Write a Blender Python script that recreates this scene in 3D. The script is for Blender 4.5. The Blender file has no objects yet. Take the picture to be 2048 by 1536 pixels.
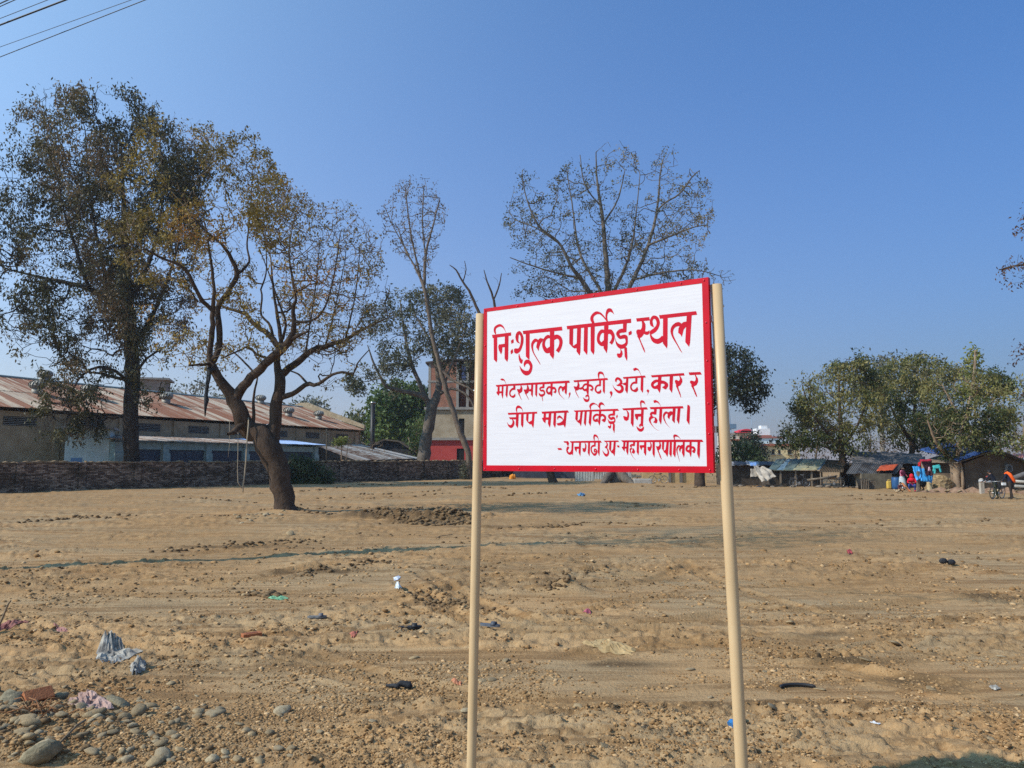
import bpy, bmesh, math, random
import numpy as np
from mathutils import Vector, Matrix
SC = bpy.context.scene
COL = SC.collection
rng = np.random.default_rng(7)
random.seed(7)

# ------------------------------------------------------------------ camera, sky, sun, exposure
CAMZ = 2.1
FPX = 1480.0
PITCH = math.radians(5.9)
cam_data = bpy.data.cameras.new('camera')
cam_data.sensor_width = 36.0
cam_data.lens = FPX / 2048.0 * 36.0
cam_data.clip_start = 0.05
cam_data.clip_end = 5000.0
cam = bpy.data.objects.new('camera', cam_data)
cam.location = (0, 0, CAMZ)
cam.rotation_euler = (math.radians(90) + PITCH, 0, 0)
COL.objects.link(cam)
SC.camera = cam

SUN_EL = math.radians(38.0)
SUN_DIR = Vector((-0.933 * math.cos(SUN_EL), -0.359 * math.cos(SUN_EL), math.sin(SUN_EL)))   # towards the sun
world = bpy.data.worlds.new("World")
SC.world = world
world.use_nodes = True
wn = world.node_tree
for n in list(wn.nodes):
    wn.nodes.remove(n)
sky = wn.nodes.new('ShaderNodeTexSky')
sky.sky_type = 'NISHITA'
sky.sun_disc = False
sky.sun_elevation = SUN_EL
sky.sun_rotation = math.atan2(SUN_DIR.x, SUN_DIR.y)
sky.altitude = 150.0
sky.air_density = 1.0
sky.dust_density = 1.0
sky.ozone_density = 6.0
EXPO = 0.35
SKY_STRENGTH = 0.12
HAZE = 0.0003          # density of the air
# the sky texture, tinted, with a milky winter haze towards the horizon and a wide glow around the sun's side
def wnode(t, **kw):
    n = wn.nodes.new(t)
    for k, v in kw.items(): setattr(n, k, v)
    return n
def wmath(op, a, b=None, clamp=False):
    n = wnode('ShaderNodeMath', operation=op, use_clamp=clamp)
    for i, v in enumerate((a, b)):
        if v is None: continue
        if hasattr(v, 'is_linked'): wn.links.new(v, n.inputs[i])
        else: n.inputs[i].default_value = v
    return n.outputs[0]
def wvec(op, a, b):
    n = wnode('ShaderNodeVectorMath', operation=op)
    for i, v in enumerate((a, b)):
        if hasattr(v, 'is_linked'): wn.links.new(v, n.inputs[3 if (op == 'SCALE' and i) else i])
        elif op == 'SCALE' and i: n.inputs[3].default_value = v
        else: n.inputs[i].default_value = v
    return n.outputs[1 if op == 'DOT_PRODUCT' else 0]
k_ = 1.0 / (SKY_STRENGTH * 2 ** EXPO)
dirv = wnode('ShaderNodeTexCoord').outputs['Generated']
sepv = wnode('ShaderNodeSeparateXYZ'); wn.links.new(dirv, sepv.inputs[0])
upz = wmath('MAXIMUM', sepv.outputs[2], 0.0)
dsun = wvec('DOT_PRODUCT', dirv, tuple(SUN_DIR))
hz_ = wmath('EXPONENT', wmath('MULTIPLY', upz, -1 / 0.299))
blue = wvec('SCALE', wvec('MULTIPLY', sky.outputs[0], (0.003 * k_, 0.1304 * k_, 0.2078 * k_)), wmath('ADD', wmath('MULTIPLY', dsun, 0.354), 1.0))
blue = wvec('SCALE', blue, wmath('SUBTRACT', 1.0, hz_))
haze_c = wvec('SCALE', (0.523 * k_, 0.5006 * k_, 0.5577 * k_), wmath('MULTIPLY', hz_, wmath('MAXIMUM', wmath('ADD', wmath('MULTIPLY', dsun, 0.689), 1.0), 0.05)))
glow = wvec('SCALE', (0.130 * k_, 0.138 * k_, 0.02 * k_), wmath('POWER', wmath('MINIMUM', wmath('MAXIMUM', wmath('ADD', dsun, 0.6), 0.0), 1.15), 3.592))
tot = wvec('ADD', wvec('ADD', blue, haze_c), glow)
bg = wn.nodes.new('ShaderNodeBackground')
bg.inputs['Strength'].default_value = SKY_STRENGTH
out = wn.nodes.new('ShaderNodeOutputWorld')
wn.links.new(tot, bg.inputs['Color'])
wn.links.new(bg.outputs[0], out.inputs['Surface'])

sun_data = bpy.data.lights.new('sun', 'SUN')
sun_data.energy = 3.5
sun_data.angle = math.radians(0.55)
sun_data.color = (1.0, 0.90, 0.76)
sun = bpy.data.objects.new('sun', sun_data)
sun.rotation_euler = SUN_DIR.to_track_quat('Z', 'Y').to_euler()
sun.location = (-20, -10, 30)
COL.objects.link(sun)

SC.view_settings.view_transform = 'Standard'
SC.view_settings.look = 'None'
SC.view_settings.gamma = 1.0
SC.view_settings.exposure = EXPO
SC.view_settings.use_curve_mapping = False
SC.render.engine = 'CYCLES'
SC.cycles.use_denoising = False
SC.cycles.denoiser = "OPENIMAGEDENOISE"
SC.cycles.denoising_input_passes = "RGB_ALBEDO_NORMAL"
SC.cycles.denoising_prefilter = "ACCURATE"
SC.cycles.max_bounces = 6
SC.cycles.diffuse_bounces = 3
SC.cycles.transparent_max_bounces = 8

# ------------------------------------------------------------------ survey: photo pixels to points of the place
def ray(px, py):
    a = (px - 1024.0) / FPX
    b = (768.0 - py) / FPX
    f = math.cos(PITCH) - b * math.sin(PITCH)
    u = math.sin(PITCH) + b * math.cos(PITCH)
    return a / f, u / f
def at(px, py, Y):
    x, z = ray(px, py)
    return Vector((x * Y, Y, CAMZ + z * Y))
def gp(px, py, z=0.0):
    x, s = ray(px, py)
    Y = (z - CAMZ) / s
    return Vector((x * Y, Y, z))

# ------------------------------------------------------------------ noise (vectorised)
def _hash(ix, iy, seed):
    h = (ix.astype(np.int64) * 374761393 + iy.astype(np.int64) * 668265263 + seed * 1442695041) & 0x7fffffff
    h = ((h ^ (h >> 13)) * 1274126177) & 0x7fffffff
    return ((h ^ (h >> 16)) & 0xffff) / 65535.0
def vnoise(x, y, seed=0):
    x = np.asarray(x, float); y = np.asarray(y, float)
    ix = np.floor(x); iy = np.floor(y)
    fx = x - ix; fy = y - iy
    fx = fx * fx * fx * (fx * (fx * 6 - 15) + 10); fy = fy * fy * fy * (fy * (fy * 6 - 15) + 10)
    a = _hash(ix, iy, seed); b = _hash(ix + 1, iy, seed); c = _hash(ix, iy + 1, seed); d = _hash(ix + 1, iy + 1, seed)
    return (a * (1 - fx) + b * fx) * (1 - fy) + (c * (1 - fx) + d * fx) * fy
def fbm(x, y, seed=0, oct=3):
    x = np.asarray(x, float); y = np.asarray(y, float)
    s = 0.0; a = 0.5; t = 0.0
    for o in range(oct):
        cs, sn = math.cos(o * 1.3), math.sin(o * 1.3)
        s = s + a * vnoise((x * cs - y * sn) * 2 ** o, (x * sn + y * cs) * 2 ** o, seed + o * 17)
        t += a; a *= 0.5
    return s / t
def n3(x, y, z, s, seed):
    return (vnoise(x * s + z * s * 0.71, y * s - z * s * 0.53, seed) + vnoise(z * s + 9.1, x * s * 0.8 + y * s * 0.6, seed + 5)) * 0.5

# ------------------------------------------------------------------ objects
def np_mesh(name, V, quads=None, tris=None, smooth=False, attrs=None):
    me = bpy.data.meshes.new(name)
    V = np.asarray(V, np.float32)
    nq = 0 if quads is None else len(quads); nt = 0 if tris is None else len(tris)
    me.vertices.add(len(V)); me.vertices.foreach_set('co', V.ravel())
    me.loops.add(nq * 4 + nt * 3); me.polygons.add(nq + nt)
    lv = []; ls = []
    if nq:
        lv.append(np.asarray(quads, np.int32).ravel()); ls.append(np.arange(nq, dtype=np.int32) * 4)
    if nt:
        lv.append(np.asarray(tris, np.int32).ravel()); ls.append(nq * 4 + np.arange(nt, dtype=np.int32) * 3)
    me.loops.foreach_set('vertex_index', np.concatenate(lv))
    me.polygons.foreach_set('loop_start', np.concatenate(ls))
    if smooth:
        me.polygons.foreach_set('use_smooth', np.ones(nq + nt, dtype=bool))
    for k, (dom, arr) in (attrs or {}).items():
        a = me.attributes.new(k, 'FLOAT', dom)
        a.data.foreach_set('value', np.asarray(arr, np.float32))
    me.update(calc_edges=True); me.validate()
    return me
def link(name, me, mat=None, parent=None, loc=(0, 0, 0)):
    o = bpy.data.objects.new(name, me)
    COL.objects.link(o)
    if mat is not None and me is not None:
        if not me.materials: me.materials.append(mat)
    o.location = loc
    if parent is not None: o.parent = parent
    return o
def tag(o, label=None, cat=None, group=None, kind=None):
    if label: o['label'] = label
    if cat:
        o['category'] = cat
        if not kind: kind = 'thing'
    if group: o['group'] = group
    if kind: o['kind'] = kind
    return o
def thing(name, label, cat, loc=(0, 0, 0), group=None):
    o = bpy.data.objects.new(name, None)
    o.empty_display_size = 0.2
    COL.objects.link(o)
    o.location = loc
    return tag(o, label, cat, group, 'thing')
def origin(o):
    v = Vector((0, 0, 0))
    while o is not None:
        v = v + Vector(o.location); o = o.parent
    return v
class MB:
    """collects world-space pieces, then links them as one mesh object"""
    def __init__(s): s.v = []; s.f = []
    def add(s, vs, fs):
        n = len(s.v); s.v += [tuple(v) for v in vs]; s.f += [tuple(i + n for i in f) for f in fs]; return s
    def box(s, c, size, rz=0.0, rx=0.0, ry=0.0):
        R = Matrix.Rotation(rz, 3, 'Z') @ Matrix.Rotation(rx, 3, 'X') @ Matrix.Rotation(ry, 3, 'Y')
        hx, hy, hz = size[0] / 2, size[1] / 2, size[2] / 2
        vs = [Vector(c) + R @ Vector((x, y, z)) for x in (-hx, hx) for y in (-hy, hy) for z in (-hz, hz)]
        return s.add(vs, [(0, 1, 3, 2), (4, 6, 7, 5), (0, 4, 5, 1), (2, 3, 7, 6), (0, 2, 6, 4), (1, 5, 7, 3)])
    def obox(s, p, ux, uy, uz):
        """box from a corner and three edge vectors"""
        p, ux, uy, uz = map(Vector, (p, ux, uy, uz))
        vs = [p + ux * a + uy * b + uz * c for a in (0, 1) for b in (0, 1) for c in (0, 1)]
        return s.add(vs, [(0, 1, 3, 2), (4, 6, 7, 5), (0, 4, 5, 1), (2, 3, 7, 6), (0, 2, 6, 4), (1, 5, 7, 3)])
    def prism(s, outline, d):
        """closed outline (3-d points) pushed along d"""
        a = [Vector(p) for p in outline]; d = Vector(d); n = len(a)
        fs = [tuple(range(n)), tuple(range(2 * n - 1, n - 1, -1))] + [(i, i + n, (i + 1) % n + n, (i + 1) % n) for i in range(n)]
        return s.add(a + [p + d for p in a], fs)
    def tube(s, pts, rad, ns=8, cap=True):
        pts = [Vector(p) for p in pts]
        if not hasattr(rad, '__len__'): rad = [rad] * len(pts)
        vs = []; ref = None
        for i, p in enumerate(pts):
            t = (pts[min(i + 1, len(pts) - 1)] - pts[max(i - 1, 0)]).normalized()
            if ref is None: ref = t.orthogonal().normalized()
            ref = (ref - t * ref.dot(t)).normalized(); b = t.cross(ref)
            for k in range(ns):
                a = 2 * math.pi * k / ns
                vs.append(p + (ref * math.cos(a) + b * math.sin(a)) * rad[i])
        fs = []
        for i in range(len(pts) - 1):
            for k in range(ns):
                fs.append((i * ns + k, i * ns + (k + 1) % ns, (i + 1) * ns + (k + 1) % ns, (i + 1) * ns + k))
        if cap:
            fs.append(tuple(range(ns - 1, -1, -1))); fs.append(tuple((len(pts) - 1) * ns + k for k in range(ns)))
        return s.add(vs, fs)
    def ball(s, c, r, nu=10, nv=7):
        r = (r, r, r) if not hasattr(r, '__len__') else r
        vs = [(c[0], c[1], c[2] - r[2])]
        for j in range(1, nv):
            th = math.pi * j / nv
            for i in range(nu):
                a = 2 * math.pi * i / nu
                vs.append((c[0] + r[0] * math.sin(th) * math.cos(a), c[1] + r[1] * math.sin(th) * math.sin(a), c[2] - r[2] * math.cos(th)))
        vs.append((c[0], c[1], c[2] + r[2]))
        fs = [(0, 1 + (i + 1) % nu, 1 + i) for i in range(nu)]
        for j in range(nv - 2):
            for i in range(nu):
                fs.append((1 + j * nu + i, 1 + j * nu + (i + 1) % nu, 1 + (j + 1) * nu + (i + 1) % nu, 1 + (j + 1) * nu + i))
        top = len(vs) - 1
        fs += [(top, 1 + (nv - 2) * nu + i, 1 + (nv - 2) * nu + (i + 1) % nu) for i in range(nu)]
        return s.add(vs, fs)
    def mesh(s, name, off=(0, 0, 0)):
        me = bpy.data.meshes.new(name)
        me.from_pydata([tuple(Vector(v) - Vector(off)) for v in s.v], [], s.f)
        bm = bmesh.new(); bm.from_mesh(me); bmesh.ops.recalc_face_normals(bm, faces=bm.faces); bm.to_mesh(me); bm.free()
        return me
    def build(s, name, mat, parent=None, smooth=False, label=None, bevel=0.0):
        off = origin(parent) if parent is not None else Vector((0, 0, 0))
        me = s.mesh(name, off)
        if smooth: me.polygons.foreach_set('use_smooth', [True] * len(me.polygons))
        o = link(name, me, mat, parent)
        if label: o['label'] = label
        if bevel:
            m = o.modifiers.new('bevel', 'BEVEL'); m.width = bevel; m.segments = 2
        return o

# ------------------------------------------------------------------ materials
def new_mat(name):
    m = bpy.data.materials.new(name); m.use_nodes = True
    nt = m.node_tree
    b = nt.nodes['Principled BSDF']
    return m, nt, b
def nd(nt, typ, **kw):
    n = nt.nodes.new(typ)
    for k, v in kw.items(): setattr(n, k, v)
    return n
def noise(nt, vec, scale, detail=4.0, rough=0.55):
    n = nd(nt, 'ShaderNodeTexNoise'); n.inputs['Scale'].default_value = scale; n.inputs['Detail'].default_value = detail; n.inputs['Roughness'].default_value = rough
    if vec is not None: nt.links.new(vec, n.inputs['Vector'])
    return n.outputs['Fac']
def ramp(nt, fac, stops):
    r = nd(nt, 'ShaderNodeValToRGB')
    while len(r.color_ramp.elements) < len(stops): r.color_ramp.elements.new(0.5)
    for e, (p, c) in zip(r.color_ramp.elements, stops):
        e.position = p; e.color = (*c, 1) if len(c) == 3 else c
    nt.links.new(fac, r.inputs['Fac'])
    return r.outputs['Color']
def mixc(nt, fac, a, b, mode='MIX'):
    m = nd(nt, 'ShaderNodeMix', data_type='RGBA', blend_type=mode)
    for s, v in ((m.inputs[0], fac), (m.inputs[6], a), (m.inputs[7], b)):
        if hasattr(v, 'is_linked'): nt.links.new(v, s)
        else: s.default_value = v if not hasattr(v, '__len__') else ((*v, 1) if len(v) == 3 else v)
    return m.outputs[2]
def bump(nt, bsdf, h, strength=0.4, dist=0.02):
    b = nd(nt, 'ShaderNodeBump'); b.inputs['Strength'].default_value = strength; b.inputs['Distance'].default_value = dist
    nt.links.new(h, b.inputs['Height']); nt.links.new(b.outputs['Normal'], bsdf.inputs['Normal'])
def pos(nt): return nd(nt, 'ShaderNodeNewGeometry').outputs['Position']
def objv(nt): return nd(nt, 'ShaderNodeTexCoord').outputs['Object']
def mapv(nt, v, scale=(1, 1, 1), rot=(0, 0, 0)):
    m = nd(nt, 'ShaderNodeMapping'); m.inputs['Scale'].default_value = scale; m.inputs['Rotation'].default_value = rot
    nt.links.new(v, m.inputs['Vector']); return m.outputs['Vector']
def worn(name, c1, c2, scale=3.0, rough=0.85, bscale=None, bstr=0.3, bdist=0.02, lo=0.35, hi=0.65, metal=0.0, stretch=(1, 1, 1), rnd=0.0, spec=0.3):
    """two tones broken up by noise, with relief"""
    m, nt, b = new_mat(name)
    v = mapv(nt, pos(nt), stretch)
    c = ramp(nt, noise(nt, v, scale, 6.0, 0.65), [(lo, c1), (hi, c2)])
    if rnd:
        oi = nd(nt, 'ShaderNodeObjectInfo')
        hs = nd(nt, 'ShaderNodeHueSaturation')
        mr = nd(nt, 'ShaderNodeMapRange'); mr.inputs[3].default_value = 1 - rnd; mr.inputs[4].default_value = 1 + rnd
        nt.links.new(oi.outputs['Random'], mr.inputs[0]); nt.links.new(mr.outputs[0], hs.inputs['Value']); nt.links.new(c, hs.inputs['Color'])
        c = hs.outputs['Color']
    nt.links.new(c, b.inputs['Base Color'])
    b.inputs['Roughness'].default_value = rough; b.inputs['Metallic'].default_value = metal
    b.inputs['Specular IOR Level'].default_value = spec
    if bscale: bump(nt, b, noise(nt, v, bscale, 5.0), bstr, bdist)
    return m
def leaf_mat(name, stops, trans=0.30, rough=0.55):
    m, nt, b = new_mat(name)
    a = nd(nt, 'ShaderNodeAttribute'); a.attribute_name = 'tint'
    c = ramp(nt, a.outputs['Fac'], stops)
    nt.links.new(c, b.inputs['Base Color']); b.inputs['Roughness'].default_value = rough
    b.inputs['Specular IOR Level'].default_value = 0.25
    t = nd(nt, 'ShaderNodeBsdfTranslucent'); nt.links.new(c, t.inputs['Color'])
    mx = nd(nt, 'ShaderNodeMixShader'); mx.inputs[0].default_value = trans
    nt.links.new(b.outputs[0], mx.inputs[1]); nt.links.new(t.outputs[0], mx.inputs[2])
    nt.links.new(mx.outputs[0], nt.nodes['Material Output'].inputs['Surface'])
    return m
def bark_mat(name, c1, c2, scale=6.0):
    m, nt, b = new_mat(name)
    v = mapv(nt, pos(nt), (1, 1, 0.35))
    f = noise(nt, v, scale, 8.0, 0.7)
    nt.links.new(ramp(nt, f, [(0.32, c1), (0.68, c2)]), b.inputs['Base Color'])
    b.inputs['Roughness'].default_value = 0.9; b.inputs['Specular IOR Level'].default_value = 0.2
    bump(nt, b, noise(nt, v, scale * 3, 6.0, 0.7), 0.7, 0.05)
    return m
def plain(name, c, rough=0.6, spec=0.4, metal=0.0):
    m, nt, b = new_mat(name)
    v = noise(nt, pos(nt), 9.0, 4.0)
    nt.links.new(ramp(nt, v, [(0.3, tuple(x * 0.86 for x in c)), (0.7, tuple(min(1, x * 1.1) for x in c))]), b.inputs['Base Color'])
    b.inputs['Roughness'].default_value = rough; b.inputs['Specular IOR Level'].default_value = spec; b.inputs['Metallic'].default_value = metal
    return m
# ------------------------------------------------------------------ the ground
def polyline(pts):
    """photo pixels on the ground to a smooth x, y path"""
    p = np.array([gp(*q)[:2] for q in pts]); out = []
    for i in range(len(p) - 1):
        p0, p1, p2, p3 = p[max(i - 1, 0)], p[i], p[i + 1], p[min(i + 2, len(p) - 1)]
        for t in np.linspace(0, 1, 14, endpoint=False):
            out.append(0.5 * ((2 * p1) + (-p0 + p2) * t + (2 * p0 - 5 * p1 + 4 * p2 - p3) * t * t + (-p0 + 3 * p1 - 3 * p2 + p3) * t ** 3))
    out.append(p[-1]); return np.array(out)
# wheel tracks pressed into the silt: path, half width, depth, tread
TRACKS = [(polyline(q), w, d, tr) for q, w, d, tr in [
    ([(1060, 1236), (1130, 1228), (1200, 1216), (1290, 1198), (1400, 1180)], 0.16, 0.030, 1),
    ([(1090, 1216), (1160, 1206), (1240, 1196), (1330, 1180)], 0.14, 0.026, 1),
    ([(940, 1154), (1000, 1152), (1080, 1148), (1180, 1140), (1300, 1128)], 0.20, 0.045, 0),
    ([(760, 1190), (850, 1192), (930, 1172), (1010, 1164), (1180, 1172), (1300, 1160), (1400, 1130)], 0.18, 0.04, 0),
    ([(800, 1160), (850, 1195), (920, 1240), (1000, 1262), (1150, 1270), (1400, 1262)], 0.20, 0.04, 0),
    ([(840, 1140), (900, 1180), (990, 1222), (1100, 1250), (1300, 1248), (1500, 1225)], 0.20, 0.04, 0),
    ([(600, 1085), (500, 1095), (380, 1112), (200, 1125), (0, 1128)], 0.22, 0.04, 0),
    ([(700, 1130), (600, 1142), (500, 1160), (350, 1170)], 0.25, 0.05, 0),
    ([(1380, 1190), (1480, 1210), (1620, 1222), (1780, 1210), (1900, 1195)], 0.20, 0.03, 0),
    ([(1480, 1300), (1600, 1312), (1730, 1300), (1850, 1270)], 0.18, 0.03, 1),
    ([(1600, 1325), (1700, 1345), (1850, 1370), (2048, 1395)], 0.26, 0.04, 0),
    ([(1350, 1120), (1450, 1170), (1560, 1205), (1700, 1240)], 0.18, 0.025, 0),
    ([(1700, 1160), (1760, 1148), (1830, 1140), (1900, 1130)], 0.2, 0.03, 0),
    ([(0, 1040), (100, 1032), (220, 1034), (300, 1046)], 0.3, 0.06, 0),
    ([(680, 1034), (780, 1042), (860, 1044), (940, 1036), (1020, 1026)], 0.34, 0.10, 0),
    ([(720, 1030), (820, 1026), (920, 1014), (1000, 1004)], 0.34, 0.08, 0),
    ([(900, 1050), (960, 1052), (1040, 1052), (1150, 1046)], 0.30, 0.06, 0),
    ([(620, 1000), (800, 995), (1000, 990), (1200, 992)], 0.4, 0.08, 0),
    ([(1100, 1330), (1250, 1300), (1400, 1290), (1560, 1300)], 0.2, 0.02, 0),
    ([(560, 1300), (700, 1345), (900, 1390), (1100, 1410), (1300, 1400)], 0.25, 0.025, 0),
]]
_R = random.Random(3)
for _i in range(60):       # the many shallow passes of wheels over the plot
    _x = _R.uniform(150, 2100); _y = 955 + 380 * _R.random() ** 1.6; _l = _R.uniform(180, 520) * (0.5 + (_y - 940) / 400); _c = _R.uniform(-0.09, 0.05) * _l * (_y - 900) / 300; _s = _R.uniform(-0.05, 0.05) * _l
    TRACKS.append((polyline([(_x - _l / 2, max(945, _y - _s)), (_x - _l / 6, max(945, _y - _s / 3 + _c)), (_x + _l / 6, max(945, _y + _s / 3 + _c)), (_x + _l / 2, max(945, _y + _s))]), _R.uniform(0.07, 0.15), _R.uniform(0.010, 0.024), 0))
_b = gp(150, 1480); _tree = gp(573, 1025); _clod = gp(1140, 1182); _mound = gp(790, 1040)
HEAPS = [(_b[0] - 0.35, _b[1] - 0.15, 1.5, 0.8, 0.16), (_tree[0] - 0.1, _tree[1], 1.3, 1.1, 0.16), (_tree[0] - 1.6, _tree[1] - 0.9, 1.6, 0.5, 0.10),
         (_clod[0], _clod[1], 0.28, 0.22, 0.17), (_clod[0] - 0.55, _clod[1] - 0.05, 0.5, 0.2, 0.07), (_mound[0], _mound[1], 2.2, 0.55, 0.30), (_mound[0] + 1.9, _mound[1] - 0.5, 1.0, 0.45, 0.34), (_mound[0] - 1.2, _mound[1] + 0.6, 1.2, 0.4, 0.22)]
DAMP_SHADE = [(gp(px, py), rx, ry, a) for px, py, rx, ry, a in ((770, 1040, 2.0, 0.75, 1.3), (860, 1044, 1.5, 0.7, 1.3), (640, 1030, 1.2, 0.4, 0.7), (880, 1018, 2.4, 0.7, 0.9), (1700, 1318, 0.8, 0.22, 0.75), (1850, 1365, 1.0, 0.30, 0.8), (1640, 1270, 0.8, 0.25, 0.6), (1960, 1195, 1.2, 0.4, 0.7), (1100, 1165, 1.2, 0.35, 0.5), (880, 1210, 0.9, 0.35, 0.7), (640, 1145, 1.4, 0.35, 0.7), (500, 1095, 2.4, 0.4, 0.7), (1250, 1330, 0.8, 0.2, 0.6), (760, 1400, 0.6, 0.18, 0.6), (1120, 1440, 0.5, 0.15, 0.5), (1000, 1050, 2.0, 0.5, 0.6), (300, 1210, 1.0, 0.3, 0.4), (120, 1460, 0.8, 0.3, 0.5), (1500, 1420, 0.8, 0.2, 0.5))]  # dark moist soil patches, with the leaning tree's trunk shade painted in
def damp_shade_field(x, y):
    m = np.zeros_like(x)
    for p, rx, ry, a in DAMP_SHADE: m = np.maximum(m, a * np.exp(-((x - p.x) / rx) ** 2 - ((y - p.y) / ry) ** 2))
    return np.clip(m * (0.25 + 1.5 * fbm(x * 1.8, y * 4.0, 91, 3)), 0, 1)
def track_fields(x, y):
    h = np.zeros_like(x); m = np.zeros_like(x)
    for path, w, d, tr in TRACKS:
        x0, y0 = path.min(0) - 3 * w; x1, y1 = path.max(0) + 3 * w
        idx = np.nonzero((x > x0) & (x < x1) & (y > y0) & (y < y1))[0]
        if len(idx) == 0: continue
        X, Y = x[idx], y[idx]
        best = np.full(len(idx), 9.0); s = np.zeros(len(idx)); acc = 0.0
        for i in range(len(path) - 1):
            a, b = path[i], path[i + 1]; L = math.hypot(*(b - a))
            t = np.clip(((X - a[0]) * (b[0] - a[0]) + (Y - a[1]) * (b[1] - a[1])) / (L * L + 1e-9), 0, 1)
            dd = np.hypot(X - a[0] - t * (b[0] - a[0]), Y - a[1] - t * (b[1] - a[1]))
            k = dd < best; best[k] = dd[k]; s[k] = acc + t[k] * L; acc += L
        q = best / w
        edge = np.clip(np.minimum(s, acc - s) / 0.6, 0, 1)
        broken = 0.45 + 0.9 * fbm(X * 1.7, Y * 1.7, 31, 2)
        prof = -np.clip(1 - q ** 6, 0, 1) + 0.8 * np.exp(-((q - 1.22) / 0.16) ** 2)
        ribs = np.abs(np.sin(best / w * 7.5)) * np.clip(1.1 - q, 0, 1)
        prof = prof + 0.7 * ribs
        if tr:
            lug = (np.sin(s * 2 * math.pi / 0.13 + np.where(best * 3 > w, 1.5, 0)) > 0.1) * np.clip(1.15 - q, 0, 1)
            prof = prof + lug * 1.5
        h[idx] += 1.1 * d * prof * edge * broken
        m[idx] = np.maximum(m[idx], edge * np.clip(1.7 - q, 0, 1))
    return h, m
def ground_z(x, y, fine=True):
    x = np.asarray(x, float).ravel(); y = np.asarray(y, float).ravel()
    far = np.clip((150 - np.hypot(x, y)) / 60, 0, 1)
    near = np.clip((np.hypot(x, y) - 3) / 6, 0.25, 1)
    h = (fbm(x / 9, y / 9, 1, 2) - 0.5) * 0.14 * far * near + (fbm(x / 2.1, y / 2.1, 2, 2) - 0.5) * 0.030 * near
    rough = np.clip(fbm(x / 3.3, y / 3.3, 3, 2) * 2.4 - 0.62, 0.16, 1)
    heap = np.zeros_like(x)
    for hx, hy, rx, ry, a in HEAPS:
        g = np.exp(-((x - hx) / rx) ** 2 - ((y - hy) / ry) ** 2); h += a * g; heap = np.maximum(heap, g)
    th, tm = track_fields(x, y)
    rough = np.maximum(rough, np.maximum(heap, 0.5 * tm))
    if fine:
        st = 1 - np.abs(2 * fbm(x * 1.6 + 0.5 * y, y * 3.0, 5, 3) - 1)
        h += 0.022 * rough * (st ** 2 - 0.5) + 0.026 * rough * (np.abs(fbm(x * 5, y * 5, 6, 3) * 2 - 1) - 0.3) + 0.016 * rough * (fbm(x * 15, y * 15, 8, 2) - 0.5)
        sm = lambda v, a, b: np.clip((v - a) / (b - a), 0, 1) ** 2 * (3 - 2 * np.clip((v - a) / (b - a), 0, 1))
        patch = sm(fbm(x / 2.7 + 5, y / 1.9, 71, 2), 0.38, 0.62)
        h += patch * (0.028 * sm(fbm(x * 4.2, y * 6.5, 72, 3), 0.50, 0.545) + 0.026 * sm(fbm(x * 1.1 + 0.25 * y, y * 6.0, 73, 3), 0.50, 0.535) + 0.022 * sm(fbm(x * 10, y * 13, 74, 2), 0.50, 0.555))
        h += 0.10 * heap * (np.abs(fbm(x * 2.6, y * 2.6, 9, 2) * 2 - 1) - 0.3)
    h += th
    return h, rough, tm
rows = [-30, -18, -10, -5, -2, 0, 1.0, 1.8, 2.5]
y_ = 3.0
while y_ < 4.4: rows.append(y_); y_ += 0.04
while y_ < 160:
    rows.append(y_); y_ += max(0.016, y_ * y_ / (CAMZ * 740.0) * 0.78)
rows += [175, 200, 240, 300, 400, 600]
rows = np.array(rows)
half = np.concatenate([np.linspace(0, 0.75, 290), np.linspace(0.75, 1, 34)[1:]])
sv = np.concatenate([-half[::-1], half[1:]])
Yg = np.repeat(rows[:, None], len(sv), 1)
hin = 0.80 * np.maximum(rows, 2.0)[:, None] + 0.8
Sg = np.repeat(sv[None, :], len(rows), 0)
Xg = np.where(np.abs(Sg) <= 0.75, Sg / 0.75 * hin, np.sign(Sg) * (hin + (np.abs(Sg) - 0.75) / 0.25 * (2.5 * hin + 25)))
Zg, Rg, Tg = ground_z(Xg.ravel(), Yg.ravel())
nr, nc = Xg.shape
idx = np.arange(nr * nc).reshape(nr, nc)
quads = np.stack([idx[:-1, :-1], idx[:-1, 1:], idx[1:, 1:], idx[1:, :-1]], -1).reshape(-1, 4)

gm, nt, b = new_mat('dry_silt_and_gravel')
P = pos(nt)
at_r = nd(nt, 'ShaderNodeAttribute'); at_r.attribute_name = 'rough'
at_t = nd(nt, 'ShaderNodeAttribute'); at_t.attribute_name = 'track'
big = noise(nt, mapv(nt, P, (0.22, 0.5, 1)), 1.0, 5.0, 0.6)
mid = noise(nt, mapv(nt, P, (0.8, 1.6, 1), (0, 0, 0.15)), 1.0, 6.0, 0.68)
sml = noise(nt, P, 9.0, 5.0, 0.7)
tan = ramp(nt, mid, [(0.30, (0.299, 0.171, 0.074)), (0.50, (0.425, 0.257, 0.120)), (0.72, (0.504, 0.319, 0.156))])
grey = ramp(nt, sml, [(0.25, (0.284, 0.188, 0.097)), (0.75, (0.420, 0.288, 0.156))])
fac = ramp(nt, big, [(0.42, (0, 0, 0)), (0.56, (1, 1, 1))])
c = mixc(nt, fac, tan, grey)
dk_ = None
stk = nd(nt, 'ShaderNodeTexNoise'); stk.inputs['Scale'].default_value = 1.0; stk.inputs['Detail'].default_value = 6.0; stk.inputs['Roughness'].default_value = 0.7; stk.inputs['Distortion'].default_value = 1.2
nt.links.new(mapv(nt, P, (0.28, 3.2, 1), (0, 0, 0.05)), stk.inputs['Vector'])
c = mixc(nt, ramp(nt, stk.outputs['Fac'], [(0.50, (0, 0, 0)), (0.60, (0.75, 0.75, 0.75))]), c, (0.201, 0.111, 0.047))
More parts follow.
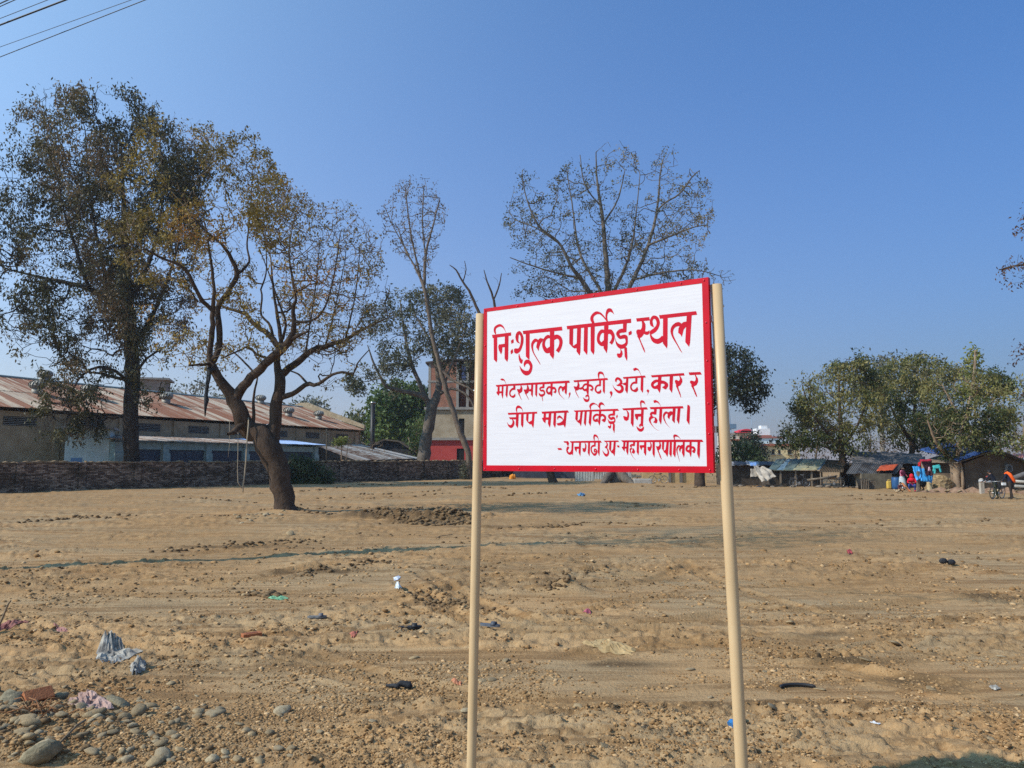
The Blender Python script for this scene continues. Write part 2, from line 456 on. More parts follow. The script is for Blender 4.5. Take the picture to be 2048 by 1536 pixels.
c = mixc(nt, ramp(nt, stk.outputs['Fac'], [(0.38, (0.55, 0.55, 0.55)), (0.45, (0, 0, 0))]), c, (0.449, 0.299, 0.155))
brown = ramp(nt, noise(nt, mapv(nt, P, (0.35, 1.1, 1), (0, 0, -0.2)), 1.0, 5.0, 0.7), [(0.55, (0, 0, 0)), (0.72, (0.781, 0.615, 0.441))])
c = mixc(nt, brown, c, (0.225, 0.102, 0.034))
rf = ramp(nt, at_r.outputs['Fac'], [(0.35, (0, 0, 0)), (1.0, (0.538, 0.423, 0.303))])
tkf = ramp(nt, at_t.outputs['Fac'], [(0.3, (0, 0, 0)), (0.9, (0.40, 0.40, 0.40))])
c = mixc(nt, tkf, c, (0.264, 0.145, 0.057))
c = mixc(nt, rf, c, ramp(nt, sml, [(0.3, (0.225, 0.120, 0.047)), (0.7, (0.391, 0.228, 0.097))]))
at_d = nd(nt, 'ShaderNodeAttribute'); at_d.attribute_name = 'damp_shade'  # moist soil and painted trunk shade, both as a darker brown
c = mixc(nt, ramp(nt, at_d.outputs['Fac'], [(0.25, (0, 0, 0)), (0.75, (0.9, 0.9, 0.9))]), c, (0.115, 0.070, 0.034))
# small embedded pebbles: cells of their own colour with raised middles
vo = nd(nt, 'ShaderNodeTexVoronoi'); vo.inputs['Scale'].default_value = 26.0; nt.links.new(P, vo.inputs['Vector'])
vo2 = nd(nt, 'ShaderNodeTexVoronoi'); vo2.inputs['Scale'].default_value = 70.0; nt.links.new(P, vo2.inputs['Vector'])
pc = ramp(nt, vo.outputs['Color'], [(0.0, (0.225, 0.135, 0.061)), (0.45, (0.361, 0.220, 0.102)), (0.8, (0.449, 0.281, 0.135)), (1.0, (0.566, 0.385, 0.209))])
pm = nd(nt, 'ShaderNodeMath', operation='LESS_THAN'); nt.links.new(vo.outputs['Distance'], pm.inputs[0]); pm.inputs[1].default_value = 0.30
pz = ramp(nt, noise(nt, P, 1.3, 4.0, 0.6), [(0.42, (0.10, 0.10, 0.10)), (0.62, (0.85, 0.85, 0.85))])
pf = nd(nt, 'ShaderNodeMath', operation='MULTIPLY'); nt.links.new(pm.outputs[0], pf.inputs[0]); nt.links.new(pz, pf.inputs[1])
c = mixc(nt, pf.outputs[0], c, pc)
nt.links.new(c, b.inputs['Base Color'])
b.inputs['Roughness'].default_value = 0.95; b.inputs['Specular IOR Level'].default_value = 0.15
def madd(a, bb, k):
    m_ = nd(nt, 'ShaderNodeMath', operation='MULTIPLY_ADD')
    nt.links.new(a, m_.inputs[0]); m_.inputs[1].default_value = k
    if hasattr(bb, 'is_linked'): nt.links.new(bb, m_.inputs[2])
    else: m_.inputs[2].default_value = bb
    return m_.outputs[0]
hgt = madd(vo.outputs['Distance'], 0.0, -0.5)
hgt = madd(vo2.outputs['Distance'], hgt, -0.3)
hgt = madd(noise(nt, P, 28.0, 6.0, 0.75), hgt, 1.0)
bump(nt, b, hgt, 0.55, 0.025)
gme = np_mesh('ground', np.stack([Xg.ravel(), Yg.ravel(), Zg], -1), quads, smooth=True, attrs={'rough': ('POINT', Rg), 'track': ('POINT', Tg), 'damp_shade': ('POINT', damp_shade_field(Xg.ravel(), Yg.ravel()))})
ground = tag(link('ground', gme, gm), 'dry stony earth of the cleared plot with wheel tracks', None, None, 'structure')
def gz(x, y): return float(ground_z([x], [y])[0][0])
def on(px, py):
    p = gp(px, py); return Vector((p.x, p.y, gz(p.x, p.y)))

# stones: six river cobble shapes shared by all
stone_m, nt, b = new_mat('river_stone')
oi = nd(nt, 'ShaderNodeObjectInfo')
sc_ = ramp(nt, oi.outputs['Random'], [(0.0, (0.215, 0.160, 0.092)), (0.3, (0.34, 0.25, 0.140)), (0.55, (0.42, 0.30, 0.160)), (0.75, (0.27, 0.22, 0.145)), (1.0, (0.50, 0.40, 0.25))])
sc_ = mixc(nt, ramp(nt, noise(nt, pos(nt), 26.0, 6.0, 0.7), [(0.35, (0, 0, 0)), (0.65, (0.85, 0.85, 0.85))]), sc_, (0.25, 0.175, 0.095))
nt.links.new(sc_, b.inputs['Base Color']); b.inputs['Roughness'].default_value = 0.85; b.inputs['Specular IOR Level'].default_value = 0.25
bump(nt, b, noise(nt, pos(nt), 45.0, 7.0, 0.75), 0.7, 0.012)
def cobble(seed, sub=2):
    bm = bmesh.new(); bmesh.ops.create_icosphere(bm, subdivisions=sub, radius=0.5)
    r = random.Random(seed); k = Vector((r.uniform(-9, 9), r.uniform(-9, 9), r.uniform(-9, 9)))
    from mathutils import noise as mn
    for v in bm.verts:
        d = 1 + 0.42 * mn.noise(v.co * 1.9 + k) + 0.16 * mn.noise(v.co * 4.6 + k)
        v.co = v.co * d
        v.co.z *= 0.8
    me = bpy.data.meshes.new('stone'); bm.to_mesh(me); bm.free()
    me.polygons.foreach_set('use_smooth', [True] * len(me.polygons)); me.materials.append(stone_m)
    return me
COBBLES = [cobble(i) for i in range(8)]
def put_stone(x, y, s, flat=0.55, el=1.35, parent=None, name='stone', sink=0.3):
    o = bpy.data.objects.new(name, random.choice(COBBLES)); COL.objects.link(o)
    k = random.uniform(0.85, 1.15)
    sz = s * flat * random.uniform(0.8, 1.25)
    o.location = (x, y, gz(x, y) + sz * (0.5 - sink) * 0.75)
    o.scale = (s * el ** 0.5 * k, s / el ** 0.5, sz)
    o.rotation_euler = (random.gauss(0, 0.22), random.gauss(0, 0.22), random.uniform(0, 6.28))
    if parent is not None: o.parent = parent
    return o
n_st = 0
# the heap of cobbles in the near left corner
while n_st < 205:
    px = random.uniform(-20, 640); py = random.uniform(1345, 1545)
    dens = math.exp(-((px - 130) / 230) ** 2) * min(1, max(0.12, (py - 1360) / 70)) + 0.18 * (py > 1440)
    if random.random() > dens: continue
    p = gp(px, py); put_stone(p.x, p.y, min(0.15, random.lognormvariate(math.log(0.058), 0.42)), flat=0.62, parent=ground); n_st += 1
# loose stones along the tree base and over the plot
for i in range(38):
    t = random.random(); px = 470 + 100 * t + random.gauss(0, 8); py = 1042 - 14 * t + random.gauss(0, 5)
    p = gp(px, py); put_stone(p.x, p.y, random.uniform(0.09, 0.22), parent=ground); n_st += 1
spots = [(655, 1038), (580, 1073), (237, 1038), (505, 1186), (528, 1190), (488, 1190), (870, 1284), (828, 1316), (708, 1336), (760, 1218), (1140, 1180), (905, 1195), (1010, 1322), (985, 1360), (965, 1362), (1155, 1418), (1420, 1396), (1530, 1345), (1545, 1432), (1700, 1455), (1860, 1370), (1980, 1478), (1730, 1320), (1225, 1420), (990, 1505), (1210, 1508), (640, 1470), (745, 1455), (310, 1430), (420, 1440), (560, 1435), (480, 1460), (1380, 1340), (1640, 1380), (1290, 1470), (1790, 1290), (2000, 1310), (1580, 1250)]
for px, py in spots:
    p = gp(px, py); s = max(0.06, 26.0 / FPX * p.y * 0.72) * random.uniform(0.7, 1.2)
    put_stone(p.x, p.y, min(s, 0.24), flat=0.4, parent=ground, sink=0.42); n_st += 1
while n_st < 300:
    px = random.uniform(0, 1500) if random.random() < 0.8 else random.uniform(1500, 2048); py = 1200 + 336 * random.random() ** 0.7
    if 1640 < px and py > 1480: continue
    p = gp(px, py); put_stone(p.x, p.y, random.lognormvariate(math.log(0.055), 0.35), flat=0.42, parent=ground, sink=0.42); n_st += 1
# gravel: too many to count, one mesh of small stones
bm = bmesh.new(); bmesh.ops.create_icosphere(bm, subdivisions=1, radius=0.5); bm.verts.ensure_lookup_table()
IV = np.array([v.co[:] for v in bm.verts]); IF = np.array([[v.index for v in f.verts] for f in bm.faces]); bm.free()
NP = 150000
py = 1085 + 470 * rng.random(NP) ** 0.62
px = -60 + 2170 * rng.random(NP)
sl = (768 - py) / FPX; fw = math.cos(PITCH) - sl * math.sin(PITCH); up = math.sin(PITCH) + sl * math.cos(PITCH)
Yp = -CAMZ * fw / up; Xp = (px - 1024) / FPX * Yp / fw
keep = -0.06 + fbm(Xp * 1.1, Yp * 1.6, 44, 3) + 0.5 * fbm(Xp * 4.5, Yp * 4.5, 45, 2) + 0.35 * np.exp(-((px - 150) / 330) ** 2 - ((py - 1500) / 110) ** 2) - 0.05 * (px > 1450) > 0.55 + 0.42 * rng.random(NP)
Xp, Yp = Xp[keep], Yp[keep]; NP = len(Xp)
sz = np.clip(np.exp(rng.normal(math.log(0.0145), 0.55, NP)), 0.006, 0.06) * np.clip(Yp / 7.0, 0.85, 2.4)
zz, rr, _t = ground_z(Xp, Yp)
ang = rng.random(NP) * 6.283; el = rng.uniform(0.75, 1.35, NP); fl = rng.uniform(0.35, 0.7, NP)
OV = np.array([(1, 0, 0), (0, 1, 0), (-1, 0, 0), (0, -1, 0), (0.15, 0.1, 0.9), (0, 0, -0.5)]) * 0.55
OF = np.array([(0, 1, 4), (1, 2, 4), (2, 3, 4), (3, 0, 4), (1, 0, 5), (2, 1, 5), (3, 2, 5), (0, 3, 5)])
def pebbles(k, BV, BF):
    n = len(k); V = BV[None] * (1 + 0.5 * (rng.random((n, len(BV), 1)) - 0.5))
    ca, sa = np.cos(ang[k])[:, None], np.sin(ang[k])[:, None]
    vx = V[..., 0] * (sz * el)[k][:, None]; vy = V[..., 1] * (sz / el)[k][:, None]; vz = V[..., 2] * (sz * fl)[k][:, None]
    W = np.stack([vx * ca - vy * sa + Xp[k][:, None], vx * sa + vy * ca + Yp[k][:, None], vz + (zz + sz * fl * 0.05)[k][:, None]], -1)
    return W.reshape(-1, 3), (BF[None] + (np.arange(n) * len(BV))[:, None, None]).reshape(-1, 3), np.repeat(rng.random(n) ** 1.2, len(BF))
vis = sz / Yp
kb = np.nonzero(vis > 0.0034)[0]; ks = np.nonzero(vis <= 0.0034)[0]
Wb, Fb, Tb = pebbles(kb, IV, IF); Ws, Fs, Ts = pebbles(ks, OV, OF)
W3 = np.concatenate([Wb, Ws]); F3 = np.concatenate([Fb, Fs + len(Wb)]); TT = np.concatenate([Tb, Ts])
pm_, nt, b = new_mat('loose_gravel')
a = nd(nt, 'ShaderNodeAttribute'); a.attribute_name = 'tint'
pc = ramp(nt, a.outputs['Fac'], [(0.0, (0.195, 0.108, 0.044)), (0.35, (0.302, 0.174, 0.075)), (0.65, (0.371, 0.220, 0.097)), (0.88, (0.429, 0.265, 0.124)), (1.0, (0.547, 0.369, 0.198))])
nt.links.new(pc, b.inputs['Base Color']); b.inputs['Roughness'].default_value = 0.9; b.inputs['Specular IOR Level'].default_value = 0.2
grav = link('gravel', np_mesh('gravel', W3, None, F3, True, {'tint': ('FACE', TT)}), pm_, ground)
tag(grav, None, None, None, 'stuff')

# soil clods thrown up by the wheels: one mass
CX = []; CS = []
def clod_line(pts, n, w, s0, s1):
    p = polyline(pts)
    for i in range(n):
        q = p[random.randrange(len(p))]; CX.append((q[0] + random.gauss(0, w), q[1] + random.gauss(0, w))); CS.append(random.uniform(s0, s1))
clod_line([(672, 1030), (740, 1036), (800, 1042), (870, 1044), (930, 1040)], 420, 0.26, 0.05, 0.17)
clod_line([(830, 1046), (880, 1048), (930, 1044)], 150, 0.22, 0.06, 0.20)
clod_line([(700, 1028), (800, 1024), (900, 1014)], 60, 0.2, 0.06, 0.18)
clod_line([(590, 1024), (640, 1030)], 26, 0.2, 0.06, 0.2)
clod_line([(1090, 1186), (1125, 1182), (1150, 1178)], 60, 0.10, 0.03, 0.11)
clod_line([(1020, 1152), (1100, 1150), (1200, 1142)], 60, 0.10, 0.03, 0.09)
clod_line([(830, 1190), (880, 1206), (960, 1216)], 60, 0.14, 0.03, 0.10)
clod_line([(490, 1186), (520, 1192), (545, 1190)], 26, 0.12, 0.05, 0.14)
clod_line([(600, 1150), (700, 1136), (760, 1128)], 60, 0.16, 0.04, 0.12)
clod_line([(330, 1106), (470, 1092), (600, 1084)], 70, 0.3, 0.05, 0.14)
clod_line([(60, 1046), (150, 1036), (230, 1034)], 60, 0.3, 0.07, 0.18)
clod_line([(90, 1470), (180, 1480), (260, 1500)], 90, 0.35, 0.02, 0.07)
clod_line([(1040, 1052), (1100, 1050), (1160, 1046)], 50, 0.25, 0.06, 0.2)
for tr in TRACKS[20:]:
    for i in range(22):
        q = tr[0][random.randrange(len(tr[0]))]; CX.append((q[0] + random.gauss(0, .15), q[1] + random.gauss(0, .15))); CS.append(random.uniform(0.0018, 0.0048) * q[1])
CX = np.array(CX); CS = np.array(CS); CZ = ground_z(CX[:, 0], CX[:, 1])[0]; n_ = len(CX)
V = IV[None] * (1 + 0.55 * (rng.random((n_, len(IV), 1)) - 0.5)) * CS[:, None, None] * np.array([1.15, 0.95, 0.62]); V[..., 0] += CX[:, 0:1]; V[..., 1] += CX[:, 1:2]; V[..., 2] += (CZ + CS * 0.16)[:, None]
clm = worn('crumbly_soil', (0.10, 0.060, 0.028), (0.25, 0.160, 0.080), 7.0, 0.95, 40, 0.6)
tag(link('soil_clods', np_mesh('soil_clods', V.reshape(-1, 3), None, (IF[None] + (np.arange(n_) * len(IV))[:, None, None]).reshape(-1, 3)), clm, ground), None, None, None, 'stuff')
# hand-painted words of the sign, in tenths of a millimetre on the board: P filled shapes, S brush strokes x,y,width
LETTERING = [
 ["nihshulk", "S 830,7603,74 759,7811,143 824,7984,158 1105,8069,147 1319,7958,88 1441,7779,34 1527,7615,19|P 568,7582 1864,7601 1871,7411 617,7392|P 685,7415 932,7415 936,6160 893,5993 703,6177|P 1445,7434 1700,7433 1675,6161 1612,5968 1428,6179|P 1442,7008 1445,6811 1286,6806 1270,6587 1193,6417 1057,6648 996,6864 1045,6993|P 1998,7219 2037,7160 2039,7007 1883,6961 1848,7133|P 1951,6675 2004,6550 1992,6453 1863,6371 1822,6554|S 2447,6932,19 2297,7061,124 2256,7272,205 2294,7455,205 2422,7531,167 2572,7309,166 2592,7046,184 2530,6790,170 2403,6583,213 2237,6531,297 2107,6596,202 2055,6612,24|P 2379,6379 2350,6229 2382,6021 2460,5854 2537,5805 2593,5829 2642,6024 2561,6041 2471,6166 2405,6344|P 2622,7606 5095,7594 5127,7386 2674,7413|P 2824,7438 3086,7424 3067,6057 3042,5973 2831,6182|S 2754,5608,19 2753,5758,140 2853,5880,222 3017,5868,209 3156,5687,174 3157,5495,173 3045,5311,220 2844,5270,251 2641,5379,175 2500,5550,82 2423,5716,9|S 3576,6970,139 3426,7015,186 3276,6867,175 3240,6687,130 3278,6469,84 3366,6270,60 3541,6000,51 3690,5777,41 3751,5667,14|P 3588,6990 3687,7078 3786,7112 3947,7050 3873,6912 3762,6793 3688,6607 3644,6408 3564,6532 3489,6641 3551,6876|S 4375,7101,137 4217,7137,194 4033,7004,172 3959,6776,179 3996,6582,194 4155,6388,262 4398,6432,340|P 4356,7422 4630,7413 4610,6110 4554,5894 4349,6151|S 4593,7039,249 4786,7085,226 4966,6984,202 5036,6768,202 4964,6501,202 4803,6284,236"],
 ["parking", "P 5378,7596 9066,7587 9069,7373 5417,7409|P 5549,7421 5784,7419 5754,6523 5805,6527 6015,6639 6013,6361 5827,6365 5735,6425 5530,6650|P 6004,7419 6242,7416 6191,6140 6141,5960 5958,6200|P 6415,7420 6644,7418 6602,6128 6570,5957 6375,6208|P 6799,7413 7041,7409 7001,6107 6954,5938 6783,6165|S 6964,7582,130 6872,7808,184 6935,7977,174 7118,8091,169 7331,8057,108 7486,7928,86 7617,7770,64 7736,7584,34|S 7758,7582,64 7710,7760,94 7720,7964,119 7812,8138,202 7934,8144,181 8031,8062,95 8095,7974,38 8138,7908,8|P 7572,7428 7822,7423 7746,6178 7694,5961 7522,6236|S 7595,7060,149 7440,7115,192 7293,6986,192 7230,6768,167 7265,6582,170 7408,6458,202 7575,6494,317|S 7782,7042,232 7914,7050,232 8043,6896,178 8073,6733,168 8015,6557,172 7915,6435,199|P 8621,7403 8831,7392 8804,6935 8611,6923|S 8738,7031,196 8480,7026,208 8338,6949,175 8336,6859,175 8452,6708,166 8624,6722,197 8763,6690,186 8808,6507,123 8777,6351,154 8614,6236,216 8443,6250,207 8294,6373,125 8211,6540,42 8186,6702,8|P 9057,6991 9101,6877 9063,6792 8924,6759 8910,6915|P 8409,6174 8483,6108 8566,5972 8574,5833 8518,5709 8410,5663 8314,5704 8252,5838 8285,5911 8414,5889 8463,5961 8461,6080|P 8667,6202 8815,6160 8832,5675 8807,5481 8689,5706 8666,6152"],
 ["sthal", "P 9332,7575 10037,7570 10067,7389 9375,7402|P 9622,7416 9737,7404 9826,7237 9832,7079 9806,6885 9868,6860 9961,6870 10024,6919 10030,6747 9935,6687 9843,6696 9741,6754 9623,6608 9496,6557 9405,6667 9336,6831 9328,6951 9414,7018 9570,6987 9635,7099 9649,7255|S 9427,6704,122 9515,6480,65 9613,6237,64 9721,5974,72 9778,5814,12|S 10263,7037,20 10154,7184,150 10139,7382,151 10246,7528,170 10408,7471,170 10494,7267,169 10458,7076,179 10310,6896,219 10103,6789,200 10041,6775,120|S 10077,6762,60 10117,6583,110 10255,6395,199 10456,6320,247 10629,6381,256 10763,6466,295|P 10544,7603 12409,7592 12454,7410 10589,7413|P 10748,7455 10989,7439 10947,6085 10916,5925 10710,6201|P 11940,7434 12195,7435 12076,6103 12021,5910 11837,6161|P 11653,7053 11774,7136 11949,7146 11940,6890 11881,6877 11780,6773 11736,6625 11675,6422 11616,6532 11493,6648 11519,6856 11582,6964|S 11661,6994,135 11516,7057,204 11358,7025,185 11225,6903,166 11180,6735,136 11204,6560,97 11296,6342,78 11425,6102,54 11572,5824,46 11674,5656,11"],
 ["motorcycle", "P 824,4738 1605,4744 5506,4709 5558,4590 5377,4579 1658,4633 897,4630|P 1541,4657 1671,4658 1632,4139 1595,3969 1486,4167|S 1151,5041,24 1248,5024,108 1367,4996,84 1459,4903,33 1526,4748,14|P 971,4659 1103,4662 1099,4370 1257,4377 1250,4261 1100,4261 1042,4123 929,4226 869,4348 954,4377|P 1245,4655 1366,4659 1346,4131 1307,3939 1220,4180 1230,4374|P 2006,4658 2148,4654 2150,4404 2009,4400|S 2077,4472,141 1918,4437,118 1804,4324,106 1787,4175,94 1871,4053,94|P 1832,4098 1870,4081 2024,4100 2131,4197 2158,4051 2064,3970 1962,3964 1871,4011|P 2479,4632 2543,4618 2620,4454 2595,4286 2495,4216 2381,4179 2304,4279 2247,4399 2264,4441 2417,4422 2480,4483|S 2355,4212,93 2433,4060,46 2497,3930,32 2548,3822,9|P 2895,4620 2971,4595 3046,4433 3034,4380 3134,4397 3183,4426 3184,4257 3035,4275 2973,4193 2848,4125 2747,4236 2683,4356 2708,4397 2847,4379 2896,4462|S 2785,4213,92 2861,4083,46 2949,3931,32 3025,3802,9|P 3170,4627 3302,4626 3272,4064 3247,3939 3155,4090 3154,4406|P 3431,4623 3566,4626 3543,4072 3526,3927 3420,4078|P 3885,4620 4014,4617 3999,4405 3873,4401|S 3970,4448,113 3799,4436,102 3726,4377,91 3775,4280,90 3922,4263,113 3994,4176,90 3982,4073,101 3849,4006,135 3727,4043,113 3653,4151,34|S 3849,3964,32 3873,3828,36 3893,3692,13|P 4381,4613 4513,4616 4488,4049 4457,3906 4356,4045|S 4405,4405,112 4273,4432,112 4164,4334,101 4152,4210,112 4260,4101,123 4416,4135,178|S 4477,4359,134 4608,4363,122 4691,4256,100 4679,4153,111|P 4536,4150 4620,4208 4739,4212 4686,4077|P 5260,4596 5388,4599 5362,4090 5331,3969 5234,4096|P 5071,4370 5271,4458 5270,4278 5187,4241 5128,4121 5058,4237|S 5094,4348,110 4988,4405,110 4893,4297,99 4886,4154,75 4939,4007,44 5068,3879,26 5208,3740,9|P 5548,4111 5594,4018 5547,3918 5453,3760 5501,3931 5471,4013"],
 ["scooty", "P 5763,4701 7702,4708 7765,4596 5804,4600|P 6000,4616 6068,4602 6124,4437 6111,4296 6191,4312 6271,4338 6304,4226 6190,4187 6099,4216 5996,4160 5881,4150 5813,4271 5768,4375 5802,4393 5940,4362 5998,4444|S 5870,4167,52 5948,3981,43 6027,3856,30 6084,3773,9|S 6578,4453,106 6420,4441,107 6316,4326,96 6316,4245,107 6417,4160,117 6597,4191,170|P 6546,4625 6681,4628 6639,3909 6583,3891 6506,4075 6531,4254|S 6656,4388,127 6779,4362,116 6878,4257,95 6855,4158,116|P 6709,4155 6800,4221 6900,4205 6854,4058|S 6491,3765,17 6492,3845,85 6594,3871,106 6655,3758,63 6613,3630,116 6501,3615,148 6400,3679,96 6327,3793,11|P 7250,4625 7365,4629 7345,4312 7245,4307|S 7301,4364,105 7135,4343,95 7045,4228,95 7043,4109,95 7119,4006,84|P 7098,4046 7131,4035 7242,4059 7342,4157 7373,4013 7306,3937 7174,3928 7108,3966|P 7459,4623 7580,4626 7566,4043 7542,3906 7451,4049|S 7240,4676,34 7220,4857,84 7244,4975,116 7322,5000,126 7432,4963,105 7507,4859,42 7555,4707,13|P 7914,4050 7999,3944 7957,3809 7836,3658 7903,3811 7820,3972"],
 ["auto", "P 8574,4696 9754,4699 9792,4595 8604,4600|P 8753,4637 8869,4640 8834,4001 8789,3848 8677,4047 8703,4260|S 8206,4443,16 8186,4562,113 8263,4646,123 8401,4589,123 8473,4457,133 8418,4353,143 8310,4300,102 8203,4325,12|S 8417,4314,122 8531,4171,142 8496,4017,163 8346,3966,143 8177,4072,92 8072,4195,41 7999,4336,8|P 8483,4428 8557,4384 8748,4432 8744,4248 8608,4304 8524,4347|P 9235,4628 9354,4626 9342,4322 9228,4319|S 9292,4383,120 9114,4364,100 9007,4244,91 9004,4108,90 9085,3989,90|P 9055,4038 9086,4027 9211,4050 9338,4172 9392,4012 9291,3911 9187,3910 9084,3960|P 9536,4619 9669,4621 9643,3980 9615,3848 9504,4016|P 9120,5072 9257,5125 9340,5086 9421,4994 9317,5000 9170,4956|S 9359,5036,80 9440,4954,32 9500,4834,20 9558,4695,12"],
 ["kar", "P 9889,4027 9968,3941 9918,3830 9834,3710 9892,3831 9810,3949|P 10063,4689 11725,4691 11773,4567 10111,4578|P 10434,4600 10614,4599 10546,3970 10501,3793 10377,3997|S 10448,4391,117 10298,4390,147 10154,4293,157 10130,4180,137 10238,4080,137 10460,4125,214|S 10566,4327,175 10735,4299,145 10850,4189,173 10817,4088,193|P 10618,4075 10760,4147 10926,4101 10833,3965 10764,3963|P 11020,4575 11197,4573 11150,3939 11121,3764 10991,3966|P 11499,4583 11538,4581 11647,4397 11647,4267 11561,4123 11403,4042 11329,4154 11275,4288 11278,4363 11337,4397 11480,4323 11532,4423|S 11367,4133,114 11437,3907,64 11508,3718,60 11559,3530,15"],
 ["ra", "P 11965,4703 12533,4692 12607,4558 12008,4567|P 12256,4574 12303,4571 12418,4371 12421,4224 12341,4082 12178,4008 12096,4095 12015,4228 12027,4292 12094,4312 12244,4262 12293,4323 12307,4433|S 12114,4094,112 12201,3887,71 12279,3682,70 12339,3529,37"],
 ["jeep", "P 1642,3163 3531,3156 3549,3051 1690,3047|P 2188,3072 2370,3074 2337,2478 2298,2300 2163,2482|P 1723,2919 2210,2905 2212,2780 1994,2794 1797,2803|S 1932,2813,38 2016,2673,122 1997,2520,160 1874,2411,170 1738,2457,114 1654,2545,47 1600,2667,8|P 2517,3061 2685,3064 2664,2470 2624,2319 2505,2474|S 2250,3147,38 2217,3337,94 2268,3438,141 2360,3469,141 2494,3413,94 2577,3324,37 2639,3185,11|P 2853,3059 3001,3060 2977,2632 3067,2638 3237,2726 3238,2491 3068,2495 2947,2599 2835,2737|P 3226,3056 3386,3059 3328,2455 3289,2280 3178,2484 3207,2727"],
 ["matra", "P 3807,3147 5412,3159 5487,3038 3862,3031|P 3950,3058 4097,3053 4082,2837 4263,2832 4243,2699 4082,2704 4048,2508 3921,2625 3842,2777 3852,2818 3931,2833|P 4263,3065 4428,3068 4369,2447 4321,2283 4204,2501|P 4567,3063 4718,3067 4687,2424 4638,2260 4524,2460|P 5204,3059 5355,3071 5285,2410 5243,2248 5134,2430|S 4812,2681,14 4813,2799,89 4908,2846,124 5022,2793,88 5117,2692,44|P 5155,2708 5212,2739 5191,2412 5021,2391 4868,2378 4783,2405 4731,2502 4945,2533 5078,2611"],
 ["parking_small", "P 5764,3137 8260,3131 8344,3022 5829,3053|P 5885,3084 6024,3087 5988,2599 6047,2633 6131,2711 6177,2758 6147,2469 6046,2479 5954,2554 5845,2695|P 6162,3083 6295,3086 6211,2467 6177,2307 6092,2470 6113,2712|P 6401,3083 6532,3082 6476,2445 6438,2301 6343,2480|P 6683,3081 6822,3085 6766,2454 6722,2295 6622,2489|S 6756,3127,27 6722,3305,103 6787,3400,128 6896,3444,102 7022,3423,51 7128,3363,34 7216,3255,27 7295,3141,20|S 7295,3133,40 7261,3254,84 7263,3365,127 7335,3435,135 7432,3407,101 7502,3348,34 7563,3274,7|P 7223,3079 7356,3079 7285,2473 7242,2315 7160,2476|S 7219,2840,84 7086,2876,110 6959,2816,110 6904,2690,102 6974,2576,118 7153,2603,185|S 7299,2822,135 7424,2850,117 7546,2751,125 7562,2640,108 7525,2562,100|P 7349,2590 7456,2659 7615,2670 7578,2529 7497,2468|P 7990,3061 8120,3065 8107,2798 7985,2793|S 8064,2854,116 7864,2844,100 7779,2792,100 7791,2712,100 7895,2646,133 8018,2682,132 8094,2594,66 8066,2500,91 7961,2448,140 7822,2460,133 7745,2556,50 7685,2668,8|P 8229,2849 8262,2762 8199,2630 8166,2749|P 7856,2396 7889,2317 7879,2207 7816,2138 7730,2210 7697,2305 7819,2287 7846,2333|P 7987,2408 8065,2407 8098,2327 8076,2062 8056,1922 7972,2111"],
 ["garnu", "P 8500,3138 9815,3148 9872,3029 8578,3039|S 8729,3039,28 8820,2893,90 8823,2720,100|P 8544,2729 8597,2761 8753,2703 8798,2836 8873,2719 8834,2567 8728,2498 8614,2554|P 8980,3060 9136,3064 9105,2332 9074,2191 8955,2393|P 9183,2843 9522,2842 9508,2700 9364,2695 9319,2516 9218,2614 9177,2767|P 9517,3051 9660,3055 9602,2227 9496,2229 9479,2361|S 9519,3136,39 9503,3308,69 9516,3412,99 9567,3438,118 9658,3397,98 9708,3328,35 9747,3270,8|S 9454,2164,16 9436,2268,88 9518,2304,118 9588,2227,78|S 9622,2208,39 9584,2096,117 9471,2032,147 9350,2100,108 9251,2234,10"],
 ["hola", "P 9956,3143 11638,3124 11681,3012 10014,3033|P 10185,3056 10335,3054 10307,2771 10177,2765|S 10269,2837,135 10079,2853,126 10027,2779,117 10075,2693,78|P 10127,2402 10210,2493 10213,2605 10074,2646 10095,2693 10293,2622 10359,2489 10336,2378 10285,2338|S 10134,2645,97 10013,2629,146 9960,2518,107 9996,2386,66 10083,2254,31 10218,2102,15 10414,1987,8|P 10475,3055 10614,3055 10565,2428 10525,2281 10428,2487|P 10166,3452 10278,3481 10395,3404 10433,3337 10314,3351 10193,3334|S 10365,3387,87 10452,3308,39 10500,3232,19 10531,3146,10|S 10930,2788,57 10804,2848,114 10703,2758,105 10679,2611,76 10733,2442,53 10816,2293,27 10901,2199,15 10996,2114,8|P 10883,2846 11031,2915 11156,2864 11104,2746 10994,2657 10950,2511 10866,2624|P 11142,3031 11288,3035 11230,2448 11216,2320 11091,2470|P 11385,3036 11529,3036 11460,2424 11426,2269 11324,2482|P 11868,3179 11944,3158 11998,3083 11953,2375 11933,2230 11808,2442"],
 ["dash", "P 4769,1215 4998,1214 5062,1109 4834,1110"],
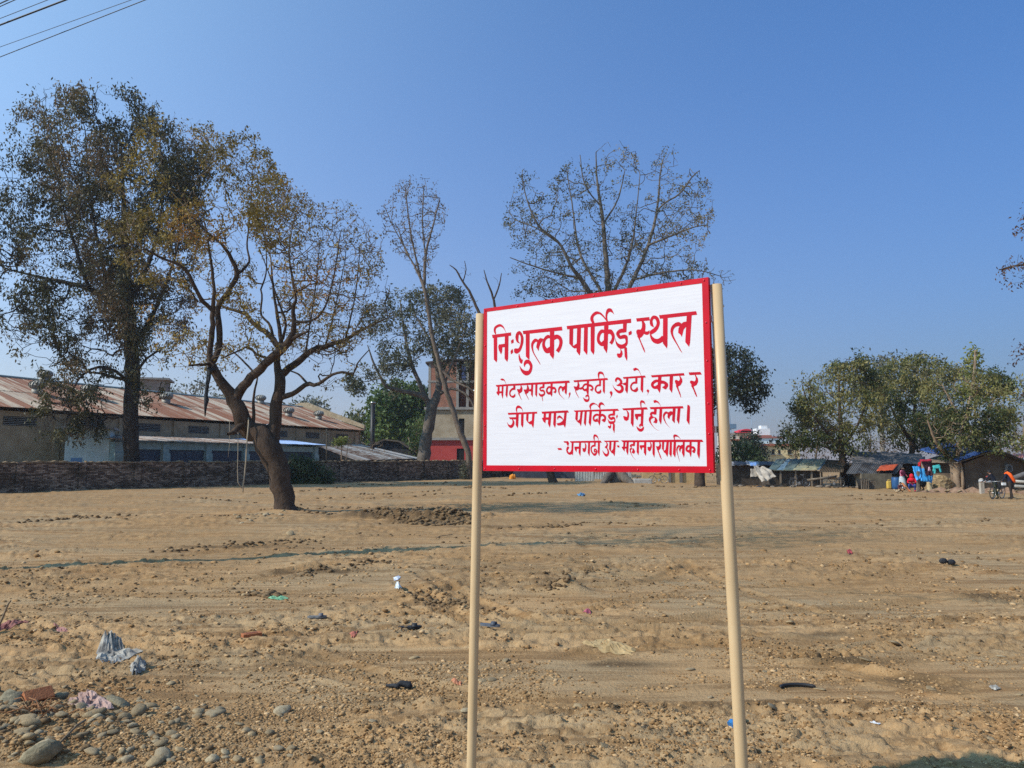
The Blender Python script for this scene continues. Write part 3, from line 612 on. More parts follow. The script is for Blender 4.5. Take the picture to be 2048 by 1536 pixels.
 ["dhangadhi", "P 5142,1566 5415,1563 5484,1454 5413,1290 5343,1386 5313,1473 5192,1483|S 5433,1281,56 5372,1195,112 5351,1073,93 5421,952,102 5541,917,130|P 5393,1307 5493,1246 5412,1108 5362,1143|P 5421,935 5561,1029 5612,1141 5702,1107 5690,831 5640,891 5540,857 5440,891|P 5515,1562 7284,1565 7362,1463 5585,1471|P 5625,1496 5745,1500 5711,1003 5696,822 5601,934|P 5793,1279 6080,1280 6069,1165 5930,1157 5903,985 5811,1106 5782,1227|P 6062,1492 6180,1496 6145,934 6124,780 6027,968|S 6386,1480,26 6443,1343,73 6441,1206,82|P 6246,1207 6295,1207 6353,1172 6403,1241 6480,1189 6439,1035 6361,981 6274,1036|P 6581,1487 6697,1491 6671,933 6650,780 6555,950|P 6919,1501 7025,1500 7003,1271 6916,1271|S 6984,1322,99 6820,1289,91 6761,1204,72 6760,1069,72 6835,933,81 6949,865,126 7046,949,90 7057,1068,81 6982,1152,54 6943,1102,81 6951,1000,72 7019,1042,18|P 7140,1490 7254,1492 7227,932 7206,781 7123,966|S 6935,1543,22 6922,1697,72 6933,1799,91 6991,1832,109 7086,1779,81 7152,1677,29 7188,1566,9"],
 ["up", "P 7464,1558 8250,1559 8322,1482 7529,1486|S 7605,1494,36 7659,1367,80 7629,1267,98|P 7502,1234 7621,1334 7696,1350 7646,1166 7599,1158|S 7646,1175,53 7709,1015,89 7688,881,106 7594,831,142 7482,915,80 7381,1075,7|P 7783,1504 7896,1508 7863,1031 7954,1115 8020,1181 7997,915 7895,931 7749,1132|P 8017,1507 8138,1511 8080,931 8050,773 7951,931"],
 ["hyphen", "P 8171,1313 8309,1312 8335,1213 8234,1210"],
 ["mahanagarpalika", "P 8405,1561 9749,1551 11153,1553 12529,1531 12601,1418 8515,1463|P 8540,1485 8664,1484 8634,1249 8733,1253 8719,1147 8620,1148 8597,1002 8519,1092 8435,1227 8523,1254|P 8713,1484 8837,1487 8801,979 8773,823 8679,1024|P 9058,1491 9180,1490 9150,1268 9053,1264|S 9139,1323,105 8981,1325,94 8931,1280,94 8978,1213,70|S 8989,1157,93 8915,1124,82 8908,1024,65 8947,912,37 9029,757,19 9183,602,7|P 8972,957 9036,1090 8964,1157 9087,1157 9157,1023 9142,934 9081,895|P 9265,1489 9381,1488 9361,956 9334,824 9240,979|P 9418,1310 9659,1313 9644,1198 9535,1188 9501,1055 9427,1177 9405,1266|P 9646,1486 9759,1484 9744,934 9717,780 9614,956|S 9949,1472,23 10000,1328,68 9989,1196,91|P 9807,1230 9872,1230 9943,1219 9969,1306 10030,1196 9973,1043 9901,1004 9820,1087|P 10080,1481 10198,1484 10181,868 10153,704 10064,911|P 10421,1460 10468,1460 10517,1302 10494,1150 10361,1024 10305,1085 10244,1250 10274,1260 10368,1238 10428,1303|S 10339,1064,54 10405,911,50 10470,737,54 10520,629,18|P 10568,1465 10678,1464 10641,1030 10700,1062 10795,1149 10788,921 10673,932 10551,1128|P 10794,1474 10910,1473 10856,889 10817,738 10708,932|P 10956,1472 11064,1471 11039,867 11000,717 10914,889|P 11151,1470 11265,1469 11233,867 11198,706 11097,889|S 11203,1524,22 11175,1665,67 11194,1740,100 11274,1739,100 11375,1695,44 11496,1574,7|S 11461,1231,55 11394,1253,88 11318,1146,75 11300,1017,53 11335,846,31 11375,696,18 11425,515,7|P 11439,1231 11543,1306 11621,1284 11606,1166 11502,1102 11451,942 11399,1081|P 11605,1466 11695,1465 11674,867 11634,707 11541,931|P 11930,1452 12030,1451 12009,888 11969,719 11899,931|S 11944,1249,76 11843,1229,109 11773,1133,98 11791,1027,98 11935,994,152|S 12009,1185,109 12119,1163,108 12181,1057,86|P 12024,1005 12116,1079 12214,1057 12165,920 12109,909|P 12317,1448 12438,1447 12408,825 12370,646 12278,888"],
]
# ------------------------------------------------------------------ the sign board
SW, SH = 1.304, 0.914
S_BL = Vector((-0.1596, 4.1352, 2.0430))
s_u = Vector((1.0819, -0.7276, 0.0)).normalized()
s_v = Vector((0, 0, 1)); s_n = s_u.cross(s_v)            # faces the camera
sign = thing('parking_sign', 'white hand-lettered sign board with red border on two cream posts', 'sign', (0.39, 3.77, 0.0))
def sp(u, v, n=0.0): return S_BL + s_u * u + s_v * v + s_n * n
white_m, nt, b = new_mat('white_sign_paint')
v = mapv(nt, objv(nt), (3, 3, 60))
nt.links.new(ramp(nt, noise(nt, v, 2.0, 4.0), [(0.3, (0.60, 0.575, 0.60)), (0.7, (0.655, 0.63, 0.655))]), b.inputs['Base Color'])
b.inputs['Roughness'].default_value = 0.5
bump(nt, b, noise(nt, mapv(nt, objv(nt), (20, 20, 400)), 1.0, 3.0), 0.12, 0.002)
red_m = plain('red_sign_paint', (0.50, 0.002, 0.014), 0.40, 0.18)
m = MB(); m.obox(sp(0.004, 0.004, -0.020), s_u * (SW - 0.008), s_v * (SH - 0.008), s_n * 0.020)
m.build('board', white_m, sign)
m = MB()
o_, i_ = [(0, 0), (SW, 0), (SW, SH), (0, SH)], [(0.0235, 0.0305), (SW - 0.031, 0.0305), (SW - 0.031, 0.889), (0.0225, 0.8935)]
for k in range(4):
    q = [o_[k], o_[(k + 1) % 4], i_[(k + 1) % 4], i_[k]]
    m.prism([sp(*p, 0.0015) for p in q], s_n * -0.026 if k != 9 else None)
m.build('border', red_m, sign)
riv_m = plain('red_painted_rivet', (0.62, 0.02, 0.04), 0.25, 0.7)
rv = [(0.012, 0.012), (0.012, 0.25), (0.012, 0.48), (0.012, 0.70), (0.012, 0.902)] + [(x, 0.014) for x in (0.24, 0.46, 0.70, 0.93, 1.14, 1.287)] + [(x, 0.902) for x in (0.23, 0.45, 0.70, 0.94, 1.17)] + [(1.288, 0.18), (1.288, 0.32), (1.288, 0.52), (1.288, 0.70), (1.283, 0.901)]
for u_, v_ in rv:
    m = MB(); m.ball(sp(u_, v_, 0.0025), 0.0045, 8, 5); m.build('rivet', riv_m, sign, True)
def catmull(p, n=8):
    p = np.array(p); out = []
    for i in range(len(p) - 1):
        p0, p1, p2, p3 = p[max(i - 1, 0)], p[i], p[i + 1], p[min(i + 2, len(p) - 1)]
        for t in np.linspace(0, 1, n, endpoint=False):
            out.append(0.5 * ((2 * p1) + (-p0 + p2) * t + (2 * p0 - 5 * p1 + 4 * p2 - p3) * t * t + (-p0 + 3 * p1 - 3 * p2 + p3) * t ** 3))
    out.append(p[-1]); return np.array(out)
paint_m = plain('red_lettering_paint', (0.50, 0.002, 0.018), 0.45, 0.15)
for nm, data in LETTERING:
    m = MB(); lay = 0
    for part in data.split('|'):
        k, pts = part[0], [tuple(int(x) * 1e-4 for x in p.split(',')) for p in part[2:].split()]
        n0 = 0.0004 + lay * 0.00003; lay += 1
        if k == 'P':
            m.add([sp(*p, n0) for p in pts], [tuple(range(len(pts)))])
        else:
            c = catmull(pts); c[:, 2] = np.maximum(c[:, 2], 0.0008)
            d = np.gradient(c[:, :2], axis=0); d /= np.linalg.norm(d, axis=1)[:, None] + 1e-9
            nn = np.stack([-d[:, 1], d[:, 0]], 1) * (c[:, 2:3] / 2)
            L, R_ = c[:, :2] + nn, c[:, :2] - nn
            for i in range(len(c) - 1):        # short overlapping dabs, each a hair above the last
                e = n0 + 0.0000004 * i
                m.add([sp(*L[i], e), sp(*R_[i], e), sp(*R_[i + 1], e), sp(*L[i + 1], e)], [(0, 1, 2, 3)])
    off = origin(sign)
    me = bpy.data.meshes.new('lettering'); me.from_pydata([tuple(Vector(q) - off) for q in m.v], [], m.f)
    link('lettering', me, paint_m, sign)
post_m, nt, b = new_mat('cream_painted_steel')
v = objv(nt)
nz = noise(nt, v, 40.0, 6.0, 0.7)
pc = ramp(nt, noise(nt, mapv(nt, v, (1, 1, 0.4)), 5.0, 4.0), [(0.3, (0.50, 0.345, 0.185)), (0.7, (0.61, 0.435, 0.245))])
spk = ramp(nt, noise(nt, v, 110.0, 2.0), [(0.70, (0, 0, 0)), (0.76, (0.8, 0.8, 0.8))])
spm = ramp(nt, noise(nt, v, 3.0, 2.0), [(0.5, (0, 0, 0)), (0.62, (1, 1, 1))])
sm = nd(nt, 'ShaderNodeMath', operation='MULTIPLY'); nt.links.new(spk, sm.inputs[0]); nt.links.new(spm, sm.inputs[1])
nt.links.new(mixc(nt, sm.outputs[0], pc, (0.10, 0.06, 0.03)), b.inputs['Base Color'])
b.inputs['Roughness'].default_value = 0.42; b.inputs['Specular IOR Level'].default_value = 0.45
bump(nt, b, nz, 0.06, 0.002)
steel_m = plain('bright_steel', (0.55, 0.55, 0.56), 0.28, 0.5, 0.9)
for top, bot, r in ((Vector((-0.1800, 4.165, 2.932)), Vector((-0.2290, 4.165, -0.25)), 0.0262), (Vector((0.9645, 3.430, 2.926)), Vector((1.0400, 3.430, -0.25)), 0.0275)):
    m = MB(); m.tube([bot.lerp(top, t) for t in (0, 0.25, 0.5, 0.75, 1)], r, 28)
    po = m.build('post', post_m, sign, False)
    po.data.polygons.foreach_set('use_smooth', [len(p.vertices) == 4 for p in po.data.polygons])
    side = 1 if top.x > 0 else -1
    for tz in (0.862, 0.968):
        c_ = bot.lerp(top, tz) + Vector((side * (r + 0.001), 0, 0))
        m = MB(); m.ball(c_, (0.005, 0.007, 0.007), 8, 5); m.build('bolt', steel_m, po, True)
    m = MB(); c_ = bot.lerp(top, 0.05)
    for u_, v_ in ((0.06, 0.2), (0.06, 0.72)) if side < 0 else ((SW - 0.06, 0.2), (SW - 0.06, 0.72)):
        q = sp(u_, v_, -0.022); m.box(q + s_n * -0.010 + s_u * side * 0.035, (0.07, 0.02, 0.03), math.atan2(s_u.y, s_u.x))
        if u_ is not None: m.build('bracket', steel_m, sign); m = MB()

# ------------------------------------------------------------------ overhead wires and their pole beside the road
conc_m = worn('weathered_concrete', (0.25, 0.235, 0.21), (0.36, 0.34, 0.31), 4.0, 0.9, 30, 0.3)
wire_m = plain('black_wire_insulation', (0.010, 0.012, 0.022), 0.5)
POLE = Vector((-13.3, 13.2, 0))
up_ = thing('utility_pole', 'tapered concrete pole carrying the overhead wires beside the plot', 'utility pole', tuple(POLE))
m = MB(); m.tube([POLE + Vector((0, 0, z)) for z in (-0.5, 3, 6, 9.6)], [0.17, 0.15, 0.13, 0.10], 12); m.build('pole', conc_m, up_, True)
wd = Vector((0.894, -0.447, 0)); wp = Vector((0.447, 0.894, 0))
for z in (9.3, 8.5):
    m = MB(); m.obox(POLE + Vector((0, 0, z)) - wp * 0.9 - wd * 0.14, wp * 1.8, wd * 0.07, Vector((0, 0, 0.09))); m.build('crossarm', steel_m, up_)
# each wire leaves the pole and rises out of the picture over the road: two sighted points give its line
for (a, ya, bq, yb, r, lab) in [((0, 114), 10.3, (290, 0), 9.0, 0.0062, 'lowest and longest of the dark overhead wires'), ((0, 94), 10.4, (262, 0), 9.1, 0.0042, 'thin overhead wire just above the lowest one'),
        ((0, 50), 9.6, (146, -6), 9.0, 0.0125, 'thickest black bundled cable of the overhead wires'), ((0, 37), 9.9, (95, 0), 9.4, 0.0048, 'thin overhead wire right above the thick bundled cable'),
        ((0, 13), 9.2, (36, -3), 8.9, 0.0060, 'second highest overhead wire crossing the picture corner'), ((0, 7), 9.2, (22, -3), 8.9, 0.0085, 'highest overhead wire cutting the very corner')]:
    A = at(*a, ya); B = at(*bq, yb); d = (A - B)
    t = (POLE.x - A.x) / d.x
    E0 = A + d * t; E1 = B - d * 9.0
    m = MB(); pts = []
    for i in range(41):
        s_ = i / 40.0; q = E0.lerp(E1, s_)
        pts.append(q)
    m.tube(pts, r, 6)
    o = m.build('overhead_wire', wire_m, None, True); tag(o, lab, 'wire', 'overhead wires')

# ------------------------------------------------------------------ brick boundary wall
W0 = Vector((-33.6, 48.6, 0)); wdir = Vector((0.600, 0.800, 0)); wout = Vector((0.800, -0.600, 0))
brick_m, nt, b = new_mat('old_sooty_brickwork')
sx = nd(nt, 'ShaderNodeSeparateXYZ'); nt.links.new(mapv(nt, pos(nt), (1, 1, 1), (0, 0, -math.atan2(0.8, 0.6))), sx.inputs[0])
cx = nd(nt, 'ShaderNodeCombineXYZ'); nt.links.new(sx.outputs[0], cx.inputs[0]); nt.links.new(sx.outputs[2], cx.inputs[1])
bt = nd(nt, 'ShaderNodeTexBrick'); nt.links.new(cx.outputs[0], bt.inputs['Vector'])
bt.inputs['Scale'].default_value = 1.0; bt.inputs['Brick Width'].default_value = 0.30; bt.inputs['Row Height'].default_value = 0.105
bt.inputs['Mortar Size'].default_value = 0.014; bt.inputs['Color1'].default_value = (0.10, 0.062, 0.046, 1); bt.inputs['Color2'].default_value = (0.47, 0.345, 0.25, 1); bt.inputs['Mortar'].default_value = (0.050, 0.036, 0.026, 1)
bt.inputs['Bias'].default_value = -0.15
soot = ramp(nt, noise(nt, mapv(nt, pos(nt), (0.5, 0.5, 1.6)), 1.0, 6.0, 0.7), [(0.46, (0, 0, 0)), (0.62, (0.88, 0.88, 0.88))])
nt.links.new(mixc(nt, soot, bt.outputs['Color'], (0.048, 0.034, 0.024)), b.inputs['Base Color'])
b.inputs['Roughness'].default_value = 0.92; b.inputs['Specular IOR Level'].default_value = 0.15
bump(nt, b, bt.outputs['Fac'], -0.6, 0.02)
coping_m = worn('mossy_coping', (0.10, 0.070, 0.040), (0.30, 0.21, 0.12), 5.0, 0.95, 20, 0.5)
wall = thing('boundary_wall', 'long low sooty brick wall with piers running behind the plot', 'wall', tuple(W0))
BAY = 3.9
for i in range(-5, 16):
    a0 = W0 + wdir * (i * BAY + 1.3); L = BAY
    if i == 15: L = 2.0
    h = 1.94 + 0.02 * i * 0.4 + random.uniform(-0.03, 0.03)
    h = max(1.9, min(2.14, h))
    m = MB(); m.obox(a0 + Vector((0, 0, -0.3)), wdir * L, -wout * 0.25, Vector((0, 0, h + 0.3))); m.build('brickwork', brick_m, wall)
    m = MB(); m.obox(a0 - wdir * 0.22 + wout * 0.16 + Vector((0, 0, -0.3)), wdir * 0.46, -wout * 0.44, Vector((0, 0, h + 0.34))); m.build('pier', brick_m, wall)
    # uneven coping
    m = MB(); n_ = 14; vs = []
    for k in range(n_ + 1):
        q = a0 + wdir * (0.26 + (L - 0.54) * k / n_); e = random.uniform(-0.05, 0.07)
        for off, z in ((0.06, h - 0.02), (0.05, h + 0.07 + e), (-0.28, h + 0.09 + e), (-0.30, h - 0.02)):
            vs.append(q + wout * off + Vector((0, 0, z)))
    fs = [(0, 1, 2, 3), tuple(n_ * 4 + j for j in (3, 2, 1, 0))]
    for k in range(n_):
        for j in range(4):
            fs.append((k * 4 + j, k * 4 + (j + 1) % 4, (k + 1) * 4 + (j + 1) % 4, (k + 1) * 4 + j))
    m.add(vs, fs); m.build('coping', coping_m, wall)

# ------------------------------------------------------------------ corrugated sheets (shared meshes)
def sheet_mesh(w, l, waves=9, amp=0.02, name='roof_sheet', seed=0):
    """lies along +x (width) and +y (length), z up"""
    n = waves * 4; vs = []; rs = random.Random(seed)
    for j in range(4):
        for i in range(n + 1):
            vs.append((w * i / n, l * j / 3, amp * math.sin(2 * math.pi * waves * i / n) + (rs.uniform(-1, 1) * 0.012)))
    fs = [(j * (n + 1) + i, j * (n + 1) + i + 1, (j + 1) * (n + 1) + i + 1, (j + 1) * (n + 1) + i) for j in range(3) for i in range(n)]
    me = bpy.data.meshes.new(name); me.from_pydata(vs, [], fs)
    return me
def frame_matrix(o, ux, uy):
    ux = Vector(ux).normalized(); uz = ux.cross(Vector(uy)).normalized(); uy = uz.cross(ux)
    M = Matrix((ux, uy, uz)).transposed().to_4x4(); M.translation = o
    return M
def lay_sheets(parent, corner, along, slope, w, l, n, mats_meshes, name='roof_sheet', lap=0.06, jig=0.015, lift=0.0):
    off = origin(parent); al = Vector(along).normalized()
    for i in range(n):
        me = random.choice(mats_meshes)
        c = Vector(corner) + al * (i * w)
        M = frame_matrix(c, al, slope)
        o = bpy.data.objects.new(name, me); COL.objects.link(o)
        up_v = M.to_3x3() @ Vector((0, 0, 1))
        o.rotation_euler = M.to_euler(); o.location = c - off + up_v * (lift + (i % 2) * 0.012) + Vector(slope).normalized() * random.uniform(-jig, jig)
        o.parent = parent
def rust_mat(name, clean, rust, lo, hi, axis):
    """streaks run down the slope: noise stretched along it, each sheet shifted on its own"""
    m, nt, b = new_mat(name)
    oi = nd(nt, 'ShaderNodeObjectInfo')
    ad = nd(nt, 'ShaderNodeVectorMath', operation='ADD'); cb = nd(nt, 'ShaderNodeCombineXYZ')
    ml = nd(nt, 'ShaderNodeMath', operation='MULTIPLY'); ml.inputs[1].default_value = 40.0
    nt.links.new(oi.outputs['Random'], ml.inputs[0]); nt.links.new(ml.outputs[0], cb.inputs[0])
    nt.links.new(objv(nt), ad.inputs[0]); nt.links.new(cb.outputs[0], ad.inputs[1])
    f = noise(nt, mapv(nt, ad.outputs[0], axis), 1.0, 6.0, 0.65)
    a2 = nd(nt, 'ShaderNodeMath', operation='MULTIPLY_ADD'); nt.links.new(oi.outputs['Random'], a2.inputs[0]); a2.inputs[1].default_value = 0.30; nt.links.new(f, a2.inputs[2])
    s2 = nd(nt, 'ShaderNodeMath', operation='SUBTRACT'); nt.links.new(a2.outputs[0], s2.inputs[0]); s2.inputs[1].default_value = 0.15
    c = ramp(nt, s2.outputs[0], [(lo, clean), ((lo + hi) / 2, tuple((x * 0.6 + y * 0.4) for x, y in zip(clean, rust))), (hi, rust)])
    c = mixc(nt, ramp(nt, noise(nt, ad.outputs[0], 3.0, 5.0), [(0.55, (0, 0, 0)), (0.75, (0.5, 0.5, 0.5))]), c, tuple(x * 0.55 for x in rust))
    nt.links.new(c, b.inputs['Base Color']); b.inputs['Roughness'].default_value = 0.65; b.inputs['Specular IOR Level'].default_value = 0.35
    return m
rust_m = rust_mat('rusty_tin', (0.42, 0.345, 0.265), (0.215, 0.085, 0.042), 0.37, 0.52, (2.2, 0.16, 1))
tin_m = rust_mat('grey_tin', (0.42, 0.43, 0.44), (0.20, 0.15, 0.12), 0.52, 0.75, (2.2, 0.3, 1))

# ------------------------------------------------------------------ warehouse with the rusty roof
bd = Vector((0.390, 0.9208, 0)); bn = Vector((-0.9208, 0.390, 0))       # along, and away from the plot
EA = Vector((-38.0, 55.0, 6.1)) - bd * 22.0
LW = 47.3 + 22.0; WW = 10.0; RISE = 3.3
wh = thing('warehouse', 'long tan warehouse under a rust-streaked tin roof with round vents', 'warehouse', (EA.x, EA.y, 0))
tan_m = worn('tan_plaster', (0.36, 0.27, 0.165), (0.50, 0.39, 0.25), 0.9, 0.92, 14, 0.2)
dark_m = plain('dark_opening', (0.018, 0.017, 0.016), 0.8, 0.2)
m = MB()
f0 = Vector((EA.x, EA.y, 0)) + bn * 0.7
m.obox(f0 + Vector((0, 0, -0.3)), bd * LW, bn * 0.3, Vector((0, 0, 6.15)))
m.obox(f0 + bn * (2 * WW - 1.4) + Vector((0, 0, -0.3)), bd * LW, bn * 0.3, Vector((0, 0, 6.15)))
m.build('wall', tan_m, wh)
gb = Vector((EA.x, EA.y, 0)) + bd * (LW - 0.35)
m = MB(); m.prism([gb + bn * 0.7 + Vector((0, 0, -0.3)), gb + bn * (2 * WW - 0.7) + Vector((0, 0, -0.3)), gb + bn * (2 * WW - 0.7) + Vector((0, 0, 6.1)), gb + bn * WW + Vector((0, 0, 9.2)), gb + bn * 0.7 + Vector((0, 0, 6.1))], bd * 0.3)
m.build('gable_wall', tan_m, wh)
coarse_m = worn('tan_blockwork', (0.25, 0.19, 0.12), (0.42, 0.33, 0.22), 3.0, 0.95, 9, 0.5)
m = MB(); m.prism([gb + bn * -0.1 + Vector((0, 0, 6.30)), gb + bn * -0.1 + Vector((0, 0, 6.75)), gb + bn * (WW * 0.93) + Vector((0, 0, 10.05)), gb + bn * WW + Vector((0, 0, 10.05)), gb + bn * WW + Vector((0, 0, 9.35))], bd * 0.35); m.build('parapet', coarse_m, wh)
m = MB(); m.prism([gb + bn * (2 * WW + .1) + Vector((0, 0, 6.30)), gb + bn * (2 * WW + .1) + Vector((0, 0, 6.75)), gb + bn * (WW * 1.07) + Vector((0, 0, 10.05)), gb + bn * (WW + 0.002) + Vector((0, 0, 10.05)), gb + bn * (WW + 0.002) + Vector((0, 0, 9.35))], bd * 0.35); m.build('parapet', coarse_m, wh)
for k in range(12):
    s_ = 3.0 + k * 5.9
    if s_ > LW: break
    m = MB(); m.obox(f0 + bd * s_ - bn * 0.16 + Vector((0, 0, -0.3)), bd * 0.5, bn * 0.16, Vector((0, 0, 6.1))); m.build('pilaster', tan_m, wh)
    if s_ + 4.6 > LW: continue
    wq = f0 + bd * (s_ + 1.9) + Vector((0, 0, 4.75))
    m = MB(); m.obox(wq - bn * 0.004, bd * 2.6, bn * 0.004, Vector((0, 0, 0.72))); wo = m.build('window', dark_m, wh)
    m = MB()
    for j in range(5): m.obox(wq - bn * 0.05 + Vector((0, 0, 0.05 + j * 0.14)), bd * 2.6, bn * 0.04, Vector((0, 0, 0.045)))
    m.build('louvre', conc_m, wo)
rs = [sheet_mesh(1.02, 5.6, 9, 0.018, 'roof_sheet', s) for s in range(4)]
for me in rs: me.materials.append(rust_m)
slope = Vector((bn.x * WW, bn.y * WW, RISE)); sl_ = slope.normalized()
lay_sheets(wh, EA, bd, slope, 0.99, 5.6, int(LW / 0.99), rs, lift=0.0)
lay_sheets(wh, EA + sl_ * 5.15, bd, slope, 0.99, 5.6, int(LW / 0.99), rs, lift=0.03)
m = MB(); rg = EA + slope; m.add([rg, rg + bd * LW, rg + bd * LW + Vector((bn.x * WW, bn.y * WW, -RISE)), rg + Vector((bn.x * WW, bn.y * WW, -RISE))], [(0, 1, 2, 3)])
m.build('rear_roof_slope', rust_m, wh)
m = MB(); m.tube([rg + Vector((0, 0, 0.05)), rg + bd * (LW - 0.5) + Vector((0, 0, 0.05))], 0.14, 8); m.build('ridge_cap', plain('grey_green_ridge', (0.30, 0.36, 0.35), 0.6), wh)
vent_m = plain('weathered_aluminium', (0.30, 0.275, 0.235), 0.6, 0.4, 0.25)
def vent_at(s_, f, sc=1.0):
    q = EA + bd * s_ + slope * f
    m = MB(); m.tube([q + Vector((0, 0, -0.25)), q + Vector((0, 0, 0.42))], 0.42 * sc, 14); vo_ = m.build('turbine_vent', vent_m, wh, True)
    m = MB()
    for k in range(16):
        a0 = 2 * math.pi * k / 16; pts = []
        for j in range(6):
            th = -1.05 + 2.3 * j / 5; a = a0 + 0.5 * j / 5
            pts.append((q + Vector((math.cos(a) * math.cos(th) * 0.66 * sc, math.sin(a) * math.cos(th) * 0.66 * sc, 0.72 + 0.42 * math.sin(th)))))
        vs = []
        for j, p in enumerate(pts):
            t = Vector((-math.sin(a0), math.cos(a0), 0)) * 0.10
            vs += [p - t, p + t]
        m.add(vs, [(2 * j, 2 * j + 1, 2 * j + 3, 2 * j + 2) for j in range(5)])
    m.ball(q + Vector((0, 0, 0.72)), (0.52 * sc, 0.52 * sc, 0.36), 10, 6)
    m.build('turbine', vent_m, vo_, False)
def s_of(px, f):        # where along the roof a sighted column falls
    k = (px - 1024) / FPX
    p = EA + slope * f
    return (k * p.y - p.x) / (bd.x - k * bd.y)
for px, f in ((70, 0.50), (173, 0.55), (577, 0.42), (637, 0.40), (84, 0.97), (520, 0.97), (330, 0.55)):
    vent_at(s_of(px, f), f)

# row of shuttered stalls between wall and warehouse
ST0 = Vector((-31.0, 58.0, 0)); LS = 25.4
st = thing('market_stalls', 'row of turquoise pillared stalls with blue shutters and low tin roof', 'stalls', tuple(ST0))
turq_m = worn('faded_turquoise_paint', (0.22, 0.30, 0.28), (0.36, 0.45, 0.42), 2.0, 0.85)
blue_sh_m = worn('dark_blue_shutter', (0.040, 0.050, 0.075), (0.065, 0.08, 0.11), 3.0, 0.6)
slats = [0, 4.6, 9.3, 14.0, 18.9, 24.6]
for k, s_ in enumerate(slats):
    m = MB(); m.obox(ST0 + bd * s_ + Vector((0, 0, -0.2)), bd * (1.0 if k == 0 else 0.62), bn * 0.5, Vector((0, 0, 3.75))); m.obox(ST0 + bd * (s_ - 0.05) - bn * 0.06 + Vector((0, 0, -0.2)), bd * (1.1 if k == 0 else 0.75), bn * 0.06, Vector((0, 0, 2.9))); m.build('pillar', turq_m, st)
    if k == len(slats) - 1: break
    e = slats[k + 1]; a_ = s_ + (1.0 if k == 0 else 0.62)
    m = MB(); m.obox(ST0 + bd * a_ + bn * 0.35 + Vector((0, 0, -0.2)), bd * (e - a_), bn * 0.05, Vector((0, 0, 3.2)))
    so = m.build('shutter', blue_sh_m, st)
    m = MB()
    for j in range(20): m.obox(ST0 + bd * a_ + bn * 0.33 + Vector((0, 0, 0.1 + j * 0.145)), bd * (e - a_), bn * 0.02, Vector((0, 0, 0.09)))
    m.build('shutter_slats', blue_sh_m, so)
    m = MB(); m.obox(ST0 + bd * a_ + bn * 0.2 + Vector((0, 0, 3.0)), bd * (e - a_), bn * 0.3, Vector((0, 0, 0.55))); m.build('lintel', turq_m, st)
m = MB(); m.obox(ST0 + bd * 0.0 + bn * 0.5 + Vector((0, 0, -0.2)), bd * 0.2, bn * 4.0, Vector((0, 0, 4.1))); m.obox(ST0 + bd * LS + bn * 0.5 + Vector((0, 0, -0.2)), bd * 0.2, bn * 4.0, Vector((0, 0, 4.1))); m.build('end_wall', turq_m, st)
leafy_m = rust_mat('leaf_littered_tin', (0.40, 0.36, 0.33), (0.17, 0.10, 0.065), 0.42, 0.60, (6, 3, 1))
bluetin_m = worn('bright_blue_tin', (0.25, 0.37, 0.62), (0.34, 0.46, 0.70), 2.0, 0.5)
ss = [sheet_mesh(1.0, 4.9, 9, 0.02, 'stall_roof_sheet', s) for s in range(3)]
for me in ss: me.materials.append(leafy_m)
sb = [sheet_mesh(1.0, 4.9, 9, 0.02, 'blue_roof_sheet', s) for s in range(2)]
for me in sb: me.materials.append(bluetin_m)
ssl = Vector((bn.x * 4.8, bn.y * 4.8, 0.55))
lay_sheets(st, ST0 - bn * 0.5 - bd * 0.3 + Vector((0, 0, 3.72)), bd, ssl, 0.97, 4.9, 18, ss, 'stall_roof_sheet')
lay_sheets(st, ST0 - bn * 0.6 + bd * (18 * 0.97 - 0.3) + Vector((0, 0, 3.78)), bd, ssl, 0.97, 4.9, 9, sb, 'blue_roof_sheet')

# small turquoise house at the near end of the stalls
tq = at(128, 921, 57.0); tq2 = at(217, 921, 58.2)
th_ = thing('turquoise_house', 'pale turquoise flat-roofed house half hidden behind hanging leaves', 'house', (tq.x, tq.y, 0))
pale_m = worn('pale_turquoise_wash', (0.40, 0.51, 0.50), (0.56, 0.66, 0.64), 1.2, 0.85)
dv = Vector((tq2.x - tq.x, tq2.y - tq.y, 0)); dn = Vector((-dv.y, dv.x, 0)).normalized()
m = MB(); m.obox(Vector((tq.x, tq.y, -0.2)), dv, dn * 4.0, Vector((0, 0, 4.75))); m.build('wall', pale_m, th_)
m = MB(); m.obox(Vector((tq.x, tq.y, 4.55)) - dv.normalized() * 0.3 - dn * 0.35, dv + dv.normalized() * 0.6, dn * 4.7, Vector((0, 0, 0.16))); m.build('roof_slab', conc_m, th_)
m = MB(); m.obox(Vector((tq.x, tq.y, 0)) + dv * 0.15 - dn * 0.03, dv * 0.25, dn * 0.03, Vector((0, 0, 2.3))); m.build('door', plain('blue_door_paint', (0.12, 0.25, 0.42), 0.5), th_)

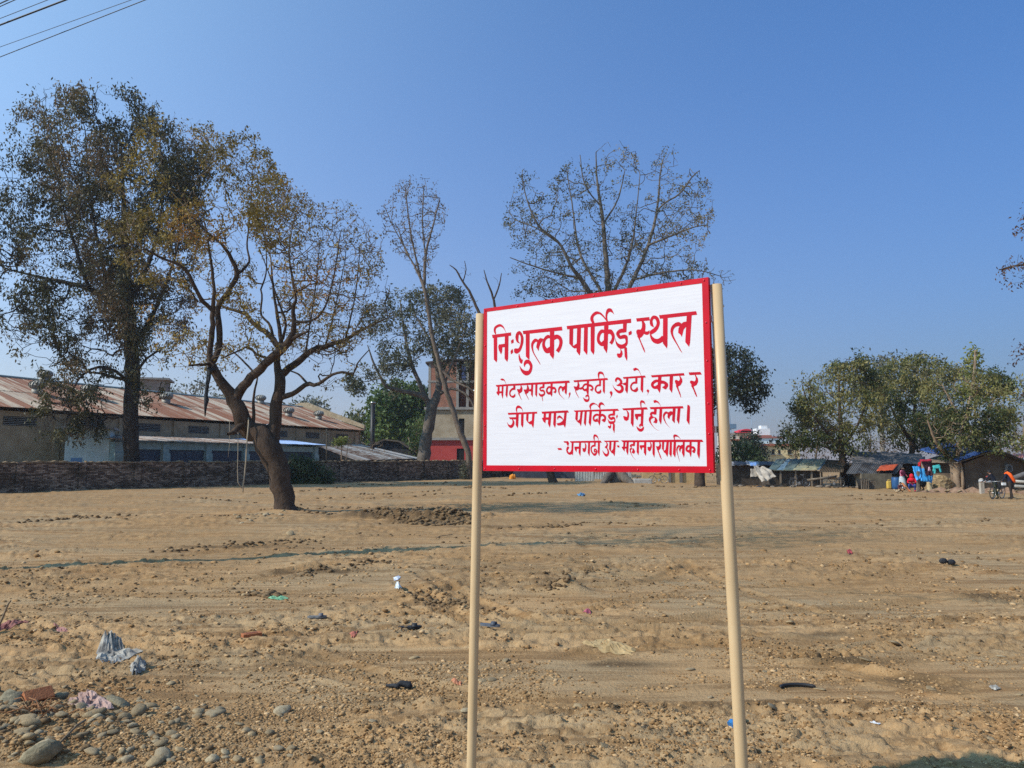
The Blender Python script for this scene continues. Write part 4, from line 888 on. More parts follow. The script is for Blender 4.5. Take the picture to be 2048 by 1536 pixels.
# building beyond the warehouse: brick water room and a second pale roof
bk = thing('rooftop_block', 'grey brick block rising behind the rusty roof beside the tall trunk', 'building', tuple(at(292, 921, 92).xy) + (0,))
q = at(292, 921, 92)
m = MB(); m.box((q.x, q.y, 5.5), (4.2, 4, 13.0), 0.3); m.build('wall', worn('grey_brown_block', (0.16, 0.13, 0.11), (0.24, 0.20, 0.17), 3, 0.9), bk)
m = MB(); m.box((q.x, q.y, 12.1), (5.0, 4.6, 0.22), 0.3); m.build('roof_slab', conc_m, bk)
fr = thing('far_shed', 'dark grey shed roof peeking over the rusty ridge', 'shed', (-62, 92, 0))
q = at(52, 921, 95)
m = MB(); m.prism([Vector((q.x - 4.5, q.y, -0.2)), Vector((q.x + 12, q.y, -0.2)), Vector((q.x + 12, q.y, 11.2)), Vector((q.x - 1.6, q.y, 12.4)), Vector((q.x - 4.5, q.y, 11.6))], Vector((0, 8, 0))); m.build('wall', worn('slate_grey_sheet', (0.11, 0.14, 0.16), (0.17, 0.20, 0.22), 2, 0.7), fr)
m = MB(); m.prism([Vector((q.x - 5.0, q.y - 0.4, 11.65)), Vector((q.x - 1.6, q.y - 0.4, 12.55)), Vector((q.x + 12.6, q.y - 0.4, 11.3)), Vector((q.x + 12.6, q.y - 0.4, 11.1)), Vector((q.x - 1.6, q.y - 0.4, 12.35)), Vector((q.x - 5.0, q.y - 0.4, 11.45))], Vector((0, 9, 0))); m.build('roof', plain('blue_grey_roof', (0.16, 0.22, 0.27), 0.5), fr)

# patchwork sheds behind the wall, right of the stalls
ps = thing('patched_shed', 'low shed with patched grey and brown tin sheets behind the wall', 'shed', (-20.5, 86, 0))
P1, P2, P3, P4 = at(637, 894, 82.0), at(722, 889, 97.0), at(842, 917, 99.0), at(712, 921, 82.5)
m = MB()
for a_, b_ in ((P1, P2), (P2, P3), (P3, P4), (P4, P1)):
    m.add([Vector((a_.x, a_.y, -0.2)), Vector((b_.x, b_.y, -0.2)), b_ - Vector((0, 0, .06)), a_ - Vector((0, 0, .06))], [(0, 1, 2, 3)])
m.build('wall', plain('sooty_boards', (0.06, 0.05, 0.04), 0.9), ps)
ns_ = 15; patch = []
old_ms = [rust_mat('patched_tin', (0.46, 0.44, 0.41), (0.20, 0.14, 0.10), 0.46, 0.66, (2, 0.3, 1)), rust_mat('brown_tin', (0.34, 0.28, 0.23), (0.14, 0.08, 0.05), 0.45, 0.65, (2, 0.3, 1))]
for i in range(ns_):
    t0, t1 = i / ns_, (i + 1.06) / ns_
    a_, b_, c_, d_ = P1.lerp(P2, t0), P1.lerp(P2, t1), P4.lerp(P3, t1), P4.lerp(P3, t0)
    m = MB(); nn = 12; vs = []
    for j in range(nn + 1):
        for e_ in (0, 1):
            q = a_.lerp(b_, j / nn).lerp(d_.lerp(c_, j / nn), e_)
            vs.append(q + Vector((0, 0, 0.03 * math.sin(j * math.pi * 0.9) + (i % 2) * 0.02 + random.uniform(0, .02))))
    m.add(vs, [(2 * j, 2 * j + 1, 2 * j + 3, 2 * j + 2) for j in range(nn)]); m.build('roof_sheet', random.choice(old_ms), ps)
hut = thing('tarp_hut', 'dark tarpaulin hut beside the tall black flue pipe', 'hut', tuple(at(795, 921, 104).xy) + (0,))
q = at(795, 921, 104)
tarp_dark = worn('black_tarpaulin', (0.022, 0.022, 0.024), (0.055, 0.055, 0.058), 2.0, 0.6, 5, 0.5)
m = MB(); m.prism([Vector((q.x - 4.5, q.y, -.2)), Vector((q.x + 3.6, q.y, -.2)), Vector((q.x + 3.4, q.y, 2.6)), Vector((q.x + 0.2, q.y, 4.7)), Vector((q.x - 1.8, q.y, 4.9)), Vector((q.x - 4.6, q.y, 3.9))], Vector((0, 4, 0))); m.build('wall', tarp_dark, hut)
m = MB(); m.prism([Vector((q.x - 4.9, q.y - .5, 4.0)), Vector((q.x - 1.8, q.y - .5, 5.1)), Vector((q.x + 0.3, q.y - .5, 4.85)), Vector((q.x + 4.0, q.y - .5, 2.4)), Vector((q.x + 4.0, q.y - .5, 2.25)), Vector((q.x + 0.2, q.y - .5, 4.65)), Vector((q.x - 1.8, q.y - .5, 4.9)), Vector((q.x - 4.9, q.y - .5, 3.85))], Vector((0, 5, 0))); m.build('roof', worn('old_brown_cover', (0.06, 0.05, 0.04), (0.15, 0.12, 0.09), 1.5, 0.8), hut)
fp = at(745, 886, 95); ft = at(746, 806, 95)
fl = thing('flue_pipe', 'tall black metal flue pipe standing behind the patched shed', 'chimney', (fp.x, fp.y, 0))
m = MB(); m.tube([Vector((fp.x, fp.y, -0.2)), Vector((ft.x, ft.y, ft.z))], 0.29, 12); m.build('pipe', plain('black_flue_steel', (0.02, 0.018, 0.018), 0.5), fl, True)
m = MB(); m.tube([Vector((ft.x, ft.y, ft.z - 0.05)), Vector((ft.x, ft.y, ft.z + 0.12))], 0.34, 12); m.build('cap', steel_m, fl, True)

# ------------------------------------------------------------------ red and cream building with unfinished brick storeys
RB = at(852, 921, 101.0)
rb = thing('unfinished_building', 'tall building with red ground floor, cream middle and bare brick top', 'building', (RB.x, RB.y, 0))
redw_m = worn('red_wall_paint', (0.42, 0.055, 0.050), (0.50, 0.075, 0.065), 1.5, 0.75)
cream_m = worn('stained_cream_plaster', (0.33, 0.26, 0.17), (0.47, 0.39, 0.28), 0.8, 0.9, 12, 0.2)
rbr_m, nt, b = new_mat('bare_red_brick')
sx = nd(nt, 'ShaderNodeSeparateXYZ'); nt.links.new(pos(nt), sx.inputs[0]); cx = nd(nt, 'ShaderNodeCombineXYZ'); nt.links.new(sx.outputs[0], cx.inputs[0]); nt.links.new(sx.outputs[2], cx.inputs[1])
bt = nd(nt, 'ShaderNodeTexBrick'); nt.links.new(cx.outputs[0], bt.inputs['Vector']); bt.inputs['Scale'].default_value = 1.0; bt.inputs['Brick Width'].default_value = 0.25; bt.inputs['Row Height'].default_value = 0.10; bt.inputs['Mortar Size'].default_value = 0.012
bt.inputs['Color1'].default_value = (0.34, 0.10, 0.055, 1); bt.inputs['Color2'].default_value = (0.45, 0.17, 0.09, 1); bt.inputs['Mortar'].default_value = (0.26, 0.21, 0.17, 1)
nt.links.new(mixc(nt, ramp(nt, noise(nt, pos(nt), 0.9, 5.0), [(0.5, (0, 0, 0)), (0.7, (0.6, 0.6, 0.6))]), bt.outputs['Color'], (0.14, 0.10, 0.08)), b.inputs['Base Color']); b.inputs['Roughness'].default_value = 0.9
WB = 11.2; DB = 9.0
def zpx(py, Y): return at(1024, py, Y).z
z1, z2, z3, z4, z5 = zpx(879, 101), zpx(818, 101), zpx(763, 101), zpx(724, 101), zpx(717, 101)
def rbox(mb, x0, z0, x1, z1_, y0=0.0, dy=0.25): mb.obox(Vector((RB.x + x0, RB.y + y0, z0)), Vector((x1 - x0, 0, 0)), Vector((0, dy, 0)), Vector((0, 0, z1_ - z0)))
def storey(name, mat, z0, z1_, holes):
    """front wall with real openings, plus the other three walls"""
    m = MB(); xs = 0.0
    for (a_, b_, lo, hi) in holes:
        rbox(m, xs, z0, a_, z1_); rbox(m, a_, z0, b_, lo); rbox(m, a_, hi, b_, z1_); xs = b_
    rbox(m, xs, z0, WB, z1_)
    rbox(m, 0, z0, 0.25, z1_, 0.25, DB - .5); rbox(m, WB - .25, z0, WB, z1_, 0.25, DB - .5); rbox(m, 0, z0, WB, z1_, DB - .25, .25)
    m.build(name, mat, rb)
def xp(px): return (px - 852) / FPX * 101.0
storey('ground_floor_wall', redw_m, -0.2, z1 - 0.1, [(xp(913), xp(928), -0.19, zpx(897, 101))])
storey('middle_floor_wall', cream_m, z1 + 0.25, z2 - 0.15, [(xp(916.5), xp(928), zpx(876, 101), zpx(837, 101))])
for zz, ov in ((z1, 0.35), (z2, 0.30)):
    m = MB(); rbox(m, -ov, zz - 0.1, WB + ov, zz + 0.25, -ov, DB + 2 * ov); m.build('floor_slab', conc_m, rb)
m = MB(); rbox(m, 0.5, z2 + 0.25, xp(911), z3 - 0.13); rbox(m, 0.5, z3 + 0.13, xp(911), z4); rbox(m, 0.5, z2 + .25, 0.75, z4, .25, DB - 1); m.build('brick_infill', rbr_m, rb)
for x_ in (0.2, xp(911), xp(931), xp(948), 8.2, WB - 0.35):
    m = MB(); rbox(m, x_, z2 + 0.25, x_ + 0.35, z3 - 0.13, -0.02, 0.35); rbox(m, x_, z3 + 0.13, x_ + 0.35, z4, -0.02, 0.35); m.build('column', conc_m, rb)
m = MB(); rbox(m, 0.1, z3 - 0.13, WB - 0.1, z3 + 0.13, -0.05, 0.40); m.build('beam', conc_m, rb)
m = MB(); rbox(m, xp(916), z2 + 0.25, WB, z4, 3.0, 0.2); m.build('inner_wall', rbr_m, rb); m = MB(); rbox(m, 0.5, z2 + .25, WB, z4, DB - .4, .2); m.build('inner_wall', rbr_m, rb)
m = MB(); m.prism([Vector((RB.x - 0.2, RB.y - 0.3, z4)), Vector((RB.x + xp(905), RB.y - 0.3, z5)), Vector((RB.x + WB + 0.2, RB.y - 0.3, z4 - 0.1)), Vector((RB.x + WB + 0.2, RB.y - 0.3, z4 - 0.3)), Vector((RB.x + xp(905), RB.y - 0.3, z5 - 0.22)), Vector((RB.x - 0.2, RB.y - 0.3, z4 - 0.22))], Vector((0, DB + .6, 0))); m.build('roof', worn('dark_roof_sheet', (0.06, 0.05, 0.045), (0.12, 0.09, 0.08), 2, 0.8), rb)
m = MB(); rbox(m, xp(922), z3 + 0.13, xp(931), z4 - 0.25, 0.1, 0.05); m.build('blue_curtain', plain('blue_cloth', (0.06, 0.09, 0.22), 0.8), rb)
m = MB(); rbox(m, xp(913), -0.19, xp(928), zpx(897, 101), 0.12, 0.06); m.build('door', dark_m, rb)
m = MB(); rbox(m, xp(916.5), zpx(876, 101), xp(928), zpx(837, 101), 0.14, 0.06); m.build('window', dark_m, rb)

# dark low building and yards seen under the sign
dk = thing('dark_plinth_house', 'low house with dark slate-blue wall seen under the sign', 'house', tuple(at(1085, 957, 88).xy) + (0,))
q = at(1027, 921, 88); q2 = at(1160, 921, 88)
m = MB(); m.obox(Vector((q.x, 88, -.2)), Vector((q2.x - q.x, 0, 0)), Vector((0, 5, 0)), Vector((0, 0, 3.0))); m.build('wall', worn('slate_blue_wall', (0.035, 0.042, 0.060), (0.06, 0.068, 0.09), 2, 0.8), dk)
m = MB(); m.obox(Vector((q.x - .3, 87.6, 2.8)), Vector((q2.x - q.x + .6, 0, 0)), Vector((0, 5.8, 0)), Vector((0, 0, .18))); m.build('roof_slab', conc_m, dk)
cf = thing('tin_fence', 'fence of pale corrugated tin sheets behind the buttressed trunk', 'fence', tuple(at(1190, 963, 74).xy) + (0,))
fsh = sheet_mesh(1.9, 1.25, 12, 0.03, 'tin_sheet', 3); fsh.materials.append(rust_mat('pale_tin', (0.44, 0.45, 0.42), (0.30, 0.25, 0.20), 0.55, 0.75, (0.4, 2.0, 1)))
a_ = at(1150, 921, 74); 
for i in range(3):
    o = bpy.data.objects.new('tin_sheet', fsh); COL.objects.link(o); o.parent = cf
    o.location = Vector((a_.x + i * 1.85, 74 + 0.02 * i, -0.05)) - origin(cf); o.rotation_euler = (math.radians(90), 0, random.uniform(-.03, .03))
    if i == 1: o.location.z += 0.3
for i in range(4):
    m = MB(); m.box((a_.x + i * 1.85, 74.1, 0.6), (0.1, 0.1, 1.5)); m.build('fence_post', bark_mat('fence_timber', (0.10, 0.07, 0.045), (0.2, 0.15, 0.10)) if i == 0 else bpy.data.materials['fence_timber'], cf)
yw = thing('yellow_wall', 'low rough ochre yellow wall under the right end of the sign', 'wall', tuple(at(1340, 966, 70).xy) + (0,))
ochre_m = worn('rough_ochre_plaster', (0.42, 0.28, 0.13), (0.56, 0.40, 0.20), 2.0, 0.95, 12, 0.6)
for pa, pb in ((1284, 1336), (1341, 1358), (1364, 1412)):
    q, q2 = at(pa, 921, 70), at(pb, 921, 70)
    m = MB(); m.obox(Vector((q.x, 70, -.2)), Vector((q2.x - q.x, 0, 0)), Vector((0, .35, 0)), Vector((0, 0, 1.9))); m.build('wall_panel', ochre_m, yw)
for px in (1338.5, 1361):
    q = at(px, 921, 70); m = MB(); m.box((q.x, 70.1, 0.9), (0.24, 0.5, 2.3)); m.build('gate_pier', worn('grey_pier', (0.12, 0.11, 0.10), (0.2, 0.18, 0.16), 3), yw)

# ------------------------------------------------------------------ far town on the right
def block(name, label, cat, x0, x1, ytop, Y, wall_mat, wins=(), parapet=None, dep=8.0, ov=0.3):
    q, q2 = at(x0, 921, Y), at(x1, 921, Y); zt = zpx(ytop, Y)
    t = thing(name, label, cat, (q.x, Y, 0))
    m = MB(); m.obox(Vector((q.x, Y, -.3)), Vector((q2.x - q.x, 0, 0)), Vector((0, dep, 0)), Vector((0, 0, zt + .3))); m.build('wall', wall_mat, t)
    m = MB(); m.obox(Vector((q.x - ov, Y - ov, zt)), Vector((q2.x - q.x + 2 * ov, 0, 0)), Vector((0, dep + 2 * ov, 0)), Vector((0, 0, 0.35))); m.build('roof_slab', parapet or conc_m, t)
    for (wx0, wx1, wy0, wy1) in wins:
        a_, b_ = at(wx0, wy0, Y), at(wx1, wy1, Y)
        m = MB(); m.obox(Vector((a_.x, Y - .03, b_.z)), Vector((b_.x - a_.x, 0, 0)), Vector((0, .03, 0)), Vector((0, 0, a_.z - b_.z))); wo = m.build('window', dark_m, t)
        m = MB(); m.obox(Vector((a_.x - .15, Y - .25, b_.z - .12)), Vector((b_.x - a_.x + .3, 0, 0)), Vector((0, .25, 0)), Vector((0, 0, .12))); m.build('sill', conc_m, wo)
    return t
terra_m = plain('terracotta_trim', (0.35, 0.12, 0.07), 0.8)
paleblue_m = worn('pale_blue_wash', (0.48, 0.58, 0.64), (0.60, 0.69, 0.74), 1, 0.85)
lemon_m = worn('lemon_plaster', (0.62, 0.48, 0.24), (0.72, 0.58, 0.33), 1, 0.85)
creamw_m = worn('cream_wash', (0.60, 0.54, 0.44), (0.70, 0.64, 0.54), 1, 0.85)
block('lemon_house', 'flat-roofed lemon yellow house with brown roof edge among trees', 'house', 1526, 1600, 892, 120, lemon_m, [(1543, 1549, 899, 908), (1556, 1561, 900, 908), (1575, 1583, 899, 908)], terra_m)
block('blue_house', 'pale blue house with long flat roof behind the lemon house', 'house', 1518, 1566, 876, 165, paleblue_m, [(1538, 1544, 880, 885), (1552, 1557, 880, 885)], plain('brick_red_roof', (0.33, 0.12, 0.10), 0.7))
block('cream_block', 'long cream town block at the skyline right of the sign post', 'building', 1452, 1503, 868, 210, creamw_m, [(1466, 1471, 873, 878), (1480, 1485, 873, 878), (1493, 1498, 873, 878)])
block('white_house', 'white house with red window trim half hidden in dark trees', 'house', 1466, 1487, 882, 135, creamw_m, [(1472, 1476, 886, 891), (1478, 1482, 886, 893)], terra_m)
block('skyline_house', 'terracotta roofed house with white roof room on the skyline', 'house', 1509, 1542, 873, 190, creamw_m, [(1518, 1523, 877, 881)], terra_m)
q = at(1531, 866, 190)
tk = thing('roof_tank_room', 'small white stair room on the skyline house roof', 'roof room', (q.x, 192, zpx(873, 190)))
m = MB(); m.box((q.x, 193, zpx(873, 190) + 1.1), (3.4, 3, 2.0)); m.box((q.x + .4, 193, zpx(873, 190) + 2.5), (1.6, 2, .8)); m.build('wall', plain('white_wash', (0.72, 0.72, 0.72), 0.8), tk)
rt = thing('red_roof_canopy', 'bright red curved canopy on the far cream block roof', 'canopy', tuple(at(1494, 870, 206).xy) + (zpx(868, 210),))
q = at(1494, 868, 206); m = MB(); zt = zpx(868, 210) + 0.4
pts = []
for j in range(9):
    a = math.pi * j / 8; pts.append(Vector((q.x - 1.6 * 1.1 * math.cos(a) * 1.0 - 0, 206, zt + 0.9 * math.sin(a))))
m.prism(pts, Vector((0, 5, 0))); m.box((q.x, 208, zt + .15), (4.6, 4, .5)); m.build('cover', plain('bright_red_sheet', (0.62, 0.03, 0.05), 0.5), rt)
q = at(1455, 921, 230); tw = thing('lattice_tower', 'pale blue lattice tower with boxed platform beside the sign post', 'tower', (q.x, 230, 0))
twm = plain('tower_blue_steel', (0.26, 0.35, 0.46), 0.5)
zt = zpx(822, 230)
for sx_, sy_ in ((-1, -1), (1, -1), (1, 1), (-1, 1)):
    m = MB(); m.tube([Vector((q.x + sx_ * 1.5, 230 + sy_ * 1.5, 0)), Vector((q.x + sx_ * 0.7, 230 + sy_ * .7, zt))], 0.2, 6); m.build('tower_leg', twm, tw)
m = MB()
for k in range(11):
    za, zb = zt * k / 11, zt * (k + 1) / 11; wa, wb = 1.5 - .8 * k / 11, 1.5 - .8 * (k + 1) / 11
    for e_ in (-1, 1):
        m.tube([Vector((q.x - wa, 230 + e_ * wa, za)), Vector((q.x + wb, 230 + e_ * wb, zb))], .1, 4); m.tube([Vector((q.x + wa, 230 + e_ * wa, za)), Vector((q.x - wb, 230 + e_ * wb, zb))], .1, 4)
        m.tube([Vector((q.x + e_ * wa, 230 - wa, za)), Vector((q.x + e_ * wb, 230 + wb, zb))], .1, 4); m.tube([Vector((q.x - wa, 230 + e_ * wa, za)), Vector((q.x + wa, 230 + e_ * wa, za))], .1, 4)
m.build('bracing', twm, tw)
m = MB(); m.box((q.x + .9, 230, zpx(853, 230)), (3.6, 2.6, 1.5)); m.build('platform', plain('tower_box', (0.13, 0.20, 0.28), 0.5), tw)
q = at(1506, 921, 150); m = MB(); m.tube([Vector((q.x, 150, 0)), Vector((q.x, 150, zpx(832, 150)))], .05, 5)
tag(m.build('antenna_mast', twm), 'hair-thin antenna mast rising over the far town roofs', 'mast')
# ------------------------------------------------------------------ trees
def in_poly(x, y, poly):
    p = np.array(poly, float); inside = np.zeros(len(x), bool); j = len(p) - 1
    for i in range(len(p)):
        c = ((p[i, 1] > y) != (p[j, 1] > y)) & (x < (p[j, 0] - p[i, 0]) * (y - p[i, 1]) / (p[j, 1] - p[i, 1] + 1e-9) + p[i, 0])
        inside ^= c; j = i
    return inside
def edge_dist(x, y, poly):
    p = np.array(poly, float); d = np.full(len(x), 1e9)
    for i in range(len(p)):
        a, b = p[i], p[(i + 1) % len(p)]; L2 = ((b - a) ** 2).sum() + 1e-9
        t = np.clip(((x - a[0]) * (b[0] - a[0]) + (y - a[1]) * (b[1] - a[1])) / L2, 0, 1)
        d = np.minimum(d, np.hypot(x - a[0] - t * (b[0] - a[0]), y - a[1] - t * (b[1] - a[1])))
    return d
def crown_points(R, poly, n, Y, depth, gap=0.42, gs=0.35, seed=0, dc=0.0):
    """points filling a crown whose outline is sighted at depth Y; rounded in depth, with airy gaps"""
    p = np.array(poly, float); lo, hi = p.min(0), p.max(0); out = []
    dmax = None
    while sum(len(o) for o in out) < n:
        x = R.uniform(lo[0], hi[0], n * 3); y = R.uniform(lo[1], hi[1], n * 3)
        k = in_poly(x, y, poly); x, y = x[k], y[k]
        d = edge_dist(x, y, poly)
        if dmax is None: dmax = d.max()
        q = np.clip(d / (0.75 * dmax), 0, 1)
        dy = depth * np.sqrt(1 - (1 - q) ** 2) * R.uniform(-1, 1, len(x)) + dc
        a = (x - 1024) / FPX; b = (768 - y) / FPX
        f = math.cos(PITCH) - b * math.sin(PITCH); u = math.sin(PITCH) + b * math.cos(PITCH)
        P = np.stack([a / f * Y, Y + dy, CAMZ + u / f * Y], 1)
        g = n3(P[:, 0], P[:, 1], P[:, 2], gs, seed)
        out.append(P[g > gap + 0.15 * (1 - q) ** 2])
    return np.concatenate(out)[:n]
def resample(pts, step):
    c = catmull(pts, 10); d = np.linalg.norm(np.diff(c[:, :3], axis=0), axis=1); s = np.concatenate([[0], np.cumsum(d)])
    n = max(2, int(round(s[-1] / step)) + 1); t = np.linspace(0, s[-1], n)
    return np.stack([np.interp(t, s, c[:, k]) for k in range(c.shape[1])], 1)
def grow(R, limbs, targets, step, bf, wob, r_tip, expo, up=0.10):
    cap = 4000 + len(targets) * 14
    P = np.zeros((cap, 3)); par = np.full(cap, -1); plen = np.zeros(cap); rl = np.zeros(cap); n = 0
    for li, limb in enumerate(limbs):
        L = resample(np.array(limb), step)
        if li == 0: prev = -1; s0 = 0
        else:
            prev = int(np.argmin(((P[:n] - L[0, :3]) ** 2).sum(1))); s0 = 0
        for k in range(s0, len(L)):
            P[n] = L[k, :3] + (R.normal(0, 1, 3) * min(L[k, 3] * 0.12, 0.03) if k and li < 99 else 0); par[n] = prev; rl[n] = L[k, 3]
            plen[n] = 0 if prev < 0 else plen[prev] + np.linalg.norm(P[n] - P[prev]); prev = n; n += 1
    base = n
    if len(targets):
        d0 = np.array([((P[:base] - t) ** 2).sum(1).min() for t in targets])
        order = np.argsort(np.sqrt(d0) + R.normal(0, 0.15 * math.sqrt(d0.mean()), len(d0)))
        zmin = P[:base, 2].max() * 0.18
        for ti in order:
            t = targets[ti]
            dd = P[:n] - t
            d = np.sqrt((dd ** 2).sum(1))
            cost = d + bf * plen[:n] + np.where(P[:n, 2] < zmin, 3.0, 0.0) + 0.25 * np.maximum(0, dd[:, 2])
            j = int(np.argmin(cost)); L = d[j]
            k = max(1, int(round(L / step)))
            if n + k >= cap: break
            a = P[j]; side = R.normal(0, 1, 3) * wob * L; prev = j
            for q in range(1, k + 1):
                f = q / k; bow = math.sin(math.pi * f)
                P[n] = a * (1 - f) + t * f + side * bow + np.array([0, 0, -up * L * bow]) + R.normal(0, 1, 3) * step * 0.06
                par[n] = prev; plen[n] = plen[prev] + L / k; prev = n; n += 1
    P, par, rl = P[:n], par[:n], rl[:n]
    acc = np.zeros(n); kids = np.zeros(n, int)
    for i in range(n - 1, 0, -1):
        if acc[i] == 0: acc[i] = r_tip ** expo
        if par[i] >= 0: acc[par[i]] += acc[i]; kids[par[i]] += 1
    r = np.maximum(acc, r_tip ** expo) ** (1 / expo)
    r[:base] = rl[:base]
    for i in range(base, n): r[i] = min(r[i], r[par[i]] * 0.92)
    return P, par, r, kids, base
def tubes(P, par, r, base, off, knob=0.10, seed=0, thin=0.0):
    n = len(P); best = {}
    for i in range(n):
        p = par[i]
        if p >= 0 and (p not in best or r[i] > r[best[p]]): best[p] = i
    V = [[], []]; Q = [[], []]; vc = [0, 0]; R = np.random.default_rng(seed)
    for i in range(n):
        p = par[i]
        if p >= 0 and best.get(p) == i: continue
        ch = [i]
        while ch[-1] in best: ch.append(best[ch[-1]])
        if p >= 0: ch = [p] + ch
        pts = P[ch].copy(); rad = r[ch].copy()
        if p >= 0: rad[0] = min(rad[0], rad[1] * 1.15)
        if len(pts) < 2: continue
        rm = rad.max(); w = 1 if rm < thin else 0; ns = 12 if rm > 0.15 else 8 if rm > 0.07 else 5 if rm > 0.03 else 3
        t = np.gradient(pts, axis=0); t /= np.linalg.norm(t, axis=1)[:, None] + 1e-9
        d = pts[-1] - pts[0]; ref = np.cross(d, [0.3, 0.9, 0.2] if abs(d[1]) < abs(d[2]) else [0.9, 0.2, 0.4]); ref /= np.linalg.norm(ref) + 1e-9
        nn = ref - (t * ref).sum(1)[:, None] * t; nn /= np.linalg.norm(nn, axis=1)[:, None] + 1e-9
        b = np.cross(t, nn)
        a = 2 * math.pi * np.arange(ns) / ns
        rr = rad[:, None] * np.ones(ns)[None]
        if ns >= 8: rr = rr * (1 + knob * R.normal(0, 1, rr.shape))
        ring = pts[:, None] + (nn[:, None] * np.cos(a)[None, :, None] + b[:, None] * np.sin(a)[None, :, None]) * rr[..., None]
        V[w].append(ring.reshape(-1, 3)); m_ = len(pts)
        k = np.arange(m_ - 1)[:, None] * ns + np.arange(ns)[None]; k2 = np.arange(m_ - 1)[:, None] * ns + (np.arange(ns)[None] + 1) % ns
        Q[w].append(np.stack([k, k2, k2 + ns, k + ns], -1).reshape(-1, 4) + vc[w]); vc[w] += len(V[w][-1])
    return [(np.concatenate(V[w]) - off, np.concatenate(Q[w])) for w in (0, 1) if V[w]]
def leaves(R, C, size, aspect, droop, tint, fold=0.25):
    n = len(C)
    a = R.normal(0, 1, (n, 3)); a[:, 2] -= droop * 1.6; a /= np.linalg.norm(a, axis=1)[:, None]
    q = R.normal(0, 1, (n, 3)); s = np.cross(a, q); s /= np.linalg.norm(s, axis=1)[:, None] + 1e-9
    nrm = np.cross(a, s)
    L = size * R.uniform(0.65, 1.3, n)[:, None]; w = L * aspect * 0.5
    mid = C + a * L * 0.45
    V = np.stack([C, mid + s * w + nrm * w * fold, C + a * L - nrm * L * 0.08, mid - s * w + nrm * w * fold], 1).reshape(-1, 3)
    return V, np.arange(n * 4).reshape(-1, 4), tint
def make_tree(name, label, cat, Y, limbs, crowns, bark, leaf, seed, step=0.35, bf=0.12, wob=0.10, r_tip=0.008, expo=2.3, up=0.06,
              n_leaf=8, lsize=0.16, laspect=0.45, lspread=0.18, droop=0.4, group=None, tint_scale=0.8, rmul=1.0, leaf_r=0.02, keep=None, knob=0.06, twig=None, clump=None):
    """limbs: lists of (px, py, depth offset, width in px); crowns: (outline, count, depth radius, gap[, depth centre])"""
    R = np.random.default_rng(seed)
    W = []
    for limb in limbs:
        W.append([(*at(px, py, Y + dy), w * 0.5 / FPX * Y * rmul) for px, py, dy, w in limb])
    T = [crown_points(R, c[0], c[1], Y, c[2], c[3], c[5] if len(c) > 5 else 0.35, seed + i, c[4] if len(c) > 4 else 0.0) for i, c in enumerate(crowns)]
    T = np.concatenate(T) if T else np.zeros((0, 3))
    P, par, r, kids, base = grow(R, W, T, step, bf, wob, r_tip, expo, up)
    root = P[0].copy()
    t = thing(name, label, cat, tuple(root), group)
    tb = tubes(P, par, r, base, root, knob, seed, r_tip * 4.5)
    link('trunk', np_mesh('trunk', *tb[0], smooth=True), bark, t)
    if len(tb) > 1: link('branches', np_mesh('branches', *tb[1], smooth=True), twig or bark, t)
    if n_leaf:
        tw = np.nonzero((r < leaf_r) & (np.arange(len(P)) >= base))[0]
        tips = tw[kids[tw] == 0]
        src = np.concatenate([np.repeat(tips, max(1, int(n_leaf * 1.5))), np.repeat(tw, max(1, int(n_leaf * 0.5)))]) if n_leaf >= 2 else np.concatenate([tips, R.choice(tw, int(len(tw) * n_leaf))])
        f = R.random(len(src))[:, None]; pp = np.where(par[src] >= 0, par[src], src)
        C = P[src] * (1 - f) + P[pp] * f + R.normal(0, lspread, (len(src), 3))
        if clump is not None:
            g_ = n3(C[:, 0], C[:, 1], C[:, 2], clump[0], seed + 9); C = C[g_ + R.normal(0, 0.03, len(C)) > clump[1]]
        if keep is not None: C = C[R.random(len(C)) < keep(C)]
        cl = n3(C[:, 0], C[:, 1], C[:, 2], tint_scale, seed + 3)
        tint = np.clip(0.5 + (cl - 0.5) * 1.6 + R.normal(0, 0.17, len(C)), 0, 1)
        V, Q, tt = leaves(R, C, lsize, laspect, droop, tint)
        link('crown', np_mesh('crown', V - root, Q, attrs={'tint': ('FACE', tt)}), leaf, t)
    return t
bark_dark = bark_mat('dark_brown_bark', (0.028, 0.019, 0.014), (0.105, 0.070, 0.048), 5.0)
bark_black = bark_mat('near_black_bark', (0.014, 0.011, 0.009), (0.055, 0.042, 0.033), 5.0)  # near-black brown tones for the tallest tree
bark_mid = bark_mat('brown_grey_bark', (0.060, 0.050, 0.042), (0.175, 0.145, 0.115), 4.0)
bark_grey = bark_mat('pale_grey_bark', (0.11, 0.095, 0.080), (0.30, 0.265, 0.225), 4.0)
bark_tan = bark_mat('tan_bark', (0.16, 0.105, 0.065), (0.36, 0.26, 0.175), 3.0)
bark_twig = bark_mat('dry_twig_bark', (0.13, 0.092, 0.058), (0.29, 0.215, 0.14), 5.0)
lf_dusty = leaf_mat('dusty_olive_leaf', [(0.0, (0.040, 0.038, 0.014)), (0.35, (0.080, 0.075, 0.026)), (0.65, (0.125, 0.102, 0.040)), (0.85, (0.150, 0.095, 0.044)), (1.0, (0.22, 0.15, 0.08))])
lf_yolive = leaf_mat('yellow_olive_leaf', [(0.0, (0.10, 0.078, 0.022)), (0.35, (0.20, 0.150, 0.036)), (0.65, (0.30, 0.215, 0.046)), (0.85, (0.37, 0.235, 0.05)), (1.0, (0.32, 0.155, 0.04))])
lf_grey = leaf_mat('grey_green_leaf', [(0.0, (0.045, 0.050, 0.028)), (0.4, (0.095, 0.100, 0.056)), (0.75, (0.150, 0.145, 0.085)), (1.0, (0.21, 0.19, 0.11))])
